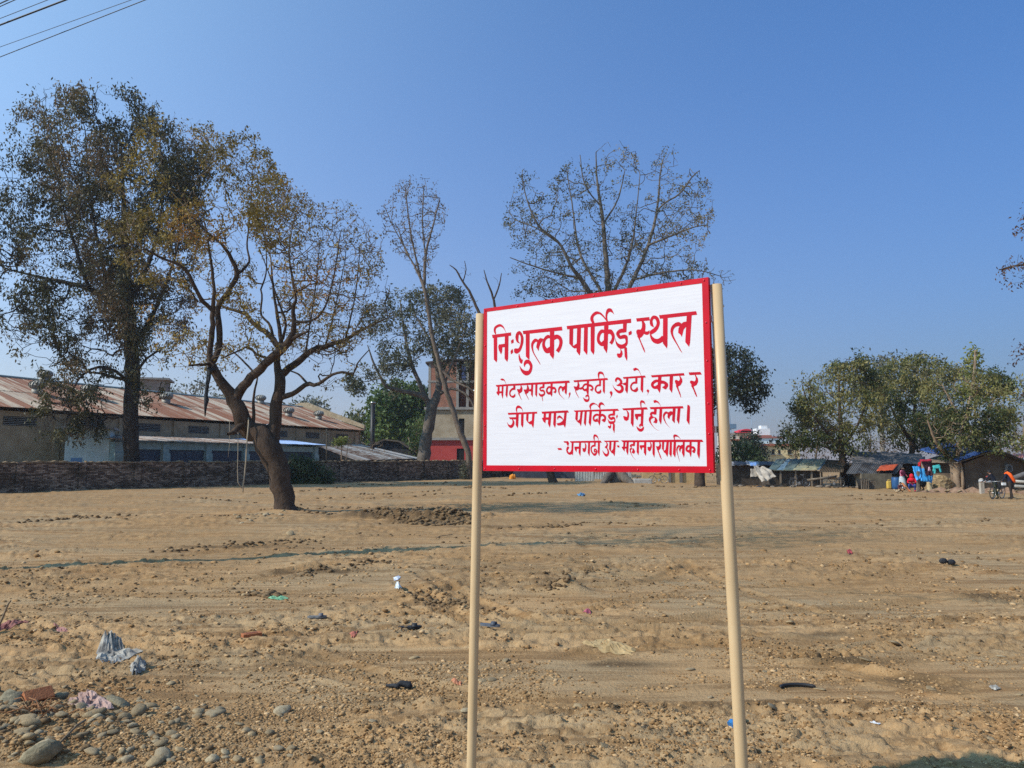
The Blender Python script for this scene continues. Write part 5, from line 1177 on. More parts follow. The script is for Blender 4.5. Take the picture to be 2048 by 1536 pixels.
lf_kapok = leaf_mat('dark_grey_green_leaf', [(0.0, (0.030, 0.032, 0.020)), (0.45, (0.090, 0.092, 0.050)), (0.8, (0.155, 0.145, 0.075)), (1.0, (0.26, 0.19, 0.07))])
lf_dark = leaf_mat('dark_green_leaf', [(0.0, (0.016, 0.020, 0.012)), (0.6, (0.034, 0.042, 0.022)), (1.0, (0.065, 0.072, 0.034))], 0.2)
lf_green = leaf_mat('dusty_green_leaf', [(0.0, (0.024, 0.034, 0.010)), (0.38, (0.075, 0.092, 0.026)), (0.62, (0.165, 0.160, 0.050)), (1.0, (0.29, 0.245, 0.09))])
lf_lime = leaf_mat('fresh_lime_leaf', [(0.0, (0.10, 0.12, 0.025)), (0.5, (0.18, 0.20, 0.045)), (1.0, (0.30, 0.28, 0.08))])
lf_bamboo = leaf_mat('bamboo_green_leaf', [(0.0, (0.030, 0.055, 0.014)), (0.5, (0.070, 0.115, 0.028)), (1.0, (0.130, 0.175, 0.045))])
lf_bush = leaf_mat('bush_green_leaf', [(0.0, (0.022, 0.038, 0.014)), (0.5, (0.045, 0.070, 0.024)), (1.0, (0.095, 0.120, 0.045))])
lf_brown = leaf_mat('dry_brown_leaf', [(0.0, (0.065, 0.042, 0.026)), (0.5, (0.115, 0.080, 0.050)), (1.0, (0.18, 0.135, 0.085))])
lf_red = leaf_mat('withered_red_leaf', [(0.0, (0.050, 0.024, 0.018)), (0.5, (0.100, 0.050, 0.034)), (1.0, (0.16, 0.095, 0.05))])

# the tall dense tree behind the wall
T1 = [(245, 136), (278, 165), (310, 180), (335, 200), (352, 250), (395, 255), (420, 280), (418, 340), (400, 430), (385, 520), (370, 620), (345, 690), (330, 735), (300, 750), (285, 700), (240, 700), (180, 730), (120, 740), (60, 725), (35, 680), (-10, 640), (-70, 600), (-90, 500), (-60, 380), (-10, 310), (20, 280), (30, 240), (70, 235), (100, 200), (140, 180), (170, 190), (200, 180), (210, 155)]
T1low = [(110, 720), (235, 700), (245, 760), (240, 830), (215, 880), (190, 905), (150, 905), (115, 890), (105, 850), (118, 800)]
make_tree('dense_tree', 'tallest tree, dense dusty olive crown, straight dark trunk behind the wall', 'tree', 57.0,
    [[(262, 935, 0, 31), (262, 860, 0, 29), (263, 790, 0, 28), (265, 720, 0, 27), (258, 640, 0, 22), (252, 520, 0, 15), (247, 400, 0, 8), (243, 290, 0, 3)],
     [(260, 655, 0, 16), (210, 595, -1, 12), (160, 572, -2, 9), (93, 557, -2, 6), (20, 540, -2, 3)], [(178, 575, -2, 8), (162, 531, -3, 7), (148, 486, -3, 5), (130, 430, -3, 3), (110, 330, -3, 2)],
     [(215, 580, 0, 9), (200, 501, 1, 7), (188, 445, 1, 5), (178, 360, 2, 3), (170, 260, 2, 2)], [(264, 700, 0, 14), (300, 640, 1, 9), (335, 560, 2, 6), (360, 470, 3, 4), (370, 360, 3, 2)], [(258, 610, 0, 10), (300, 520, -2, 7), (325, 400, -3, 4), (320, 280, -3, 2)],
     [(262, 775, 0, 8), (235, 745, -2, 6), (190, 735, -3, 5), (150, 770, -3, 3), (140, 840, -3, 2)], [(264, 760, 0, 7), (290, 720, -1, 5), (320, 700, -1, 3)]],
    [(T1, 4400, 6.0, 0.385, 0.0, 0.5), (T1low, 330, 2.0, 0.34, -2.0), ([(250, 700), (345, 690), (335, 790), (300, 830), (265, 810)], 45, 1.5, 0.4, -1.0)],
    bark_black, lf_dusty, 11, step=0.6, bf=0.10, r_tip=0.018, n_leaf=22, clump=(1.0, 0.49), lsize=0.28, laspect=0.40, lspread=0.34, droop=0.9, tint_scale=0.35, leaf_r=0.05)

# the leaning open tree in the plot
Z = 0.0
make_tree('leaning_tree', 'leaning dark-barked open tree standing in the bare plot', 'tree', 30.0,
    [[(576, 1034, 0, 52), (573, 1018, 0, 46), (566, 985, 0, 44), (558, 950, 0, 46), (546, 915, 0, 50), (535, 892, 0, 52), (517, 870, 0, 45), (491, 852, 0, 38), (478, 825, -.2, 34), (466, 799, -.3, 29), (453, 781, -.4, 24), (438, 759, -.5, 20), (426, 738, -.6, 19), (422, 724, -.6, 16)],
     [(540, 895, 0, 36), (547, 874, .2, 30), (552, 826, .3, 27), (557, 781, .4, 25), (560, 752, .5, 23), (553, 733, .6, 15), (555, 710, .7, 13), (561, 684, .8, 10), (556, 640, 1, 8), (550, 604, 1.2, 6), (545, 560, 1.4, 5), (540, 500, 1.6, 3), (535, 430, 1.8, 2)],
     [(422, 726, -.6, 14), (420, 704, -.6, 12), (424, 660, -.7, 11), (425, 626, -.8, 10), (428, 582, -1, 7), (424, 540, -1.1, 6), (415, 480, -1.4, 4), (400, 400, -1.6, 2)],
     [(424, 726, -.6, 14), (431, 713, -.6, 13), (439, 684, -.5, 13), (438, 653, -.5, 13), (435, 618, -.4, 12), (446, 600, -.4, 12), (464, 571, -.3, 11), (474, 549, -.2, 11), (466, 525, -.2, 9), (455, 505, -.3, 8), (440, 485, -.5, 6), (408, 459, -.8, 5), (375, 420, -1, 3), (340, 380, -1.2, 2)],
     [(474, 549, -.2, 7), (490, 535, 0, 6), (499, 520, .2, 5), (494, 490, .5, 4), (500, 430, .8, 3), (505, 350, 1, 2)],
     [(424, 620, -.8, 10), (412, 608, -1, 9), (402, 598, -1.2, 9), (390, 575, -1.5, 8), (375, 545, -1.8, 7), (355, 528, -2, 6), (319, 514, -2.3, 5), (275, 486, -2.8, 3), (255, 450, -3, 2)],
     [(422, 726, -.6, 8), (408, 730, -1, 6), (395, 729, -1.4, 5), (378, 732, -1.8, 3)],
     [(470, 806, -.3, 24), (480, 785, -.3, 21), (500, 757, -.5, 19), (535, 724, -.7, 18), (564, 697, -.9, 17), (579, 680, -1, 15), (587, 662, -1.1, 12), (588, 644, -1.2, 10), (586, 615, -1.3, 8), (592, 600, -1.4, 6), (585, 560, -1.6, 5), (578, 500, -1.8, 3), (590, 430, -2, 2)],
     [(579, 680, -1, 9), (600, 670, -1.3, 7), (616, 663, -1.6, 4)],
     [(588, 644, -1.2, 6), (612, 644, -1.5, 6), (634, 635, -1.8, 5), (652, 609, -2, 4), (668, 550, -2.2, 3), (680, 470, -2.4, 2)],
     [(559, 753, .5, 17), (579, 737, .7, 16), (601, 719, 1, 15), (626, 699, 1.3, 13), (650, 693, 1.5, 12), (685, 682, 1.8, 10), (720, 662, 2, 7), (755, 645, 2.2, 4), (786, 631, 2.4, 2)],
     [(690, 681, 1.8, 5), (700, 640, 1.6, 4), (712, 580, 1.5, 3), (720, 500, 1.4, 2)], [(650, 693, 1.5, 5), (662, 650, 1.8, 4), (676, 590, 2.2, 3), (690, 520, 2.5, 2)], [(610, 712, 1, 6), (618, 660, 1.4, 4), (630, 580, 1.8, 3), (640, 480, 2.0, 2)],
     [(556, 800, .4, 14), (566, 795, .3, 12), (592, 784, 0, 11), (615, 767, -.3, 10), (632, 770, -.5, 8), (663, 750, -.9, 6), (685, 744, -1.1, 5), (708, 748, -1.3, 4), (714, 728, -1.5, 3), (738, 700, -1.8, 2)],
     [(615, 767, -.3, 6), (604, 755, -.1, 5), (595, 747, .2, 4), (580, 742, .4, 3)],
     [(558, 694, .8, 14), (549, 683, .9, 13), (535, 668, 1, 12), (506, 646, 1.2, 10), (491, 629, 1.4, 9), (469, 620, 1.6, 7), (446, 613, 1.9, 5), (425, 590, 2.2, 3)],
     [(546, 675, .9, 7), (539, 649, 1.1, 6), (522, 629, 1.3, 5), (524, 593, 1.5, 4), (522, 578, 1.6, 4), (533, 540, 1.8, 3), (530, 460, 2, 2)],
     [(566, 676, .8, 7), (572, 655, .8, 6), (570, 637, .7, 5), (557, 604, .6, 4), (544, 564, .5, 3), (520, 500, .4, 2)],
     [(550, 722, .6, 7), (535, 717, .5, 6), (511, 708, .3, 6), (500, 693, .2, 5), (490, 695, .1, 4), (477, 702, 0, 4), (442, 717, -.3, 3)],
     [(508, 745, -.4, 5), (480, 715, .2, 4), (451, 693, .6, 3)],
     [(500, 852, 0, 9), (507, 843, .1, 8), (507, 800, .2, 6), (513, 766, .3, 4), (518, 740, .4, 2)],
     [(492, 842, -.2, 12), (474, 858, -.5, 13), (462, 866, -.8, 10), (456, 868, -.9, 6)]],
    [([(255, 430), (290, 370), (330, 300), (380, 270), (430, 262), (470, 300), (500, 310), (525, 272), (540, 310), (560, 350), (600, 385), (560, 470), (500, 560), (440, 610), (380, 620), (330, 600), (270, 540), (250, 480)], 1400, 4.0, 0.40, -0.5, 0.6),
     ([(540, 330), (620, 395), (660, 420), (700, 400), (720, 430), (760, 470), (772, 520), (775, 560), (770, 610), (785, 630), (730, 660), (690, 700), (640, 720), (560, 690), (500, 650), (440, 610), (500, 520)], 2500, 4.2, 0.40, 0.3, 0.6),
     ([(300, 600), (440, 620), (600, 690), (640, 740), (560, 720), (480, 740), (400, 745), (340, 740), (310, 680)], 230, 3.5, 0.42, 0.0, 0.6), ([(640, 700), (740, 670), (735, 740), (690, 790), (620, 780)], 40, 2.0, 0.4, -0.8)],
    bark_dark, lf_yolive, 23, step=0.26, bf=0.10, wob=0.12, r_tip=0.0095, expo=2.35, n_leaf=10, clump=(1.9, 0.49), lsize=0.125, laspect=0.5, lspread=0.11, droop=0.6, tint_scale=0.45, leaf_r=0.03, rmul=0.92, knob=0.035, twig=bark_twig, keep=lambda C: np.clip(1.0 - (C[:, 0] + 10.6) * 0.35, 0.26, 1.0))

# slender leaning tree in front of the wall
make_tree('slender_tree', 'slender leaning half-bare tree, bright split trunk in front of the wall', 'tree', 83.0,
    [[(942, 962, 0, 14), (938, 940, 0, 12), (936, 905, 0, 12), (925, 878, 0, 12), (907, 825, 0, 10), (893, 780, 0, 10), (880, 735, 0, 9), (866, 680, 0, 8), (858, 631, 0, 7.5), (848, 575, 0, 7), (830, 534, .5, 4), (811, 500, 1, 3.5), (796, 455, 1.5, 2)],
     [(849, 570, 0, 6), (852, 506, -.5, 5), (864, 459, -1, 3.5), (880, 396, -1.5, 2)], [(840, 550, 0, 4.5), (822, 470, -.5, 3.5), (811, 381, -1, 2)], [(852, 520, -.5, 3.5), (845, 450, 1, 3), (848, 370, 1.5, 2)], [(818, 510, .8, 3), (785, 450, .5, 2), (768, 410, .3, 1.5)],
     [(880, 738, 0, 6), (905, 760, -.5, 5), (935, 775, -1, 4), (958, 790, -1, 2.5)], [(890, 770, 0, 5), (900, 735, .5, 4), (915, 700, 1, 3), (930, 660, 1, 2)]],
    [([(770, 410), (800, 362), (830, 350), (870, 355), (890, 370), (900, 410), (890, 450), (880, 490), (865, 545), (848, 560), (815, 540), (790, 500), (765, 465), (755, 425)], 420, 3.2, 0.38, 0, 0.4)],
    bark_mat('grey_brown_bark', (0.075, 0.055, 0.042), (0.22, 0.165, 0.12), 3.0), lf_brown, 31, twig=bark_twig, step=0.5, bf=0.16, wob=0.06, r_tip=0.024, expo=2.5, n_leaf=3, lsize=0.26, lspread=0.22, droop=0.7, leaf_r=0.05)
# forked grey tree behind the wall
make_tree('forked_tree', 'forked pale-trunked tree with loose grey-green crown beside the red building', 'tree', 88.0,
    [[(846, 935, 0, 26), (850, 890, 0, 24), (859, 845, 0, 22), (863, 815, 0, 22), (874, 792, .5, 16), (878, 761, .8, 13), (871, 724, 1, 9), (864, 691, 1.2, 6), (845, 655, 1.5, 4), (827, 625, 2, 3)],
     [(860, 815, 0, 13), (855, 803, 0, 12), (845, 792, -.5, 11), (825, 786, -1, 10), (805, 782, -1.5, 9), (775, 775, -2, 7), (760, 752, -2.5, 5), (749, 731, -3, 4), (735, 690, -3, 2)],
     [(862, 812, 0, 12), (850, 794, .2, 11), (838, 764, .5, 9), (824, 729, .8, 8), (814, 691, 1, 6), (805, 640, 1, 4), (800, 600, 1, 2)],
     [(876, 790, .5, 8), (897, 778, .2, 6), (923, 783, -.2, 5), (941, 801, -.5, 4), (955, 830, -.8, 2)], [(878, 765, .8, 7), (895, 720, 1, 5), (915, 670, 1.5, 4), (930, 620, 2, 2)], [(826, 733, .8, 5), (790, 728, .5, 4), (765, 735, 0, 3)]],
    [([(715, 620), (745, 592), (800, 580), (850, 582), (882, 565), (905, 575), (930, 590), (960, 600), (988, 640), (988, 740), (965, 800), (930, 775), (890, 750), (860, 700), (830, 720), (800, 760), (760, 770), (720, 740), (705, 680)], 1150, 5.5, 0.41, 0, 0.3),
     ([(700, 740), (790, 730), (805, 790), (770, 820), (735, 850), (712, 830)], 110, 2.5, 0.4, -2)],
    bark_mid, lf_grey, 41, step=0.6, bf=0.10, r_tip=0.013, n_leaf=15, clump=(0.8, 0.49), lsize=0.34, laspect=0.55, lspread=0.36, droop=0.3, tint_scale=0.4, leaf_r=0.035)
# bare dead tree
make_tree('dead_tree', 'leafless dead tree with bare twig tips above the sign corner', 'tree', 70.0,
    [[(1110, 972, 0, 20), (1104, 955, 0, 16), (1098, 935, 0, 15), (1072, 870, 0, 13), (1035, 770, 0, 11), (1000, 690, 0, 9), (980, 655, 0, 7), (958, 624, 0, 6), (940, 585, 0, 5), (925, 562, 0, 4), (912, 540, 0, 3), (899, 530, 0, 1.5)],
     [(1000, 690, 0, 6), (992, 630, 0, 5.5), (986, 595, 0, 4.5), (974, 562, 0, 3), (968, 540, 0, 1.5)], [(987, 600, 0, 3.5), (998, 572, 0, 3), (1003, 546, 0, 1.5)], [(926, 563, 0, 2.5), (932, 540, 0, 2), (929, 522, 0, 1.2)], [(1030, 755, 0, 5), (1045, 690, .5, 4), (1040, 640, 1, 2)]],
    [([(905, 560), (925, 520), (945, 545), (1010, 545), (1000, 590), (930, 590)], 12, 1.0, 0.2)], bark_dark, None, 51, step=0.4, r_tip=0.015, n_leaf=0)
# silk-cotton tree with buttressed trunk behind the sign
make_tree('silk_cotton_tree', 'wide tiered tree with buttressed trunk rising behind the sign', 'tree', 70.0,
    [[(1232, 972, 0, 60), (1233, 955, 0, 42), (1236, 930, 0, 30), (1234, 850, 0, 25), (1228, 760, 0, 22), (1222, 680, 0, 20), (1218, 610, 0, 17), (1213, 540, 0, 13), (1209, 475, 0, 10), (1202, 414, 0, 8), (1194, 360, 0, 5), (1192, 304, 0, 2.5)],
     [(1219, 640, 0, 15), (1200, 610, -.5, 14), (1180, 585, -1, 13), (1160, 556, -1.5, 10), (1141, 531, -2, 8), (1119, 487, -2, 6), (1077, 451, -2.5, 5), (1053, 397, -2.5, 3), (1045, 353, -2.5, 2)],
     [(1218, 620, 0, 9), (1196, 573, 1, 8), (1167, 524, 1.5, 6), (1155, 487, 2, 5), (1143, 400, 2, 3), (1131, 329, 2, 2)],
     [(1219, 600, 0, 9), (1248, 540, -1, 7), (1263, 495, -1.5, 5), (1272, 430, -2, 3), (1280, 350, -2, 2)],
     [(1222, 660, 0, 13), (1253, 590, .5, 11), (1285, 519, 1, 9), (1307, 456, 1.5, 7), (1316, 402, 2, 5), (1321, 341, 2, 3), (1330, 310, 2, 2)],
     [(1297, 490, 1, 6), (1341, 472, 0, 5), (1385, 455, -1, 3), (1415, 450, -1, 2)], [(1312, 425, 1.8, 5), (1331, 405, 1, 4), (1360, 387, 0, 4), (1385, 353, -.5, 3), (1399, 341, -.5, 2)],
     [(1119, 487, -2, 4), (1070, 455, -1, 3), (1030, 440, 0, 2)], [(1160, 556, -1.5, 6), (1110, 545, -2.5, 4), (1060, 530, -3, 3), (1020, 515, -3, 2)], [(1265, 560, .5, 6), (1330, 545, -1, 5), (1390, 540, -2, 3), (1440, 552, -2, 2)], [(1205, 450, 0, 5), (1235, 400, .5, 4), (1250, 340, 1, 2)], [(1200, 410, 0, 4), (1170, 370, -1, 3), (1160, 310, -1, 2)],
     [(1238, 940, 0, 20), (1250, 955, -1.2, 20), (1262, 968, -2.0, 16), (1275, 974, -2.6, 8)], [(1226, 940, 0, 20), (1215, 955, -1.2, 18), (1207, 966, -2, 14), (1198, 973, -2.4, 7)]],
    [([(1005, 445), (1018, 400), (1022, 362), (1045, 345), (1068, 352), (1072, 392), (1092, 372), (1112, 355), (1128, 318), (1160, 294), (1190, 290), (1235, 292), (1262, 302), (1280, 318), (1285, 345), (1298, 330), (1305, 306), (1332, 302), (1358, 315), (1372, 338), (1400, 342), (1420, 372), (1425, 420), (1415, 480), (1412, 540), (1400, 640), (1200, 640), (1050, 640), (1012, 560), (1000, 510)], 1500, 6.0, 0.38, 0, 0.3),
     ([(1390, 545), (1450, 545), (1458, 575), (1400, 600)], 30, 1.5, 0.3, -2)],
    bark_mid, lf_kapok, 61, step=0.5, bf=0.12, wob=0.08, r_tip=0.021, expo=2.5, rmul=0.85, n_leaf=11, clump=(1.1, 0.50), lsize=0.23, laspect=0.5, lspread=0.22, droop=0.25, tint_scale=0.3, leaf_r=0.05)
# dark tree right of the sign
make_tree('dark_round_tree', 'round near-black tree crown just right of the sign post', 'tree', 62.0,
    [[(1400, 975, 0, 22), (1400, 900, 0, 17), (1405, 830, 0, 15), (1415, 770, 0, 11), (1430, 730, 0, 6)], [(1404, 820, 0, 10), (1440, 780, -1, 7), (1480, 750, -1, 4), (1505, 740, -1, 2)], [(1404, 825, 0, 9), (1370, 780, 1, 6), (1350, 750, 1, 3)]],
    [([(1340, 720), (1390, 695), (1440, 690), (1475, 696), (1508, 720), (1528, 750), (1525, 790), (1512, 815), (1497, 828), (1480, 795), (1455, 812), (1400, 830), (1345, 800)], 620, 3.4, 0.36, 0, 0.5)],
    bark_dark, lf_dark, 71, step=0.4, r_tip=0.012, n_leaf=12, lsize=0.27, laspect=0.5, lspread=0.28, droop=0.7, tint_scale=0.6, leaf_r=0.03)
# dusty trees over the shacks
make_tree('dusty_tree', 'bushy dusty green tree left of the three over the shacks', 'tree', 62.0,
    [[(1688, 972, 0, 17), (1687, 955, 0, 14), (1686, 930, 0, 13), (1684, 905, 0, 12), (1682, 880, 0, 10), (1680, 830, 0, 7), (1678, 770, 0, 4), (1680, 730, 0, 2)], [(1684, 900, 0, 8), (1650, 860, -1, 5), (1620, 820, -1.5, 3), (1605, 770, -1.5, 2)], [(1684, 895, 0, 8), (1715, 850, 1, 5), (1735, 800, 1.5, 3)], [(1684, 905, 0, 6), (1640, 890, 1.5, 4), (1590, 870, 2, 2)]],
    [([(1548, 868), (1562, 845), (1582, 820), (1598, 765), (1606, 735), (1616, 748), (1640, 738), (1665, 725), (1692, 705), (1702, 722), (1730, 740), (1745, 790), (1750, 850), (1762, 885), (1742, 905), (1718, 935), (1690, 944), (1662, 928), (1640, 900), (1600, 890), (1560, 892)], 900, 4.2, 0.43, -0.6, 0.55)],
    bark_dark, lf_green, 81, step=0.4, r_tip=0.012, n_leaf=22, clump=(1.0, 0.495), lsize=0.25, laspect=0.48, lspread=0.27, droop=0.7, group='dusty green trees over the shacks', tint_scale=0.55, leaf_r=0.03)
make_tree('dusty_tree', 'middle dusty tree, dark trunk rising from the tarpaulin roofs', 'tree', 66.0,
    [[(1822, 970, 0, 15), (1823, 930, 0, 12), (1824, 900, 0, 11), (1826, 870, 0, 9), (1830, 800, 0, 5), (1828, 740, 0, 2)], [(1824, 885, 0, 7), (1795, 840, -1, 5), (1770, 790, -1, 3)], [(1825, 880, 0, 7), (1860, 830, 1, 5), (1890, 780, 1, 3)]],
    [([(1738, 805), (1765, 742), (1790, 715), (1840, 712), (1880, 725), (1922, 738), (1930, 800), (1900, 850), (1880, 885), (1840, 905), (1800, 890), (1760, 885), (1738, 850)], 720, 4.4, 0.43, 0, 0.5)],
    bark_dark, lf_green, 82, step=0.4, r_tip=0.012, n_leaf=22, clump=(1.0, 0.495), lsize=0.25, laspect=0.48, lspread=0.27, droop=0.7, group='dusty green trees over the shacks', tint_scale=0.55, leaf_r=0.03)
make_tree('dusty_tree', 'stout tan-trunked dusty tree beside the gabled hut', 'tree', 53.0,
    [[(1912, 984, 0, 24), (1911, 970, 0, 19), (1911, 945, 0, 18), (1908, 925, 0, 17), (1915, 900, 0, 10), (1925, 860, 0, 8), (1940, 800, 0, 5), (1948, 740, 0, 3), (1950, 700, 0, 2)], [(1908, 928, 0, 10), (1898, 915, 0, 9), (1888, 905, -.3, 8), (1870, 880, -.8, 5), (1855, 840, -1, 3)], [(1918, 890, 0, 6), (1945, 870, 1, 5), (1980, 850, 1, 3), (2005, 840, 1, 2)], [(1928, 850, 0, 6), (1900, 800, .5, 4), (1885, 770, .5, 2)], [(1926, 978, -.4, 7), (1925, 950, -.3, 6), (1920, 925, 0, 6)]],
    [([(1830, 870), (1850, 800), (1872, 760), (1900, 732), (1925, 725), (1975, 745), (2005, 765), (2010, 800), (1992, 840), (2008, 890), (1965, 905), (1920, 905), (1885, 915), (1850, 895)], 620, 3.4, 0.43, 0, 0.45)],
    bark_tan, lf_green, 83, step=0.35, r_tip=0.011, n_leaf=20, clump=(1.1, 0.495), lsize=0.22, laspect=0.48, lspread=0.24, droop=0.7, group='dusty green trees over the shacks', tint_scale=0.55, leaf_r=0.03)
make_tree('young_tree_top', 'fresh lime green sapling top rising over the stout dusty tree', 'tree', 54.5,
    [[(1955, 975, 0, 4), (1952, 900, 0, 4), (1950, 820, 0, 3.5), (1950, 760, 0, 3), (1952, 700, 0, 1.5)]], [([(1905, 790), (1925, 745), (1940, 700), (1950, 690), (1966, 692), (1970, 725), (1985, 745), (2012, 765), (2014, 790), (1985, 810), (1950, 800)], 210, 1.6, 0.36, 0, 0.6), ([(1970, 800), (2012, 770), (2014, 830), (1990, 870), (1960, 860)], 90, 1.2, 0.36, -1.0, 0.6)],
    bark_tan, lf_lime, 84, step=0.35, r_tip=0.010, n_leaf=6, lsize=0.26, laspect=0.55, lspread=0.22, droop=0.4, leaf_r=0.03)
# far and hazy trees
far_bark = bark_twig
make_tree('pale_far_tree', 'pale grey half-bare tree far behind the dusty trees', 'tree', 150.0,
    [[(1765, 935, 0, 12), (1765, 880, 0, 9), (1762, 830, 0, 7), (1770, 780, 0, 4), (1775, 730, 0, 2)], [(1763, 840, 0, 5), (1730, 780, 0, 3), (1710, 740, 0, 1.5)], [(1764, 830, 0, 5), (1820, 770, 0, 3), (1860, 735, 0, 1.5)]],
    [([(1690, 745), (1720, 715), (1760, 712), (1800, 720), (1830, 715), (1880, 725), (1892, 762), (1800, 795), (1720, 795)], 420, 9.0, 0.38)],
    bark_grey, lf_grey, 91, step=1.2, r_tip=0.04, n_leaf=4, lsize=0.75, lspread=0.7, leaf_r=0.09, up=0.03)
make_tree('broad_green_tree', 'broad dark green tree behind the tarp hut and flue pipe', 'tree', 118.0,
    [[(815, 935, 0, 12), (815, 880, 0, 10), (818, 820, 0, 6), (820, 780, 0, 3)]],
    [([(742, 812), (765, 780), (800, 768), (835, 772), (868, 795), (880, 850), (880, 925), (750, 925), (745, 870)], 900, 7.0, 0.25)],
    bark_dark, lf_bamboo, 92, step=1.0, r_tip=0.03, n_leaf=14, lsize=0.75, laspect=0.5, lspread=0.75, leaf_r=0.08, tint_scale=0.3)
make_tree('bamboo_clump', 'bright feathery bamboo clump between dark tree and forked trunk', 'bamboo', 106.0,
    [[(833, 935, 0, 4), (832, 880, 0, 3), (838, 845, 0, 2)], [(833, 930, 0, 3), (845, 880, 0, 3), (856, 838, 0, 2)], [(833, 930, 0, 3), (822, 890, 0, 2), (816, 875, 0, 1.5)]],
    [([(808, 885), (826, 845), (846, 830), (862, 842), (866, 880), (858, 925), (815, 925)], 260, 2.6, 0.30)],
    bark_tan, lf_bamboo, 93, step=0.8, r_tip=0.02, n_leaf=9, lsize=0.55, laspect=0.28, lspread=0.5, droop=0.9, leaf_r=0.08)
make_tree('far_round_tree', 'small round tree on the skyline right of the warehouse gable', 'tree', 140.0,
    [[(712, 925, 0, 9), (712, 880, 0, 7), (712, 840, 0, 3)]], [([(686, 850), (690, 830), (712, 824), (735, 834), (742, 855), (740, 890), (690, 890)], 160, 4.0, 0.30)], bark_dark, lf_green, 94, step=1.2, r_tip=0.04, n_leaf=8, lsize=0.8, lspread=0.75, leaf_r=0.1)
make_tree('hazy_tree', 'hazy blue-grey tree line clump over the warehouse ridge', 'tree', 230.0,
    [[(610, 930, 0, 9), (612, 860, 0, 7), (615, 815, 0, 3)]], [([(578, 820), (595, 806), (620, 799), (645, 806), (660, 830), (650, 860), (585, 860)], 160, 8.0, 0.3)], bark_grey, lf_grey, 95, step=2.0, r_tip=0.06, n_leaf=8, lsize=1.3, lspread=1.2, leaf_r=0.2)
make_tree('hazy_tree', 'hazy half-bare tree clump over the roof between the two left trunks', 'tree', 170.0,
    [[(385, 935, 0, 9), (385, 850, 0, 7), (385, 790, 0, 4)]], [([(320, 800), (340, 765), (380, 755), (430, 765), (460, 790), (450, 830), (330, 830)], 230, 8.0, 0.36)], bark_grey, lf_grey, 96, step=1.6, r_tip=0.05, n_leaf=3, lsize=0.9, lspread=0.9, leaf_r=0.15)
make_tree('brown_thicket', 'bare brown twiggy thicket behind the gabled hut', 'thicket', 74.0,
    [[(2000, 970, 0, 6), (2000, 900, 0, 4), (2000, 850, 0, 2)], [(2040, 970, 0, 6), (2045, 890, 0, 4), (2050, 840, 0, 2)], [(1960, 970, 0, 5), (1965, 900, 0, 3), (1970, 860, 0, 1.5)]],
    [([(1935, 900), (1950, 860), (1985, 838), (2030, 830), (2090, 825), (2110, 930), (1940, 930)], 520, 4.0, 0.25)], bark_twig, lf_brown, 97, step=0.5, r_tip=0.010, n_leaf=3, lsize=0.28, lspread=0.3, leaf_r=0.03)
make_tree('brown_thicket', 'bare brown thicket between lemon house and left dusty tree', 'thicket', 72.0,
    [[(1590, 965, 0, 6), (1590, 920, 0, 4), (1592, 880, 0, 2)], [(1630, 965, 0, 6), (1632, 910, 0, 4), (1640, 860, 0, 2)], [(1740, 960, 0, 6), (1740, 910, 0, 4), (1742, 870, 0, 2)]],
    [([(1560, 930), (1575, 890), (1620, 860), (1660, 860), (1670, 930)], 260, 3.0, 0.25), ([(1700, 930), (1715, 880), (1770, 870), (1800, 900), (1790, 930)], 180, 3.0, 0.25)], bark_twig, lf_brown, 98, step=0.5, r_tip=0.010, n_leaf=2, lsize=0.25, lspread=0.25, leaf_r=0.03)
make_tree('dark_town_tree', 'dark conical tree in front of the far white house', 'tree', 118.0,
    [[(1503, 935, 0, 7), (1503, 900, 0, 5), (1504, 875, 0, 2)]], [([(1487, 900), (1492, 876), (1506, 868), (1522, 880), (1528, 905), (1520, 925), (1488, 925)], 200, 2.2, 0.25)], bark_dark, lf_dark, 99, step=0.8, r_tip=0.02, n_leaf=10, lsize=0.5, lspread=0.5, leaf_r=0.08)
make_tree('green_bush', 'low green bushes between the sign post and the banana plant', 'bush', 76.0,
    [[(1475, 965, 0, 5), (1475, 930, 0, 3), (1475, 900, 0, 1.5)], [(1460, 965, 0, 4), (1458, 920, 0, 3)]], [([(1430, 930), (1445, 885), (1465, 872), (1490, 890), (1515, 905), (1520, 945), (1435, 950)], 330, 2.5, 0.25)], bark_dark, lf_bush, 100, step=0.5, r_tip=0.012, n_leaf=8, lsize=0.34, lspread=0.35, leaf_r=0.05)
make_tree('wall_creeper', 'dark green creeper bush growing against the wall beside the leaning tree', 'bush', 66.5,
    [[(610, 985, 0, 4), (608, 950, 0, 3), (600, 925, 0, 2)], [(610, 980, 0, 4), (630, 945, 0, 3), (640, 930, 0, 2)]], [([(578, 975), (577, 930), (585, 915), (605, 912), (625, 920), (650, 930), (668, 945), (665, 972), (620, 978)], 330, 0.9, 0.25, 0.3)], bark_dark, lf_bush, 101, step=0.35, r_tip=0.008, n_leaf=9, lsize=0.22, laspect=0.6, lspread=0.22, leaf_r=0.04, tint_scale=1.2)
make_tree('small_shrub', 'small leafy shrub at the foot of the slender tree', 'shrub', 82.5,
    [[(929, 962, 0, 2), (928, 945, 0, 1.5), (926, 930, 0, 1)]], [([(921, 955), (924, 925), (932, 925), (938, 950), (932, 960)], 45, 0.5, 0.2)], bark_twig, lf_grey, 102, step=0.3, r_tip=0.008, n_leaf=7, lsize=0.22, lspread=0.18, leaf_r=0.05)
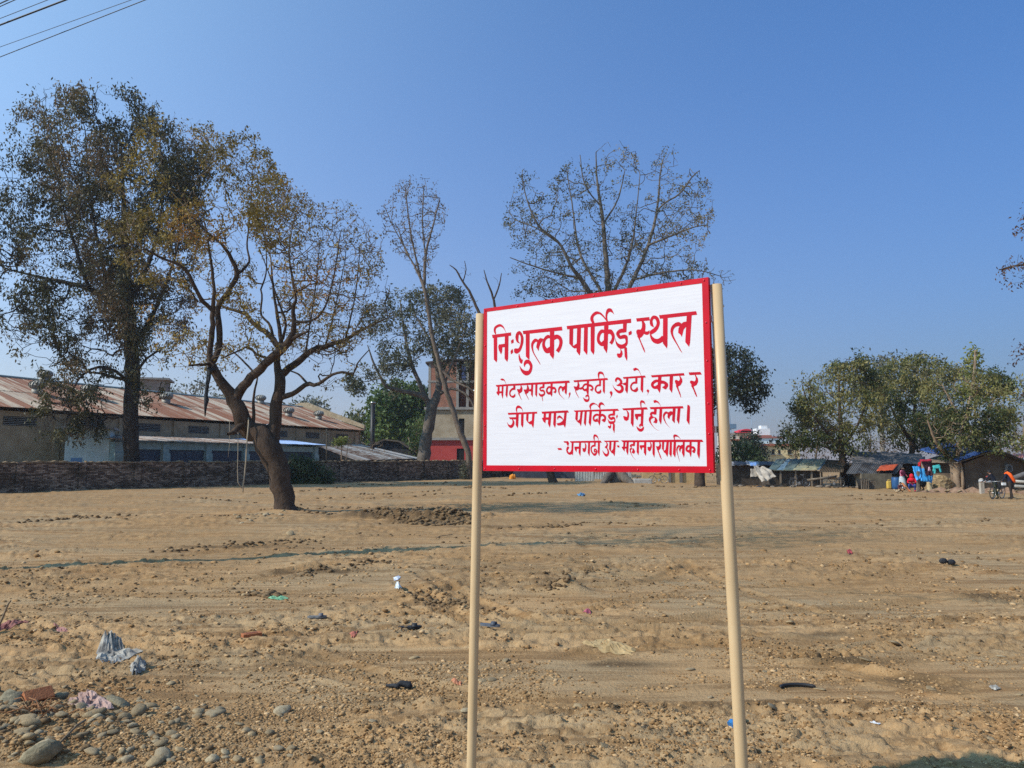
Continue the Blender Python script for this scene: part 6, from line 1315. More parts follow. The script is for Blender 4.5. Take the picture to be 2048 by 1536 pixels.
make_tree('bare_bush', 'bare brown twig bush in front of the flue pipe', 'bush', 93.0,
    [[(745, 925, 0, 2), (745, 905, 0, 1.5), (745, 890, 0, 1)]], [([(715, 905), (725, 882), (765, 882), (775, 905), (750, 918)], 160, 1.6, 0.2)], bark_twig, None, 103, step=0.4, r_tip=0.012, n_leaf=0)
make_tree('papaya_sapling', 'slim sapling with flat bright green top above the wall', 'sapling', 72.0,
    [[(683, 935, 0, 3), (683, 905, 0, 2.4), (684, 884, 0, 2)], [(690, 935, 0, 1.6), (694, 905, 0, 1.4), (697, 888, 0, 1)]], [([(664, 886), (676, 876), (692, 877), (696, 884), (684, 888)], 60, 0.8, 0.2)], bark_tan, lf_lime, 104, step=0.3, r_tip=0.012, n_leaf=6, lsize=0.26, laspect=0.5, lspread=0.16, droop=0.3, leaf_r=0.06)
# trees whose trunks stand outside the picture
make_tree('red_leaf_tree', 'tree with withered reddish leaves reaching in at right edge', 'tree', 21.0,
    [[(2290, 1070, 0, 50), (2280, 950, 0, 40), (2262, 800, 0, 34), (2240, 650, 0, 28), (2220, 500, 0, 20), (2210, 350, 0, 12)], [(2235, 620, 0, 16), (2160, 560, 0, 10), (2090, 535, 0, 7), (2040, 530, 0, 4), (1998, 540, 0, 2)], [(2240, 540, 0, 12), (2150, 470, 0, 8), (2080, 440, 0, 5), (2042, 450, 0, 2.5)], [(2250, 720, 0, 10), (2160, 700, 0, 6), (2080, 700, 0, 3), (2035, 712, 0, 1.5)], [(2255, 800, 0, 9), (2150, 770, 0, 5), (2060, 785, 0, 2.5)]],
    [([(1985, 565), (2000, 525), (2048, 500), (2120, 480), (2130, 570), (2060, 580)], 55, 0.7, 0.2), ([(2032, 470), (2050, 420), (2130, 400), (2120, 470)], 40, 0.7, 0.2), ([(2034, 720), (2042, 680), (2110, 670), (2110, 740)], 22, 0.6, 0.2), ([(2036, 800), (2048, 765), (2120, 750), (2120, 810)], 26, 0.6, 0.2), ([(2120, 250), (2350, 240), (2380, 600), (2150, 620)], 240, 3, 0.3)],
    bark_dark, lf_red, 111, step=0.22, r_tip=0.005, n_leaf=5, lsize=0.105, laspect=0.42, lspread=0.09, droop=0.8, leaf_r=0.02)
make_tree('edge_tree', 'green tree at right picture edge above the gabled hut', 'tree', 44.0,
    [[(2160, 990, 0, 24), (2155, 900, 0, 18), (2140, 800, 0, 10), (2120, 760, 0, 4)], [(2140, 810, 0, 6), (2080, 790, 0, 4), (2045, 785, 0, 2)]], [([(2033, 800), (2040, 770), (2080, 740), (2200, 720), (2260, 800), (2200, 860), (2060, 815)], 240, 3, 0.3), ([(1990, 905), (2010, 880), (2060, 860), (2120, 860), (2120, 905), (2040, 900)], 80, 2, 0.3)], bark_dark, lf_green, 112, step=0.35, r_tip=0.010, n_leaf=7, lsize=0.22, lspread=0.22, leaf_r=0.03)
# tall sparse roadside tree out of view on the left: its branches throw the streaky shade on the plot
R_ = np.random.default_rng(5)
def roadside_tree():
    base_ = np.array([-17.0, 11.78, -0.2]); R = np.random.default_rng(121)
    limbs = [[(*base_, 0.26), (-16.9, 11.8, 4.5, 0.22), (-16.6, 12.0, 9, 0.11), (-15.2, 13.0, 12.5, 0.07), (-13.2, 14, 15.5, 0.04)],
             [(-16.5, 12.1, 9.5, 0.13), (-14, 13.2, 12.2, 0.07), (-11, 14, 14.2, 0.05), (-8.4, 14.4, 15.2, 0.03)], [(-15.6, 12.8, 11.5, 0.07), (-12.4, 13.2, 13.9, 0.05), (-10, 13, 15.0, 0.03)]]
    T = []
    def seen(p):
        f = math.cos(PITCH) * p[1] + math.sin(PITCH) * (p[2] - CAMZ); u = -math.sin(PITCH) * p[1] + math.cos(PITCH) * (p[2] - CAMZ)
        return p[0] / f * FPX + 1024 > -70 and 768 - u / f * FPX > -60
    while len(T) < 620:
        p = R.uniform((-16, 11.5, 12.0), (-7.6, 18, 17.8), 3)
        if seen(p): continue
        if ((p[0] + 11.6) / 4.2) ** 2 + ((p[1] - 14.6) / 3.2) ** 2 + ((p[2] - 14.7) / 2.8) ** 2 < 1: T.append(p)
    P, par, r, kids, base = grow(R, limbs, np.array(T), 0.4, 0.1, 0.08, 0.008, 2.3, 0.05)
    t = thing('roadside_tree', 'tall sparse roadside tree whose branch shadow streaks the plot', 'tree', tuple(base_))
    (V, Q), = tubes(P, par, r, base, base_); link('trunk', np_mesh('trunk', V, Q, smooth=True), bark_dark, t)
    tw = np.nonzero((r < 0.02) & (np.arange(len(P)) >= base))[0]; src = np.repeat(tw, 3)
    C = P[src] + R.normal(0, 0.12, (len(src), 3))
    V, Q, tt = leaves(R, C, 0.14, 0.45, 0.5, R.random(len(src)))
    link('crown', np_mesh('crown', V - base_, Q, attrs={'tint': ('FACE', tt)}), lf_yolive, t)
roadside_tree()

# banana plant with single big leaves
bq = at(1522, 921, 68); bp = thing('banana_plant', 'banana plant with long arching leaves behind the white hanging cloth', 'banana plant', (bq.x, 68, 0))
m = MB(); m.tube([Vector((bq.x, 68, -.2)), Vector((bq.x + .05, 68, 1.6))], [0.16, 0.10], 8); m.build('stem', plain('green_stem', (0.14, 0.17, 0.06), 0.6), bp, True)
ban_m = plain('banana_leaf', (0.075, 0.125, 0.040), 0.45, 0.4)
for k in range(12):
    a = k * 2.4 + 0.3; L = random.uniform(1.3, 1.9); el = random.uniform(0.5, 1.35); vs = []
    for j in range(8):
        f = j / 7; rr_ = L * (math.cos(el) * f + 0.25 * f * f); z = 1.4 + L * (math.sin(el) * f - 0.55 * f * f)
        w = 0.23 * math.sin(math.pi * min(1, 0.08 + 0.92 * f)) ** 0.7 + 0.01
        c_ = Vector((bq.x + math.cos(a) * rr_, 68 + math.sin(a) * rr_, z)); t_ = Vector((-math.sin(a), math.cos(a), 0))
        vs += [c_ - t_ * w + Vector((0, 0, -.05)), c_ + Vector((0, 0, .03)), c_ + t_ * w + Vector((0, 0, -.05))]
    m = MB(); m.add(vs, [f for j in range(7) for f in ((3 * j, 3 * j + 1, 3 * j + 4, 3 * j + 3), (3 * j + 1, 3 * j + 2, 3 * j + 5, 3 * j + 4))]); m.build('leaf', ban_m, bp, True)
# ------------------------------------------------------------------ vine and rag on the leaning tree
vine_m = plain('pale_dry_vine', (0.36, 0.29, 0.20), 0.85)
def px_tube(name, pts, Y, r, mat, label, cat):
    m = MB(); m.tube([at(px, py, Y + dy) for px, py, dy in pts], r, 6); return tag(m.build(name, mat, None, True), label, cat)
px_tube('hanging_vine', [(497, 835, -.3), (497, 850, -.5), (494, 880, -.6), (492, 920, -.6), (489, 950, -.6), (486, 972, -.6), (486, 985, -.6)], 30, [0.022, 0.03, 0.03, 0.026, 0.03, 0.036, 0.02], vine_m, 'pale rope-like vine hanging from the leaning tree to the ground', 'vine')
px_tube('hanging_vine', [(476, 865, -.7), (476, 900, -.7), (475, 940, -.7), (476, 965, -.7), (484, 977, -.65)], 30, [0.012, 0.013, 0.014, 0.018, 0.018], vine_m, 'thinner vine hanging left of the thick rope-like one', 'vine')
px_tube('hanging_vine', [(459, 840, -.6), (459, 890, -.6), (456, 915, -.6)], 30, [0.008, 0.008, 0.006], vine_m, 'short thin vine hanging under the leaning tree fork', 'vine')
px_tube('dry_pole', [(653, 925, 0), (653, 890, 0), (653, 858, 0)], 70, [0.06, 0.055, 0.05], bark_twig, 'thin upright pole standing behind the wall beside the blue roof', 'pole')
rag_m = worn('black_rag', (0.016, 0.017, 0.020), (0.035, 0.037, 0.042), 6, 0.8, 20, 0.5)
m = MB(); m.tube([at(px, py, 29.4) for px, py in ((422, 728), (418, 742), (415, 765), (412, 790), (413, 800), (411, 812), (410, 833))], [0.07, 0.09, 0.07, 0.07, 0.10, 0.06, 0.02], 7)
m.tube([at(px, py, 29.35) for px, py in ((420, 735), (419, 755), (416, 775))], [0.05, 0.06, 0.02], 6); m.tube([at(px, py, 29.2) for px, py in ((416, 736), (423, 742), (429, 738))], [0.08, 0.09, 0.07], 7)
tag(m.build('hanging_rag', rag_m, None, True), 'twisted black rag tied to a limb of the leaning tree', 'rag')

# ------------------------------------------------------------------ shacks on the right, wall colours darkened for tree shade
mud_m = worn('shade_darkened_mud', (0.030, 0.024, 0.019), (0.085, 0.068, 0.052), 2.0, 0.95, 10, 0.4)  # mud colour lowered to carry the tree shade over the shacks
tarp_m = worn('grey_blue_tarpaulin', (0.075, 0.070, 0.070), (0.165, 0.155, 0.155), 2.5, 0.85, 4, 0.6)
plank_m = worn('weathered_plank', (0.12, 0.092, 0.066), (0.24, 0.19, 0.14), 5, 0.9, 20, 0.3)
def quad_sheet(name, pts, mat, parent, waves=0, amp=0.03, n=10, thick=0.02, label=None):
    a, b_, c_, d_ = [Vector(p) for p in pts]; m = MB(); vs = []; nw = max(n, waves * 4)
    nz_ = (b_ - a).cross(d_ - a).normalized()
    for i in range(nw + 1):
        for j in range(n + 1):
            q = a.lerp(b_, i / nw).lerp(d_.lerp(c_, i / nw), j / n)
            h = amp * math.sin(2 * math.pi * waves * i / nw) if waves else amp * (float(fbm([i * .45 + q.x], [j * .45 + q.y], 3, 3)[0]) - .5) * 3
            vs.append(q + nz_ * h)
    m.add(vs, [(i * (n + 1) + j, (i + 1) * (n + 1) + j, (i + 1) * (n + 1) + j + 1, i * (n + 1) + j + 1) for i in range(nw) for j in range(n)])
    o = m.build(name, mat, parent, not waves, label)
    s = o.modifiers.new('thickness', 'SOLIDIFY'); s.thickness = thick
    return o
def rowbox(t, name, mat, x0, x1, ytop, Y, dep, y0=None):
    q, q2 = at(x0, 921, Y), at(x1, 921, Y); zt = zpx(ytop, Y)
    m = MB(); m.obox(Vector((q.x, Y, -.15)), Vector((q2.x - q.x, 0, 0)), Vector((0, dep, 0)), Vector((0, 0, zt + .15))); return m.build(name, mat, t)
h1 = thing('dark_shack', 'low dark shack wall beside the right sign post', 'shack', (at(1497, 921, 63).x, 63, 0))
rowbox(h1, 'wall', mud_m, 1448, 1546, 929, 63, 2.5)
for i, (xa, xb) in enumerate(((1446, 1470), (1469, 1495), (1494, 1520), (1519, 1550))):
    quad_sheet('roof_sheet', [at(xa, 929 + (i % 2) * 1.5, 62.5), at(xb, 931 - (i % 2), 62.5), at(xb - 3, 923, 66), at(xa - 3, 922 + i % 2, 66)], [tin_m, tarp_dark, tin_m, tarp_dark][i], h1, 0, 0.06)
h2 = thing('painted_roof_shack', 'low shack under teal, blue and yellow stained roof sheets', 'shack', (at(1600, 921, 60).x, 60, 0))
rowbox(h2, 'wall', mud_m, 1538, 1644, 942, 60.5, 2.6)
teal_m = worn('teal_stained_sheet', (0.07, 0.10, 0.10), (0.14, 0.18, 0.16), 1.5, 0.6); bl_m = worn('blue_stained_sheet', (0.10, 0.17, 0.24), (0.18, 0.27, 0.34), 1.5, 0.6); yl_m = worn('yellow_green_sheet', (0.20, 0.24, 0.19), (0.42, 0.36, 0.20), 1.2, 0.6)
for xa, xb, mt in ((1534, 1553, teal_m), (1553, 1565, bl_m), (1565, 1586, teal_m), (1586, 1612, yl_m), (1612, 1634, yl_m), (1634, 1638, bl_m)):
    quad_sheet('roof_sheet', [at(xa, 940, 60), at(xb + .5, 940, 60), at(xb + 20, 917, 63.5), at(xa + 20, 918, 63.5)], mt, h2, 0, 0.05)
for px in (1560, 1590, 1622):
    q = at(px, 921, 60.2); m = MB(); m.box((q.x, 60.2, 0.6), (0.12, 0.12, 1.3)); m.build('roof_post', plank_m, h2)
h3 = thing('bamboo_screen', 'sloping brown bamboo lean-to beside the left dusty tree', 'lean-to', (at(1660, 921, 60).x, 60, 0))
quad_sheet('mat_roof', [at(1637, 944, 59.5), at(1686, 944, 59.5), at(1690, 921, 62.5), at(1654, 919, 62.5)], worn('brown_bamboo_mat', (0.08, 0.055, 0.035), (0.19, 0.14, 0.09), 8, 0.9), h3, 14, 0.03)
for px in (1640, 1680):
    q = at(px, 921, 59.8); m = MB(); m.tube([Vector((q.x, 59.8, -.1)), Vector((q.x, 59.8, 1.2))], 0.05, 7); m.build('roof_post', plank_m, h3, True)
h4 = thing('tarpaulin_hut', 'long hut under layered grey-blue tarpaulins and an orange sheet', 'hut', (at(1770, 921, 58).x, 58, 0))
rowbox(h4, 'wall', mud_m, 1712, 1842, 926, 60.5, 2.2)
rowbox(h4, 'plaster_wall', worn('grey_tan_plaster', (0.10, 0.082, 0.058), (0.185, 0.155, 0.11), 2, 0.95), 1722, 1782, 947, 56.0, 1.0)
for (xa, ya, xb, yb, xc, yc, xd, yd, y0, y1) in [(1700, 920, 1790, 920, 1795, 905, 1708, 903, 60.5, 63), (1770, 922, 1848, 922, 1842, 908, 1775, 905, 60.4, 63), (1705, 929, 1800, 927, 1806, 914, 1703, 911, 59.4, 60.8), (1780, 928, 1850, 926, 1850, 912, 1785, 914, 59.3, 60.7)]:
    quad_sheet('tarpaulin', [at(xa, ya, y0), at(xb, yb, y0), at(xc, yc, y1), at(xd, yd, y1)], tarp_m, h4, 0, 0.10)
for i in range(5):
    xa = 1692 + i * 20; quad_sheet('roof_sheet', [at(xa, 947, 56.2), at(xa + 20.5, 947, 56.2), at(xa + 36, 926, 59.3), at(xa + 15, 926, 59.3)], rust_mat('blue_grey_tin', (0.19, 0.175, 0.165), (0.09, 0.075, 0.065), 0.45, 0.65, (2, .4, 1)) if i == 0 else bpy.data.materials['blue_grey_tin'], h4, 5, 0.035)
quad_sheet('orange_sheet', [at(1753, 941.5, 55.9), at(1786, 940, 55.9), at(1797, 928, 58.9), at(1763, 929, 58.9)], worn('faded_orange_plastic', (0.50, 0.075, 0.025), (0.60, 0.12, 0.04), 3, 0.5), h4, 0, 0.04)
h5 = thing('gabled_hut', 'brown gabled hut with a blue tarpaulin over its left roof slope', 'hut', (at(1990, 921, 53).x, 53, 0))
bm_ = worn('brown_mud_wall', (0.070, 0.052, 0.037), (0.125, 0.096, 0.070), 1.2, 0.95, 8, 0.3)
L_, T_, R2 = at(1928, 927, 53), at(1996, 900, 53), at(2090, 938, 53)
m = MB(); m.prism([Vector((L_.x, 53, -.1)), Vector((R2.x, 53, -.1)), R2, T_, L_], Vector((0, 5, 0))); m.build('wall', bm_, h5)
quad_sheet('roof_slope', [at(1990, 897.5, 52.3), at(2100, 937, 52.3), at(2100, 937, 52.3) + Vector((0, 6, 0)), at(1990, 897.5, 52.3) + Vector((0, 6, 0))], worn('dark_thatch', (0.03, 0.026, 0.022), (0.08, 0.065, 0.05), 4, 0.95), h5, 0, 0.05, 10, 0.12)
quad_sheet('tarpaulin', [at(1915, 921, 52.2), at(1992, 898, 52.2), at(1985, 893, 52.2) + Vector((0, 5, .6)), at(1917, 912, 52.2) + Vector((0, 5, .5))], worn('royal_blue_tarpaulin', (0.025, 0.06, 0.20), (0.05, 0.11, 0.30), 2, 0.5, 5, 0.6), h5, 0, 0.10, 10, 0.03)
quad_sheet('roof_slope', [at(1913, 925, 52.35), at(1990, 901, 52.35), at(1990, 901, 52.35) + Vector((0, 5, 0)), at(1913, 925, 52.35) + Vector((0, 5, 0))], plank_m, h5, 0, 0.03, 8, 0.05)
m = MB()
for k in range(5): m.box((at(2012 + 2 * k, 921, 52.8).x, 52.8, zpx(936, 53)), (0.12, 0.25, 0.4 + .1 * (k % 2)))
m.build('shelf_goods', plain('grey_bundle', (0.22, 0.22, 0.22), 0.8), h5)
rr2 = thing('red_tin_roof_house', 'house with faded red tin roof behind the gabled hut', 'house', (at(2045, 921, 64).x, 64, 0))
m = MB(); q = at(2030, 921, 64); m.obox(Vector((q.x, 64, -.1)), Vector((5, 0, 0)), Vector((0, 4, 0)), Vector((0, 0, 2.3))); m.build('wall', bm_, rr2)
quad_sheet('roof_sheet', [at(2028, 914, 63.6), at(2140, 917, 63.6), at(2140, 905, 68), at(2026, 908, 68)], worn('faded_red_tin', (0.38, 0.12, 0.09), (0.48, 0.20, 0.15), 2, 0.6), rr2, 20, 0.03)

# hanging cloths, laundry, tarpaulin screen
def cloth(name, pts, mat, label, cat, n=14, amp=0.10, seed=0, parent=None, thick=0.008):
    """pts: outline corners a b c d of a hanging or lying cloth, with folds"""
    a, b_, c_, d_ = [Vector(p) for p in pts]; vs = []
    nz_ = (b_ - a).cross(d_ - a).normalized()
    for i in range(n + 1):
        for j in range(n + 1):
            u_, w_ = i / n, j / n; q = a.lerp(b_, u_).lerp(d_.lerp(c_, u_), w_)
            f = float(fbm([i * .35 + seed * 7.1], [j * .16 + seed], 5 + seed, 3)[0]) - .5
            g = float(fbm([i * .5 + seed * 3.3], [j * .5], 15 + seed, 2)[0]) - .5
            vs.append(q + nz_ * (f * 3 * amp) + (b_ - a) * g * 0.10 + (d_ - a) * g * 0.10)
    m = MB(); m.add(vs, [(i * (n + 1) + j, (i + 1) * (n + 1) + j, (i + 1) * (n + 1) + j + 1, i * (n + 1) + j + 1) for i in range(n) for j in range(n)])
    o = m.build(name, mat, parent, True); s = o.modifiers.new('thickness', 'SOLIDIFY'); s.thickness = thick
    if label: tag(o, label, cat)
    return o
cloth('hanging_sheet', [at(1506, 931, 59.5), at(1530, 934, 59.5), at(1552, 951, 58.6), at(1524, 965, 58.6)], worn('dirty_white_cloth', (0.30, 0.26, 0.21), (0.48, 0.42, 0.35), 3, 0.9), 'large dirty white cloth slung from the dark shack roof', 'cloth', amp=0.16, seed=1)
cloth('hanging_sheet', [at(1501, 937, 59.6), at(1512, 938, 59.6), at(1516, 953, 59.4), at(1501, 954, 59.4)], bpy.data.materials['dirty_white_cloth'], 'small grey white cloth panel left of the big slung cloth', 'cloth', amp=0.05, seed=2)
cloth('blue_tarp_scrap', [at(1499, 925, 60), at(1513, 925, 60), at(1513, 931.5, 59.8), at(1501, 931.5, 59.8)], worn('light_blue_plastic', (0.14, 0.27, 0.55), (0.20, 0.34, 0.62), 3, 0.5), 'small bright blue plastic sheet on the dark shack roof', 'plastic sheet', amp=0.03, seed=3)
tarpblue = worn('sky_blue_tarpaulin', (0.035, 0.24, 0.56), (0.06, 0.33, 0.66), 2, 0.45, 5, 0.5)
cloth('tarpaulin_screen', [at(1825, 933, 51.6), at(1841, 933, 51.6), at(1842, 955, 51.2), at(1832, 964, 51.2)], tarpblue, 'narrow left panel of the bright blue tarpaulin screen', 'tarpaulin', amp=0.05, seed=4)
cloth('tarpaulin_screen', [at(1840, 934, 51.5), at(1866, 945, 51.7), at(1865, 965, 51.3), at(1842, 962, 51.1)], tarpblue, 'wide sagging bright blue tarpaulin screen under the laundry', 'tarpaulin', amp=0.12, seed=5)
q = at(1833, 921, 51.4); m = MB(); m.box((q.x, 51.35, 0.62), (0.16, 0.10, 1.5), 0, 0, 0.06); tag(m.build('plank', plank_m), 'rough plank leaning against the narrow blue tarpaulin panel', 'plank')
ln0, ln1 = at(1832, 922, 51.0), at(1905, 926, 51.2)
m = MB(); m.tube([ln0.lerp(ln1, t) + Vector((0, 0, -0.25 * math.sin(math.pi * t))) for t in np.linspace(0, 1, 12)], 0.008, 5); tag(m.build('washing_line', wire_m), 'sagging washing line between the hut and the stout tree', 'washing line')
mar_m = worn('dark_maroon_cloth', (0.040, 0.012, 0.018), (0.070, 0.020, 0.030), 5, 0.85)
g_ = thing('laundry_shawl', 'dark maroon shawl with red hem hanging on the washing line', 'laundry', tuple(at(1852, 933, 50.9)))
cloth('shawl', [at(1841, 920, 50.95), at(1864, 920, 50.95), at(1865, 952, 50.9), at(1853, 951, 50.9)], mar_m, None, None, amp=0.06, seed=6, parent=g_)
o = g_.children[0]
for v_ in o.data.vertices: v_.co -= Vector(g_.location) * 0
cloth('hem', [at(1840, 919, 50.85), at(1863, 918, 50.85), at(1861, 922, 50.82), at(1841, 923, 50.82)], plain('crimson_cloth', (0.45, 0.02, 0.05), 0.8), None, None, amp=0.02, seed=7, parent=g_)
cloth('emblem', [at(1857, 934, 50.72), at(1860, 934, 50.72), at(1862, 942, 50.70), at(1856, 942, 50.70)], plain('pink_print', (0.62, 0.40, 0.45), 0.8), None, None, n=3, amp=0.0, seed=7, parent=g_)
cloth('laundry_cloth', [at(1836, 926, 50.9), at(1842, 922, 50.9), at(1841, 933, 50.85), at(1836, 932, 50.85)], plain('scarlet_cloth', (0.58, 0.02, 0.03), 0.8), 'small scarlet cloth hanging beside the maroon shawl', 'laundry', amp=0.03, seed=8)
teal_c = worn('teal_cloth', (0.04, 0.36, 0.36), (0.08, 0.48, 0.46), 4, 0.8)
g_ = thing('laundry_shorts', 'teal green trousers hung out on the washing line', 'laundry', tuple(at(1873, 938, 50.9)))
cloth('waist', [at(1865, 931.5, 50.9), at(1880, 928.5, 50.9), at(1881, 936, 50.85), at(1866, 938, 50.85)], teal_c, None, None, n=8, amp=0.03, seed=9, parent=g_)
cloth('leg', [at(1866, 937, 50.86), at(1872, 937, 50.86), at(1870, 947, 50.8), at(1866, 947, 50.8)], teal_c, None, None, n=8, amp=0.03, seed=10, parent=g_)
cloth('leg', [at(1877, 936, 50.86), at(1881.5, 935, 50.86), at(1884, 944, 50.8), at(1880, 945, 50.8)], teal_c, None, None, n=8, amp=0.03, seed=11, parent=g_)

# straw heap with stones
sh_ = thing('straw_heap', 'heap of dry straw and rubble behind the stout tree trunk', 'heap', tuple(at(1885, 972, 52.5).xy) + (0,))
m = MB(); vs = []; q = at(1884, 921, 52.5)
for j in range(9):
    for i in range(16):
        th = math.pi / 2 * j / 8; a = 2 * math.pi * i / 16; k = 1 + 0.18 * math.sin(a * 3 + j) + random.uniform(-.06, .06)
        vs.append(Vector((q.x + 0.85 * k * math.cos(a) * math.cos(th) ** .6, 53.0 + 0.7 * k * math.sin(a) * math.cos(th) ** .6, -.05 + 1.15 * math.sin(th))))
m.add(vs, [(j * 16 + i, j * 16 + (i + 1) % 16, (j + 1) * 16 + (i + 1) % 16, (j + 1) * 16 + i) for j in range(8) for i in range(16)])
m.build('straw', worn('dry_straw', (0.17, 0.11, 0.055), (0.38, 0.27, 0.14), 9, 0.95, 30, 0.8), sh_)
for k in range(9):
    px = random.uniform(1863, 1902); o = put_stone(at(px, 921, 52.0).x, 52.0, random.uniform(.16, .34), parent=None, name='stone'); o.location -= Vector(sh_.location); o.parent = sh_
mdb = worn('reddish_earth', (0.17, 0.095, 0.06), (0.30, 0.19, 0.12), 3, 0.95, 12, 0.6)
bank = thing('earth_bank', 'low reddish earth bank with rubble along the shack yards', 'bank', (at(1950, 921, 48).x, 48, 0))
m = MB(); vs = []; n_ = 60
x0, x1 = at(1845, 921, 49).x, at(2100, 921, 45).x
for i in range(n_ + 1):
    f = i / n_; X = x0 + (x1 - x0) * f; Yc = 49.5 - 3.0 * f; h = (0.22 + 0.16 * math.sin(i * .7) + random.uniform(-.05, .05)) * min(1, 6 * f, 6 * (1 - f) + .2)
    for dy_, hz in ((-.9, -.06), (-.4, .7), (0.1, 1.0), (0.9, .5), (1.6, -.06)): vs.append(Vector((X, Yc + dy_ + random.uniform(-.08, .08), hz * h if hz > 0 else -.08)))
m.add(vs, [(i * 5 + j, (i + 1) * 5 + j, (i + 1) * 5 + j + 1, i * 5 + j + 1) for i in range(n_) for j in range(4)]); m.build('earth', mdb, bank, False)
for k in range(16):
    f = random.random(); X = x0 + (x1 - x0) * f; o = put_stone(X, 48.9 - 3 * f + random.uniform(-.3, .3), random.uniform(.12, .3)); o.location.z += .12; o.location -= Vector(bank.location); o.parent = bank
q = at(1960, 921, 46.5); m = MB(); m.box((q.x, 46.5, 0.42), (0.22, 0.20, 0.95)); m.ball((q.x, 46.5, 0.90), (0.13, 0.12, 0.10), 8, 5)
tag(m.build('concrete_post', worn('pale_concrete', (0.32, 0.28, 0.23), (0.44, 0.39, 0.33), 6, 0.9)), 'short stubby concrete post with rounded top beside the bicycle', 'post')
for k, (xa, ya, xb, yb, Y, lab) in enumerate(((1958, 962, 1992, 965, 46, 'long grey pole lying behind the concrete post'), (2026, 962, 2075, 966, 44.5, 'pale timber pole lying right of the orange scarf man'), (1615, 960, 1672, 953, 58.5, 'pale pole propped before the bamboo lean-to'), (2030, 972, 2080, 976, 44, 'grey plank on the earth bank at the right edge'), (2026, 957, 2060, 944, 47, 'dark blue tube slanting up at the right edge'))):
    A, B = at(xa, ya, Y), at(xb, yb, Y); m = MB(); m.tube([A, B], 0.085 if k != 4 else 0.16, 8)
    tag(m.build('pole', [tin_m, plain('pale_timber', (0.45, 0.40, 0.34), 0.8), plank_m, conc_m, tarp_m][k], None, True), lab, 'pole')
q = at(1776, 921, 55.2); jc = thing('jerrycan', 'yellow plastic jerrycan leaning on the plaster wall of the hut', 'jerrycan', (q.x, 55.2, 0))
ylw = worn('yellow_plastic', (0.52, 0.33, 0.06), (0.62, 0.42, 0.09), 5, 0.5)
m = MB(); m.box((q.x, 55.2, 0.30), (0.36, 0.28, 0.55)); m.build('body', ylw, jc, bevel=0.06)
m = MB(); m.tube([Vector((q.x - .1, 55.2, .56)), Vector((q.x - .08, 55.2, .66)), Vector((q.x + .1, 55.2, .66)), Vector((q.x + .13, 55.2, .56))], .03, 6); m.build('handle', ylw, jc, True)
m = MB(); m.box((q.x + .09, 55.03, 0.30), (0.06, 0.06, 0.62)); m.build('strap', dark_m, jc)
q = at(1790, 921, 54.8); cr = thing('blue_drum', 'dark blue plastic drum behind the woman in the maroon top', 'drum', (q.x, 54.8, 0))
m = MB(); m.tube([Vector((q.x, 54.8, 0)), Vector((q.x, 54.8, .25)), Vector((q.x, 54.8, .55)), Vector((q.x, 54.8, .82)), Vector((q.x, 54.8, .9))], [.29, .31, .31, .30, .24], 14); m.build('barrel', worn('navy_plastic', (0.02, 0.07, 0.18), (0.03, 0.10, 0.24), 3, 0.45), cr, True)
m = MB(); m.tube([Vector((q.x, 54.8, .88)), Vector((q.x, 54.8, .94))], .26, 14); m.build('lid', dark_m, cr, True)
q = at(1861, 921, 52.0); m = MB(); m.box((q.x, 52.3, 0.36), (0.32, 0.3, 0.85)); tag(m.build('sack', worn('pale_sack', (0.42, 0.33, 0.19), (0.55, 0.45, 0.28), 4, 0.9), bevel=0.1), 'upright pale straw-filled sack below the blue tarpaulin', 'sack')
for px, Y, s_, lab in ((1723, 55.0, .5, 'black cooking drum with slats at the hut wall corner'), (1738, 55.3, .42, 'smaller black pot stand right of the cooking drum')):
    q = at(px, 921, Y); t = thing('fire_drum', lab, 'drum', (q.x, Y, 0)); m = MB(); m.tube([Vector((q.x, Y, 0)), Vector((q.x, Y, s_ * 1.5))], [s_ * .62, s_ * .7], 12); m.build('drum', dark_m, t, True)
    m = MB()
    for k in range(5): m.box((q.x - s_ * .5 + k * s_ * .25, Y - s_ * .7, s_ * .75), (0.05, 0.05, s_ * 1.4))
    m.build('slats', plank_m, t)
for px, Y, lab in ((1483, 60.5, 'pile of pale scraps at the dark shack foot'), (1555, 58.8, 'dark junk pile under the painted roof'), (1665, 57.5, 'grey sacks heaped before the left dusty tree'), (1700, 57.0, 'low rubble heap right of the left dusty tree trunk')):
    q = at(px, 921, Y); t = thing('junk_heap', lab, 'heap', (q.x, Y, 0))
    for k in range(7):
        o = put_stone(q.x + random.gauss(0, .7), Y + random.gauss(0, .3), random.uniform(.3, .6), parent=None, name='lump'); o.location -= Vector(t.location); o.parent = t
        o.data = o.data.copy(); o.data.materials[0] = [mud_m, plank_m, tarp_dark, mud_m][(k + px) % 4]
q = at(1271, 967, 68); m = MB(); m.obox(Vector((q.x - .2, 67.5, -.05)), Vector((1.6, -.2, 0)), Vector((0, .9, 0)), Vector((0, 0, .5))); tag(m.build('stone_slab', conc_m, None, bevel=.08), 'pale flat stone slab at the foot of the buttressed trunk', 'slab')
q = at(1028, 957, 84); m = MB(); m.tube([Vector((q.x - .3, 84, 0)), Vector((q.x - .25, 84, .3)), Vector((q.x - .05, 84, .45))], [.26, .28, .2], 10); m.ball((q.x + .05, 84, .28), (.16, .2, .28), 8, 6); tag(m.build('orange_bucket', plain('orange_plastic', (0.75, 0.27, 0.02), 0.5)), 'tipped orange bucket at the wall end under the sign', 'bucket')

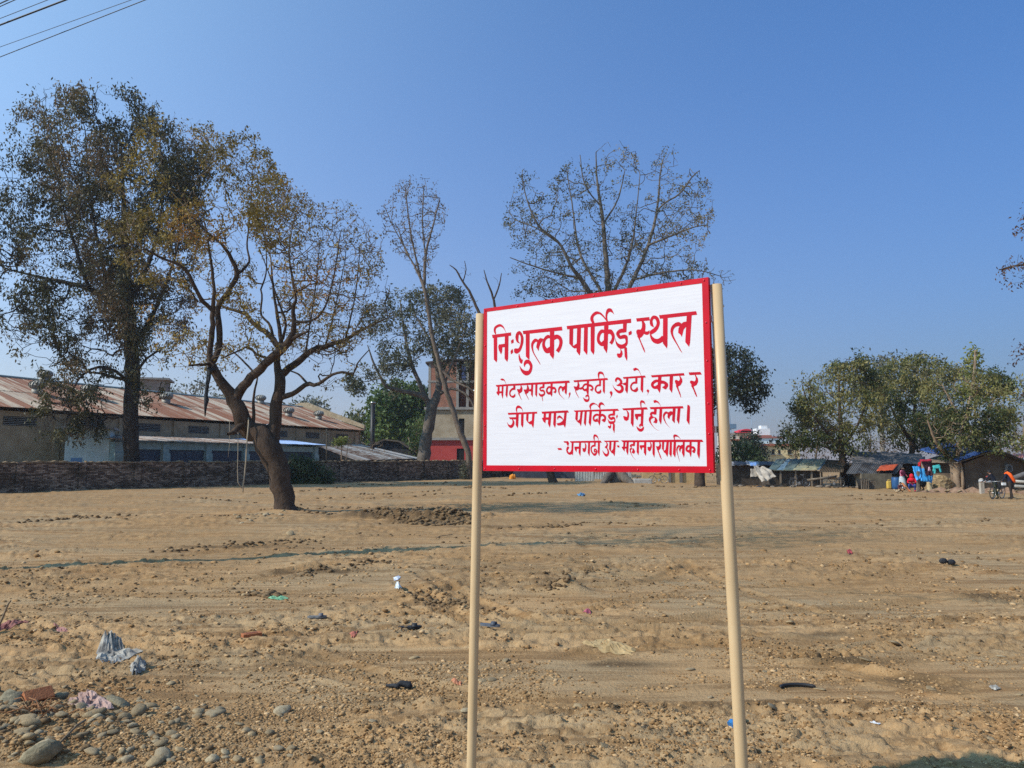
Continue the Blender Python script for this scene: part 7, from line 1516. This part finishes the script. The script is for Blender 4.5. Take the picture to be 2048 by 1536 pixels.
# ------------------------------------------------------------------ bicycles
tyre_m = plain('worn_rubber', (0.03, 0.03, 0.03), 0.8); rim_m = plain('dull_chrome', (0.42, 0.42, 0.42), 0.35, 0.5, 0.7); frame_m = plain('dark_bicycle_enamel', (0.035, 0.03, 0.03), 0.45)
def wheel_parts(t, c, ax, up_, R, name):
    ax, up_ = Vector(ax), Vector(up_); pts = []
    for rad, th, nm, mt in ((R, 0.020, 'tyre', tyre_m), (R * .93, 0.012, 'rim', rim_m)):
        m = MB(); n_ = 26; ns = 6; vs = []; side = ax.cross(up_)
        for i in range(n_):
            a = 2 * math.pi * i / n_; d = ax * math.cos(a) + up_ * math.sin(a)
            for k in range(ns):
                b_ = 2 * math.pi * k / ns; vs.append(c + d * (rad + th * math.cos(b_)) + side * th * math.sin(b_))
        m.add(vs, [(i * ns + k, i * ns + (k + 1) % ns, ((i + 1) % n_) * ns + (k + 1) % ns, ((i + 1) % n_) * ns + k) for i in range(n_) for k in range(ns)])
        if nm == 'tyre':
            w = m.build('wheel', dark_m, t); w.data.materials[0] = mt
        else: m.build('rim', mt, w, True)
    m = MB()
    for i in range(14):
        a = 2 * math.pi * i / 14; m.tube([c, c + (ax * math.cos(a) + up_ * math.sin(a)) * R * .93], 0.004, 4)
    m.tube([c - side * .04, c + side * .04], .025, 8); m.build('spokes', rim_m, w)
def bicycle(pos_, heading, lean, label):
    p = Vector(pos_); t = thing('bicycle', label, 'bicycle', tuple(p)); f = Vector((math.cos(heading), math.sin(heading), 0)); s = Vector((-f.y, f.x, 0))
    up_ = (Vector((0, 0, 1)) * math.cos(lean) + s * math.sin(lean)); R = 0.34
    fw_, rw = p + f * .53 + up_ * R, p - f * .53 + up_ * R
    wheel_parts(t, fw_, f, up_, R, 'front'); wheel_parts(t, rw, f, up_, R, 'rear')
    bb = p - f * .05 + up_ * .30; st_ = p - f * .22 + up_ * .82; hd = p + f * .36 + up_ * .82; hb = p + f * .40 + up_ * .64
    m = MB()
    for a, b_ in ((rw, bb), (rw, st_), (bb, st_), (bb, hb), (st_, hd)): m.tube([a, b_], 0.016, 6)
    m.tube([p + f * .35 + up_ * .92, hb, fw_], 0.018, 6); m.build('frame', frame_m, t, True)
    m = MB(); m.tube([p + f * .25 + up_ * .96 + s * .28, p + f * .36 + up_ * .95 + s * .12, p + f * .36 + up_ * .95 - s * .12, p + f * .25 + up_ * .96 - s * .28], .014, 6); m.build('handlebar', rim_m, t, True)
    m = MB(); m.ball(st_ + up_ * .08, (.13, .09, .05), 8, 5); m.build('saddle', tyre_m, t, True)
    m = MB(); m.box(rw + up_ * .38 - f * .05, (.36, .14, .02), heading); m.build('carrier', rim_m, t)
    m = MB(); m.tube([bb - s * .08, bb + s * .08], .09, 10); m.tube([bb + s * .09, bb + s * .09 - up_ * .17], .012, 5); m.tube([bb - s * .09, bb - s * .09 + up_ * .17], .012, 5); m.build('crank', rim_m, t)
    return t
bc = gp(1986, 998)
bicycle((bc.x + .42, bc.y + .28, gz(bc.x, bc.y) + .01), math.radians(213), 0.08, 'bicycle wheeled by the man in dark clothes at the right')
q = at(1316, 921, 68.5); bicycle((q.x, 68.5, 0.02), math.radians(170), -0.12, 'bicycle parked against the yellow wall beside the big trunk')
q = at(1598, 921, 58.4); bicycle((q.x, 58.4, 0.02), math.radians(8), 0.1, 'dark bicycle parked under the painted shack roof')
q = at(1664, 921, 58.0); bicycle((q.x, 58.0, 0.02), math.radians(175), 0.1, 'bicycle leaning beside the left dusty tree trunk')

# ------------------------------------------------------------------ people
skin_m = plain('brown_skin', (0.22, 0.115, 0.07), 0.55)
hair_m = plain('black_hair', (0.010, 0.009, 0.008), 0.6)
def person(pos_, face, J, label, mats, edges=None, scale=1.0, extra=None):
    """J: joints in metres, x right, y forward, z up; a skin grown over the joints, coloured by region"""
    p = Vector(pos_); t = thing('person', label, 'person', tuple(p))
    ca, sa = math.cos(face), math.sin(face)
    def w(v): v = Vector(v) * scale; return Vector((v.x * ca - v.y * sa, v.x * sa + v.y * ca, v.z))
    names = list(J); idx = {k: i for i, k in enumerate(names)}
    E = [('pelvis', 'waist'), ('waist', 'chest'), ('chest', 'neck'), ('neck', 'head'), ('head', 'crown')]
    for s in 'LR':
        E += [('chest', 'sho' + s), ('sho' + s, 'elb' + s), ('elb' + s, 'wri' + s), ('wri' + s, 'han' + s), ('pelvis', 'hip' + s), ('hip' + s, 'kne' + s), ('kne' + s, 'ank' + s), ('ank' + s, 'toe' + s)]
    Rr = {'pelvis': .135, 'waist': .125, 'chest': .145, 'neck': .055, 'head': .095, 'crown': .075, 'sho': .062, 'elb': .046, 'wri': .033, 'han': .036, 'hip': .092, 'kne': .062, 'ank': .045, 'toe': .038}
    me = bpy.data.meshes.new('body'); me.from_pydata([w(J[k]) for k in names], [(idx[a], idx[b_]) for a, b_ in E], [])
    o = bpy.data.objects.new('body', me); COL.objects.link(o)
    o.modifiers.new('skin', 'SKIN'); sd = o.modifiers.new('sub', 'SUBSURF'); sd.levels = sd.render_levels = 1
    lay = me.skin_vertices[0] if len(me.skin_vertices) else None
    if lay is None:
        bm = bmesh.new(); bm.from_mesh(me); bm.verts.layers.skin.verify(); bm.to_mesh(me); bm.free(); lay = me.skin_vertices[0]
    for k in names:
        r = Rr[k if k in Rr else k[:3]] * scale; lay.data[idx[k]].radius = (r, r); lay.data[idx[k]].use_root = (k == 'pelvis')
    dg = bpy.context.evaluated_depsgraph_get(); nm = bpy.data.meshes.new_from_object(o.evaluated_get(dg)); bpy.data.objects.remove(o)
    nm.name = 'body'
    segs = [(Vector(w(J[a])), Vector(w(J[b_])), a, b_) for a, b_ in E]
    keys = ['top', 'legs', 'skin', 'shoe']; nm.materials.clear()
    for k in keys: nm.materials.append(mats[k])
    for f in nm.polygons:
        c_ = Vector(f.center); bd_ = 1e9; reg = 'top'
        for a, b_, na, nb in segs:
            L2 = (b_ - a).length_squared or 1e-9; tt = max(0, min(1, (c_ - a).dot(b_ - a) / L2)); d = (c_ - a - (b_ - a) * tt).length
            if d < bd_:
                bd_ = d
                reg = 'skin' if nb in ('head', 'crown') or nb[:3] == 'han' else 'shoe' if nb[:3] == 'toe' else 'legs' if na[:3] in ('hip', 'kne') or nb[:3] == 'hip' else 'top'
        f.material_index = keys.index(reg); f.use_smooth = True
    link('body', nm, None, t)
    hd, cr_ = p + w(J['head']), p + w(J['crown'])
    m = MB(); c_ = hd.lerp(cr_, 0.55) - w((0, .028, 0)); m.ball(c_, (.098 * scale, .103 * scale, .098 * scale), 10, 7); m.build('hair', mats.get('hair', hair_m), t, True)
    fwd = w((0, 1, 0)).normalized(); m = MB(); m.ball(hd + fwd * .095 * scale, (.016, .016, .024), 6, 5)
    for s in (-1, 1): m.ball(hd + w((s * .1, 0, 0)), (.014, .02, .03), 6, 5)
    m.build('nose_and_ears', skin_m, t, True)
    for s in 'LR':           # five short fingers rooted in the palm
        hn, wr_ = p + w(J['han' + s]), p + w(J['wri' + s]); d = (hn - wr_).normalized(); sd_ = d.orthogonal().normalized(); m = MB()
        for k in range(4): a = hn + sd_ * (k - 1.5) * .017 * scale; m.tube([a, a + d * (.05 + .012 * (1.5 - abs(k - 1.5))) * scale, a + d * .075 * scale + d.cross(sd_) * .02 * scale], [.009 * scale, .008 * scale, .006 * scale], 5)
        a = hn - d * .04 * scale - sd_ * .03 * scale; m.tube([a, a - sd_ * .025 * scale + d * .035 * scale], [.010 * scale, .008 * scale], 5); m.build('fingers', skin_m, t, True)
    if extra: extra(t, p, w)
    return t
def stand(bend=0.0, stride=0.0, arms=((-.28, .1, .95), (.28, .1, .95))):
    J = {'pelvis': (0, 0, .88)}
    f = lambda z: (0, math.sin(bend) * (z - .88), .88 + math.cos(bend) * (z - .88))
    J['waist'] = f(1.05); J['chest'] = f(1.28); J['neck'] = f(1.43); J['head'] = tuple(Vector(f(1.53)) + Vector((0, .02, 0))); J['crown'] = tuple(Vector(f(1.63)) + Vector((0, .02, 0)))
    for s, k, ar in (('L', -1, arms[0]), ('R', 1, arms[1])):
        sh = Vector(f(1.36)) + Vector((k * .185, 0, 0)); ha = Vector(ar); el_ = sh.lerp(ha, .52) + Vector((k * .06, -.07, -.03))
        J['sho' + s] = tuple(sh); J['elb' + s] = tuple(el_); J['wri' + s] = tuple(el_.lerp(ha, .88)); J['han' + s] = tuple(ha)
        st_ = stride * k
        J['hip' + s] = (k * .095, 0, .82); J['kne' + s] = (k * .11, st_ * .5 + .03, .46); J['ank' + s] = (k * .12, st_, .08); J['toe' + s] = (k * .13, st_ + .16, .035)
    return J
def squat(h=.34):
    J = {'pelvis': (0, -.12, h), 'waist': (0, -.10, h + .17), 'chest': (0, .02, h + .38), 'neck': (0, .08, h + .52), 'head': (0, .13, h + .61), 'crown': (0, .15, h + .71)}
    for s, k in (('L', -1), ('R', 1)):
        J['sho' + s] = (k * .18, .04, h + .44); J['elb' + s] = (k * .24, .24, h + .22); J['wri' + s] = (k * .13, .40, h + .20); J['han' + s] = (k * .09, .46, h + .20)
        J['hip' + s] = (k * .1, -.09, h - .02); J['kne' + s] = (k * .18, .27, h + .10); J['ank' + s] = (k * .15, .02, .08); J['toe' + s] = (k * .16, .18, .035)
    return J
def cm(nm, c): return plain(nm, c, 0.85, 0.2)
shoe_m = cm('dark_shoe', (0.02, 0.02, 0.02))
# the man with the bicycle and his companion
P0 = gp(2001, 998)
def scarf_red(t, p, w):
    m = MB(); vs = [p + w(v) for v in ((-.09, .34, 1.25), (-.04, .42, 1.24), (.05, .42, 1.24), (.10, .33, 1.25), (.0, .27, 1.28), (-.09, .34, 1.25))]; m.tube(vs, .04, 7); m.build('scarf', cm('brick_red_scarf', (0.32, 0.07, 0.06)), t, True)
person((P0.x, P0.y + .35, gz(P0.x, P0.y)), math.radians(35), stand(.42, .16, ((-.20, .62, .96), (.25, .62, .96))), 'person in dark clothes bending over the bicycle handlebar', {'top': cm('black_jacket', (0.014, 0.015, 0.022)), 'legs': cm('dark_olive_trousers', (0.035, 0.042, 0.022)), 'skin': skin_m, 'shoe': shoe_m}, scale=.98, extra=scarf_red)
P1_ = gp(2024, 999)
def scarf_orange(t, p, w):
    m = MB(); pts = [p + w(v) for v in ((-.155, .20, 1.36), (-.14, .06, 1.42), (-.10, -.03, 1.35), (-.02, -.08, 1.20), (.08, -.11, 1.04), (.13, -.10, .92))]; m.tube(pts, [.05, .075, .085, .085, .08, .07], 9); m.build('scarf', cm('bright_orange_scarf', (0.95, 0.13, 0.02)), t, True)
    m = MB(); m.box(p + w((-.26, .22, .82)), (.20, .10, .14)); m.build('white_bag', cm('white_bag_cloth', (0.7, 0.7, 0.68)), t)
person((P1_.x, P1_.y, gz(P1_.x, P1_.y)), math.radians(22), stand(.24, .14, ((-.26, .30, .95), (.24, .28, .98))), 'person with a bright orange scarf down the back, walking', {'top': cm('navy_jacket', (0.014, 0.016, 0.034)), 'legs': cm('dark_brown_trousers', (0.035, 0.026, 0.022)), 'skin': skin_m, 'shoe': shoe_m}, scale=1.0, extra=scarf_orange)
# the group by the huts
ptop, nt, b = new_mat('maroon_patterned_cotton'); vv = nd(nt, 'ShaderNodeTexVoronoi'); vv.inputs['Scale'].default_value = 9; nt.links.new(pos(nt), vv.inputs['Vector'])
nt.links.new(ramp(nt, vv.outputs['Distance'], [(0.25, (0.62, 0.34, 0.40)), (0.4, (0.30, 0.025, 0.075))]), b.inputs['Base Color']); b.inputs['Roughness'].default_value = .85
q = at(1805, 977, 53)
def skirt(t, p, w):
    m = MB(); m.tube([p + w((0, 0, .98)), p + w((0, .01, .8)), p + w((0, .03, .5)), p + w((0, .04, .14))], [.15, .20, .24, .27], 14, False); m.build('skirt', cm('pale_grey_skirt', (0.42, 0.47, 0.48)), t, True)
person((q.x, 53, gz(q.x, 53)), math.radians(-150), stand(.12, .05, ((-.22, .25, .98), (.26, .22, 1.0))), 'person in maroon patterned top and pale skirt standing by the hut', {'top': ptop, 'legs': cm('grey_cloth', (0.3, 0.33, 0.34)), 'skin': skin_m, 'shoe': shoe_m}, scale=1.0, extra=skirt)
q = gp(1825, 984)
def hood(t, p, w):
    m = MB(); m.ball(p + w((0, .10, .98)), (.14, .14, .17), 10, 7); m.tube([p + w((0, .09, .88)), p + w((0, .05, .70))], [.15, .21], 10); m.build('headscarf', cm('scarlet_shawl', (0.60, 0.015, 0.03)), t, True)
person((q.x, q.y, gz(q.x, q.y)), math.radians(150), squat(.36), 'person in scarlet shawl and blue trousers squatting in the group', {'top': cm('scarlet_top', (0.55, 0.015, 0.03)), 'legs': cm('bright_blue_trousers', (0.05, 0.09, 0.32)), 'skin': skin_m, 'shoe': cm('red_shoe', (0.5, 0.02, 0.05))}, extra=hood, scale=1.05)
q = gp(1846, 981)
person((q.x, q.y, gz(q.x, q.y)), math.radians(95), squat(.34), 'person in black crouching with arms forward, rightmost of the group', {'top': cm('black_sweater', (0.009, 0.010, 0.011)), 'legs': cm('black_trousers', (0.010, 0.011, 0.012)), 'skin': skin_m, 'shoe': shoe_m}, scale=1.05)
q = gp(1801, 985)
person((q.x, q.y, gz(q.x, q.y)), math.radians(170), squat(.20), 'small person in dark maroon squatting at the front of the group', {'top': cm('dull_maroon_shirt', (0.10, 0.035, 0.04)), 'legs': cm('tan_shorts', (0.40, 0.26, 0.15)), 'skin': cm('light_brown_skin', (0.36, 0.21, 0.13)), 'shoe': shoe_m}, scale=.72)
q = gp(1814, 985); cloth('orange_cloth', [Vector((q.x - .26, q.y + .3, .62)), Vector((q.x - .02, q.y + .3, .62)), Vector((q.x + .30, q.y - .05, .06)), Vector((q.x + .05, q.y - .1, .04))], cm('terracotta_cloth', (0.50, 0.19, 0.08)), 'terracotta orange cloth held slanting between the squatting people', 'cloth', amp=.05, seed=12)
for px, lab in ((1794, 'pale hen pecking left of the squatting people'),):
    q = gp(px, 989); t = thing('hen', lab, 'hen', (q.x, q.y, 0)); m = MB(); m.ball((q.x, q.y, .19), (.13, .08, .09), 10, 7); m.tube([Vector((q.x - .09, q.y, .22)), Vector((q.x - .15, q.y, .30))], [.05, .03], 8); m.ball((q.x - .16, q.y, .31), .032, 8, 6); m.tube([Vector((q.x + .09, q.y, .22)), Vector((q.x + .2, q.y, .31))], [.05, .015], 7)
    m.tube([Vector((q.x - .02, q.y - .03, .12)), Vector((q.x - .02, q.y - .03, gz(q.x, q.y)))], .008, 5); m.tube([Vector((q.x + .02, q.y + .03, .12)), Vector((q.x + .02, q.y + .03, gz(q.x, q.y)))], .008, 5); m.build('body', cm('buff_feathers', (0.45, 0.33, 0.2)), t, True)

# ------------------------------------------------------------------ litter on the plot
def sandal(px, py, L, ang, mat, sole, label, strap=True):
    c_ = on(px, py); t = thing('sandal', label, 'sandal', tuple(c_)); f = Vector((math.cos(ang), math.sin(ang), 0)); s = Vector((-f.y, f.x, 0)); ol = []
    for k in range(22):
        a = 2 * math.pi * k / 22; x = math.cos(a) * .5; w = (.19 if x > 0 else .155) * (1 - .18 * math.exp(-((x + .02) / .18) ** 2)); ol.append(c_ + f * x * L + s * math.sin(a) * w * L + Vector((0, 0, .012 + .006 * abs(x))))
    m = MB(); m.prism(ol, Vector((0, 0, .024))); m.build('sole', sole, t)
    if strap:
        m = MB(); vs = []
        for j in range(9):
            a = math.pi * j / 8; w = .175 * L
            for d in (-.02, .20): vs.append(c_ + f * (.10 + d) * L + s * math.cos(a) * w + Vector((0, 0, .03 + .042 * math.sin(a))))
        m.add(vs, [(2 * j, 2 * j + 1, 2 * j + 3, 2 * j + 2) for j in range(8)]); o = m.build('strap', mat, t, True); sd = o.modifiers.new('thickness', 'SOLIDIFY'); sd.thickness = .012
    return t
blk = plain('black_rubber', (0.018, 0.018, 0.020), 0.6); gry = plain('grey_footbed', (0.16, 0.16, 0.155), 0.7)
sandal(634, 1241, .25, math.radians(8), plain('grey_strap', (0.14, 0.13, 0.135), .7), gry, 'grey slip-on sandal with broad strap, leftmost of the three')
sandal(820, 1263, .29, math.radians(9), blk, blk, 'flat black slipper lying before the left sign post')
sandal(980, 1269, .26, math.radians(-20), plain('blue_grey_strap', (0.06, 0.07, 0.09), .6), plain('blue_grey_sole', (0.10, 0.115, 0.14), .6), 'blue grey slipper half hidden behind the left sign post')
brk = worn('fired_brick', (0.30, 0.095, 0.036), (0.44, 0.165, 0.070), 14, 0.9, 60, 0.4)
def brick_thing(px, py, ang, tilt, label, frog=True):
    c_ = on(px, py); t = thing('loose_brick', label, 'brick', tuple(c_)); m = MB(); m.box(c_ + Vector((0, 0, .040)), (.22, .11, .072), ang, tilt); m.build('body', brk, t, bevel=.005)
    if frog:
        m = MB(); m.box(c_ + Vector((0, 0, .0775)), (.13, .055, .004), ang, tilt); m.build('frog', worn('dark_fired_brick', (0.20, 0.06, 0.03), (0.26, 0.09, 0.05), 14, .9), t)
    return t
brick_thing(503, 1277, math.radians(35), 0, 'whole orange brick lying flat on bare ground')
brick_thing(74, 1424, math.radians(55), 0.78, 'orange brick tilted among the cobbles at left corner', False)
# large boulders one can single out
boulder_m = worn('olive_grey_stone', (0.14, 0.118, 0.072), (0.30, 0.245, 0.150), 18, 0.9, 50, 0.6)
def boulder(px, py, s, label, flat=.7, el=1.4):
    p = gp(px, py); o = put_stone(p.x, p.y, s, flat, el, None, 'boulder', .22); o.data = o.data.copy(); o.data.materials[0] = boulder_m; return tag(o, label, 'boulder')
boulder(80, 1552, .23, 'largest olive grey boulder at the bottom left corner', .85, 1.3)
boulder(22, 1432, .22, 'long pale boulder at the left edge behind the brick', .6, 1.6)
boulder(232, 1424, .18, 'long grey stone right of the pink cloth', .55, 1.8)
boulder(118, 1412, .16, 'grey green stone left of the pink cloth', .6, 1.7)
def crumple(name, pts, mat, label, cat, n=16, h=.05, seed=0, peak=None):
    """thin sheet lying crumpled on the ground: ring of photo points, folded in random ridges"""
    P = [gp(*q) for q in pts]; c_ = sum(P, Vector()) / len(P); vs = []; nr_ = 7; na = 30
    for j in range(nr_ + 1):
        for i in range(na):
            f = i / na * len(P); k = int(f); q = P[k % len(P)].lerp(P[(k + 1) % len(P)], f - k); r = j / nr_
            v_ = c_.lerp(q, r * (1 + .10 * math.sin(i * 2.3 + seed)))
            z = h * (abs(float(fbm([v_.x * 9 + seed], [v_.y * 9], 60 + seed, 3)[0]) * 2 - 1) * 2.0 + .12) * (1 - .75 * r ** 3)
            if peak:
                pk = gp(*peak[:2]); z += peak[2] * max(0, 1 - math.hypot(v_.x - pk.x, (v_.y - pk.y)) / peak[3]) ** 1.3
            vs.append(Vector((v_.x, v_.y, gz(v_.x, v_.y) + z + .004)))
    m = MB(); m.add(vs, [(j * na + i, j * na + (i + 1) % na, (j + 1) * na + (i + 1) % na, (j + 1) * na + i) for j in range(nr_) for i in range(na)])
    o = m.build(name, mat, None, False); sd = o.modifiers.new('thickness', 'SOLIDIFY'); sd.thickness = .003
    return tag(o, label, cat)
wsack = worn('dirty_white_sacking', (0.15, 0.13, 0.11), (0.47, 0.43, 0.36), 9, 0.7, 40, 0.4)
crumple('torn_sack', [(195, 1312), (205, 1285), (214, 1281), (232, 1292), (245, 1305), (288, 1308), (262, 1318), (240, 1324), (228, 1334), (200, 1338), (190, 1322)], wsack, 'torn white sack standing up in a peak on the ground', 'sack', h=.035, seed=2, peak=(212, 1304, .24, .20))
crumple('torn_sack', [(258, 1343), (268, 1333), (290, 1328), (292, 1340), (275, 1350), (262, 1352)], wsack, 'small crumpled white sack scrap right of the peaked one', 'sack', h=.05, seed=3)
crumple('pink_cloth', [(132, 1420), (150, 1405), (166, 1393), (182, 1394), (195, 1408), (212, 1416), (224, 1428), (222, 1442), (198, 1446), (172, 1450), (150, 1440)], worn('dirty_pink_cloth', (0.30, 0.18, 0.14), (0.50, 0.33, 0.27), 7, 0.9, 40, 0.5), 'dirty pink cloth draped over the cobbles', 'cloth', h=.06, seed=4)
crumple('red_cloth', [(-30, 1262), (10, 1254), (40, 1248), (55, 1250), (52, 1256), (20, 1262), (-20, 1272)], worn('dusty_red_cloth', (0.20, 0.07, 0.06), (0.32, 0.14, 0.11), 8, 0.9), 'long dusty red cloth strip at the left edge', 'cloth', h=.03, seed=5)
crumple('plastic_wrapper', [(106, 1260), (120, 1262), (135, 1268), (128, 1272), (112, 1268)], plain('red_white_wrapper', (0.38, 0.17, 0.14), .6), 'red wrapper scrap above the torn white sack', 'wrapper', h=.02, seed=6)
crumple('plastic_bag', [(787, 1156), (797, 1151), (802, 1154), (796, 1160), (788, 1161)], plain('white_plastic', (0.72, 0.73, 0.76), .35), 'small white plastic packet left of the sign post', 'packet', h=.03, seed=7)
crumple('plastic_bag', [(789, 1182), (793, 1173), (800, 1172), (804, 1180), (797, 1184)], plain('white_plastic_film', (0.62, 0.65, 0.63), .35), 'crumpled white bag just below the white packet', 'bag', h=.06, seed=8)
crumple('green_netting', [(532, 1196), (545, 1194), (570, 1194), (578, 1198), (560, 1201), (540, 1199)], plain('mint_green_plastic', (0.17, 0.36, 0.19), .6), 'strip of mint green plastic netting on the ground', 'netting', h=.03, seed=9)
crumple('orange_scrap', [(902, 1366), (912, 1361), (924, 1366), (922, 1373), (908, 1371)], plain('orange_film', (0.45, 0.17, 0.08), .6), 'torn orange plastic scrap left of the sign post', 'scrap', h=.03, seed=10)
crumple('orange_scrap', [(698, 1276), (706, 1272), (716, 1275), (710, 1280), (702, 1280)], plain('red_orange_film', (0.42, 0.13, 0.08), .6), 'small red orange scrap between the two left sandals', 'scrap', h=.02, seed=11)
crumple('pink_strip', [(1165, 1227), (1176, 1226), (1182, 1229), (1172, 1230)], plain('hot_pink_plastic', (0.50, 0.12, 0.16), .6), 'hot pink plastic strip lying in the tyre track', 'scrap', h=.02, seed=12)
crumple('blue_scrap', [(1154, 990), (1164, 987), (1171, 989), (1163, 993)], plain('blue_film', (0.10, 0.24, 0.40), .5), 'small blue scrap far out between the sign posts', 'scrap', h=.12, seed=13)
crumple('red_wrapper', [(1694, 1103), (1700, 1101), (1706, 1105), (1698, 1109)], plain('dark_red_film', (0.36, 0.06, 0.06), .5), 'dark red wrapper on the right half of the plot', 'wrapper', h=.05, seed=14)
crumple('silver_wrapper', [(1740, 1447), (1750, 1450), (1762, 1455), (1758, 1459), (1744, 1453)], plain('silver_foil', (0.55, 0.56, 0.58), .3, .5), 'silver foil wrapper near the bottom right shadow', 'wrapper', h=.04, seed=15)
crumple('white_rag', [(1977, 1372), (1992, 1371), (2002, 1376), (1990, 1379)], wsack, 'grey white rag in the brown strip at far right', 'rag', h=.03, seed=16)
crumple('dry_husk', [(1160, 1290), (1210, 1284), (1270, 1304), (1262, 1312), (1200, 1304)], worn('straw_coloured_husk', (0.30, 0.20, 0.09), (0.44, 0.31, 0.155), 12, .9), 'flattened straw-coloured husk on the ground right of left post', 'husk', h=.02, seed=17)
p = on(1466, 1470); m = MB(); m.tube([p + Vector((-.02, 0, .02)), p + Vector((0, .01, .03)), p + Vector((.03, .01, .035))], [.030, .034, .026], 12); tag(m.build('bottle_cap', plain('blue_plastic', (0.03, 0.17, 0.42), .4)), 'blue plastic cap at the foot of the right sign post', 'cap')
p = on(1597, 1380); m = MB(); m.tube([p + Vector((.17 * math.cos(a), .10 * math.sin(a) - .03, .022)) for a in np.linspace(.35, 3.0, 12)], [.008] + [.016] * 10 + [.006], 7); tag(m.build('rubber_strip', blk, None, True), 'curved black rubber strip on the right foreground', 'rubber strip')
p = on(795, 1373); m = MB(); m.tube([p + Vector((-.11, .02, .02)), p + Vector((-.03, 0, .025)), p + Vector((.02, -.03, .03))], [.012, .02, .022], 7); m.tube([p + Vector((-.02, -.03, .02)), p + Vector((.03, .01, .04)), p + Vector((.11, 0, .03)), p + Vector((.13, -.01, .01))], [.015, .03, .034, .02], 8); tag(m.build('twisted_rag', rag_m, None, True), 'black twisted rag lying in the foreground centre', 'rag')
stick_m = bark_twig
p = on(0, 1275); m = MB(); m.tube([p + Vector((-.10, 0, -.05)), p + Vector((.0, 0, .16)), p + Vector((.07, 0, .36)), p + Vector((.10, .0, .40))], [.012, .012, .011, .008], 7); tag(m.build('dry_stick', stick_m, None, True), 'upright bent stick at the left picture edge', 'stick')
for pts, lab in (([(118, 1534), (150, 1500), (168, 1488)], 'thin straight twig slanting across the bottom left cobbles'), ([(0, 1470), (60, 1482), (95, 1462), (120, 1440)], 'orange brown tangled vine stalk on the left cobbles'), ([(872, 1078), (880, 1074), (905, 1068)], 'small dark branch lying far left of the sign post')):
    P = [on(*q_) + Vector((0, 0, .03 + .02 * (i % 2))) for i, q_ in enumerate(pts)]; m = MB(); m.tube(P, .009, 6); tag(m.build('dry_twig', stick_m, None, True), lab, 'twig')
tm = worn('orange_brown_stalks', (0.16, 0.07, 0.03), (0.36, 0.17, 0.07), 8, .9); t = thing('dry_stalks', 'tangle of orange brown dry stalks among the left cobbles', 'stalks', tuple(on(75, 1465)))
for k in range(26):
    a = on(random.gauss(75, 26), random.gauss(1464, 11)); d = Vector((random.gauss(0, .14), random.gauss(0, .10), random.uniform(.0, .06))); m = MB(); m.tube([a + Vector((0, 0, .03)), a + d * .5 + Vector((0, 0, .07)), a + d + Vector((0, 0, .03))], .0045, 5); m.build('stalk', tm, t, True)
for px, py in ((1492, 1131), (1508, 1131)):
    p = on(px + 395 - 0, py); m = MB(); m.ball(p + Vector((0, 0, .05)), (.09, .06, .06), 8, 5); tag(m.build('dark_clod', blk), 'left one of two small black clods far right' if px < 1500 else 'right one of two small black clods far right', 'clod')

# ------------------------------------------------------------------ winter haze: one closed box of thin air round the whole place
m = MB(); m.box((0, 286.5, 17.5), (4400, 670, 37.0))
hm = bpy.data.materials.new('thin_haze'); hm.use_nodes = True; hn = hm.node_tree
for n in list(hn.nodes):
    if n.type == 'BSDF_PRINCIPLED': hn.nodes.remove(n)
pv = hn.nodes.new('ShaderNodeVolumePrincipled'); pv.inputs['Color'].default_value = (0.80, 0.86, 0.95, 1); pv.inputs['Density'].default_value = HAZE; pv.inputs['Anisotropy'].default_value = 0.25
hn.links.new(pv.outputs[0], hn.nodes['Material Output'].inputs['Volume'])
tag(m.build('haze', hm), None, None, None, 'stuff')
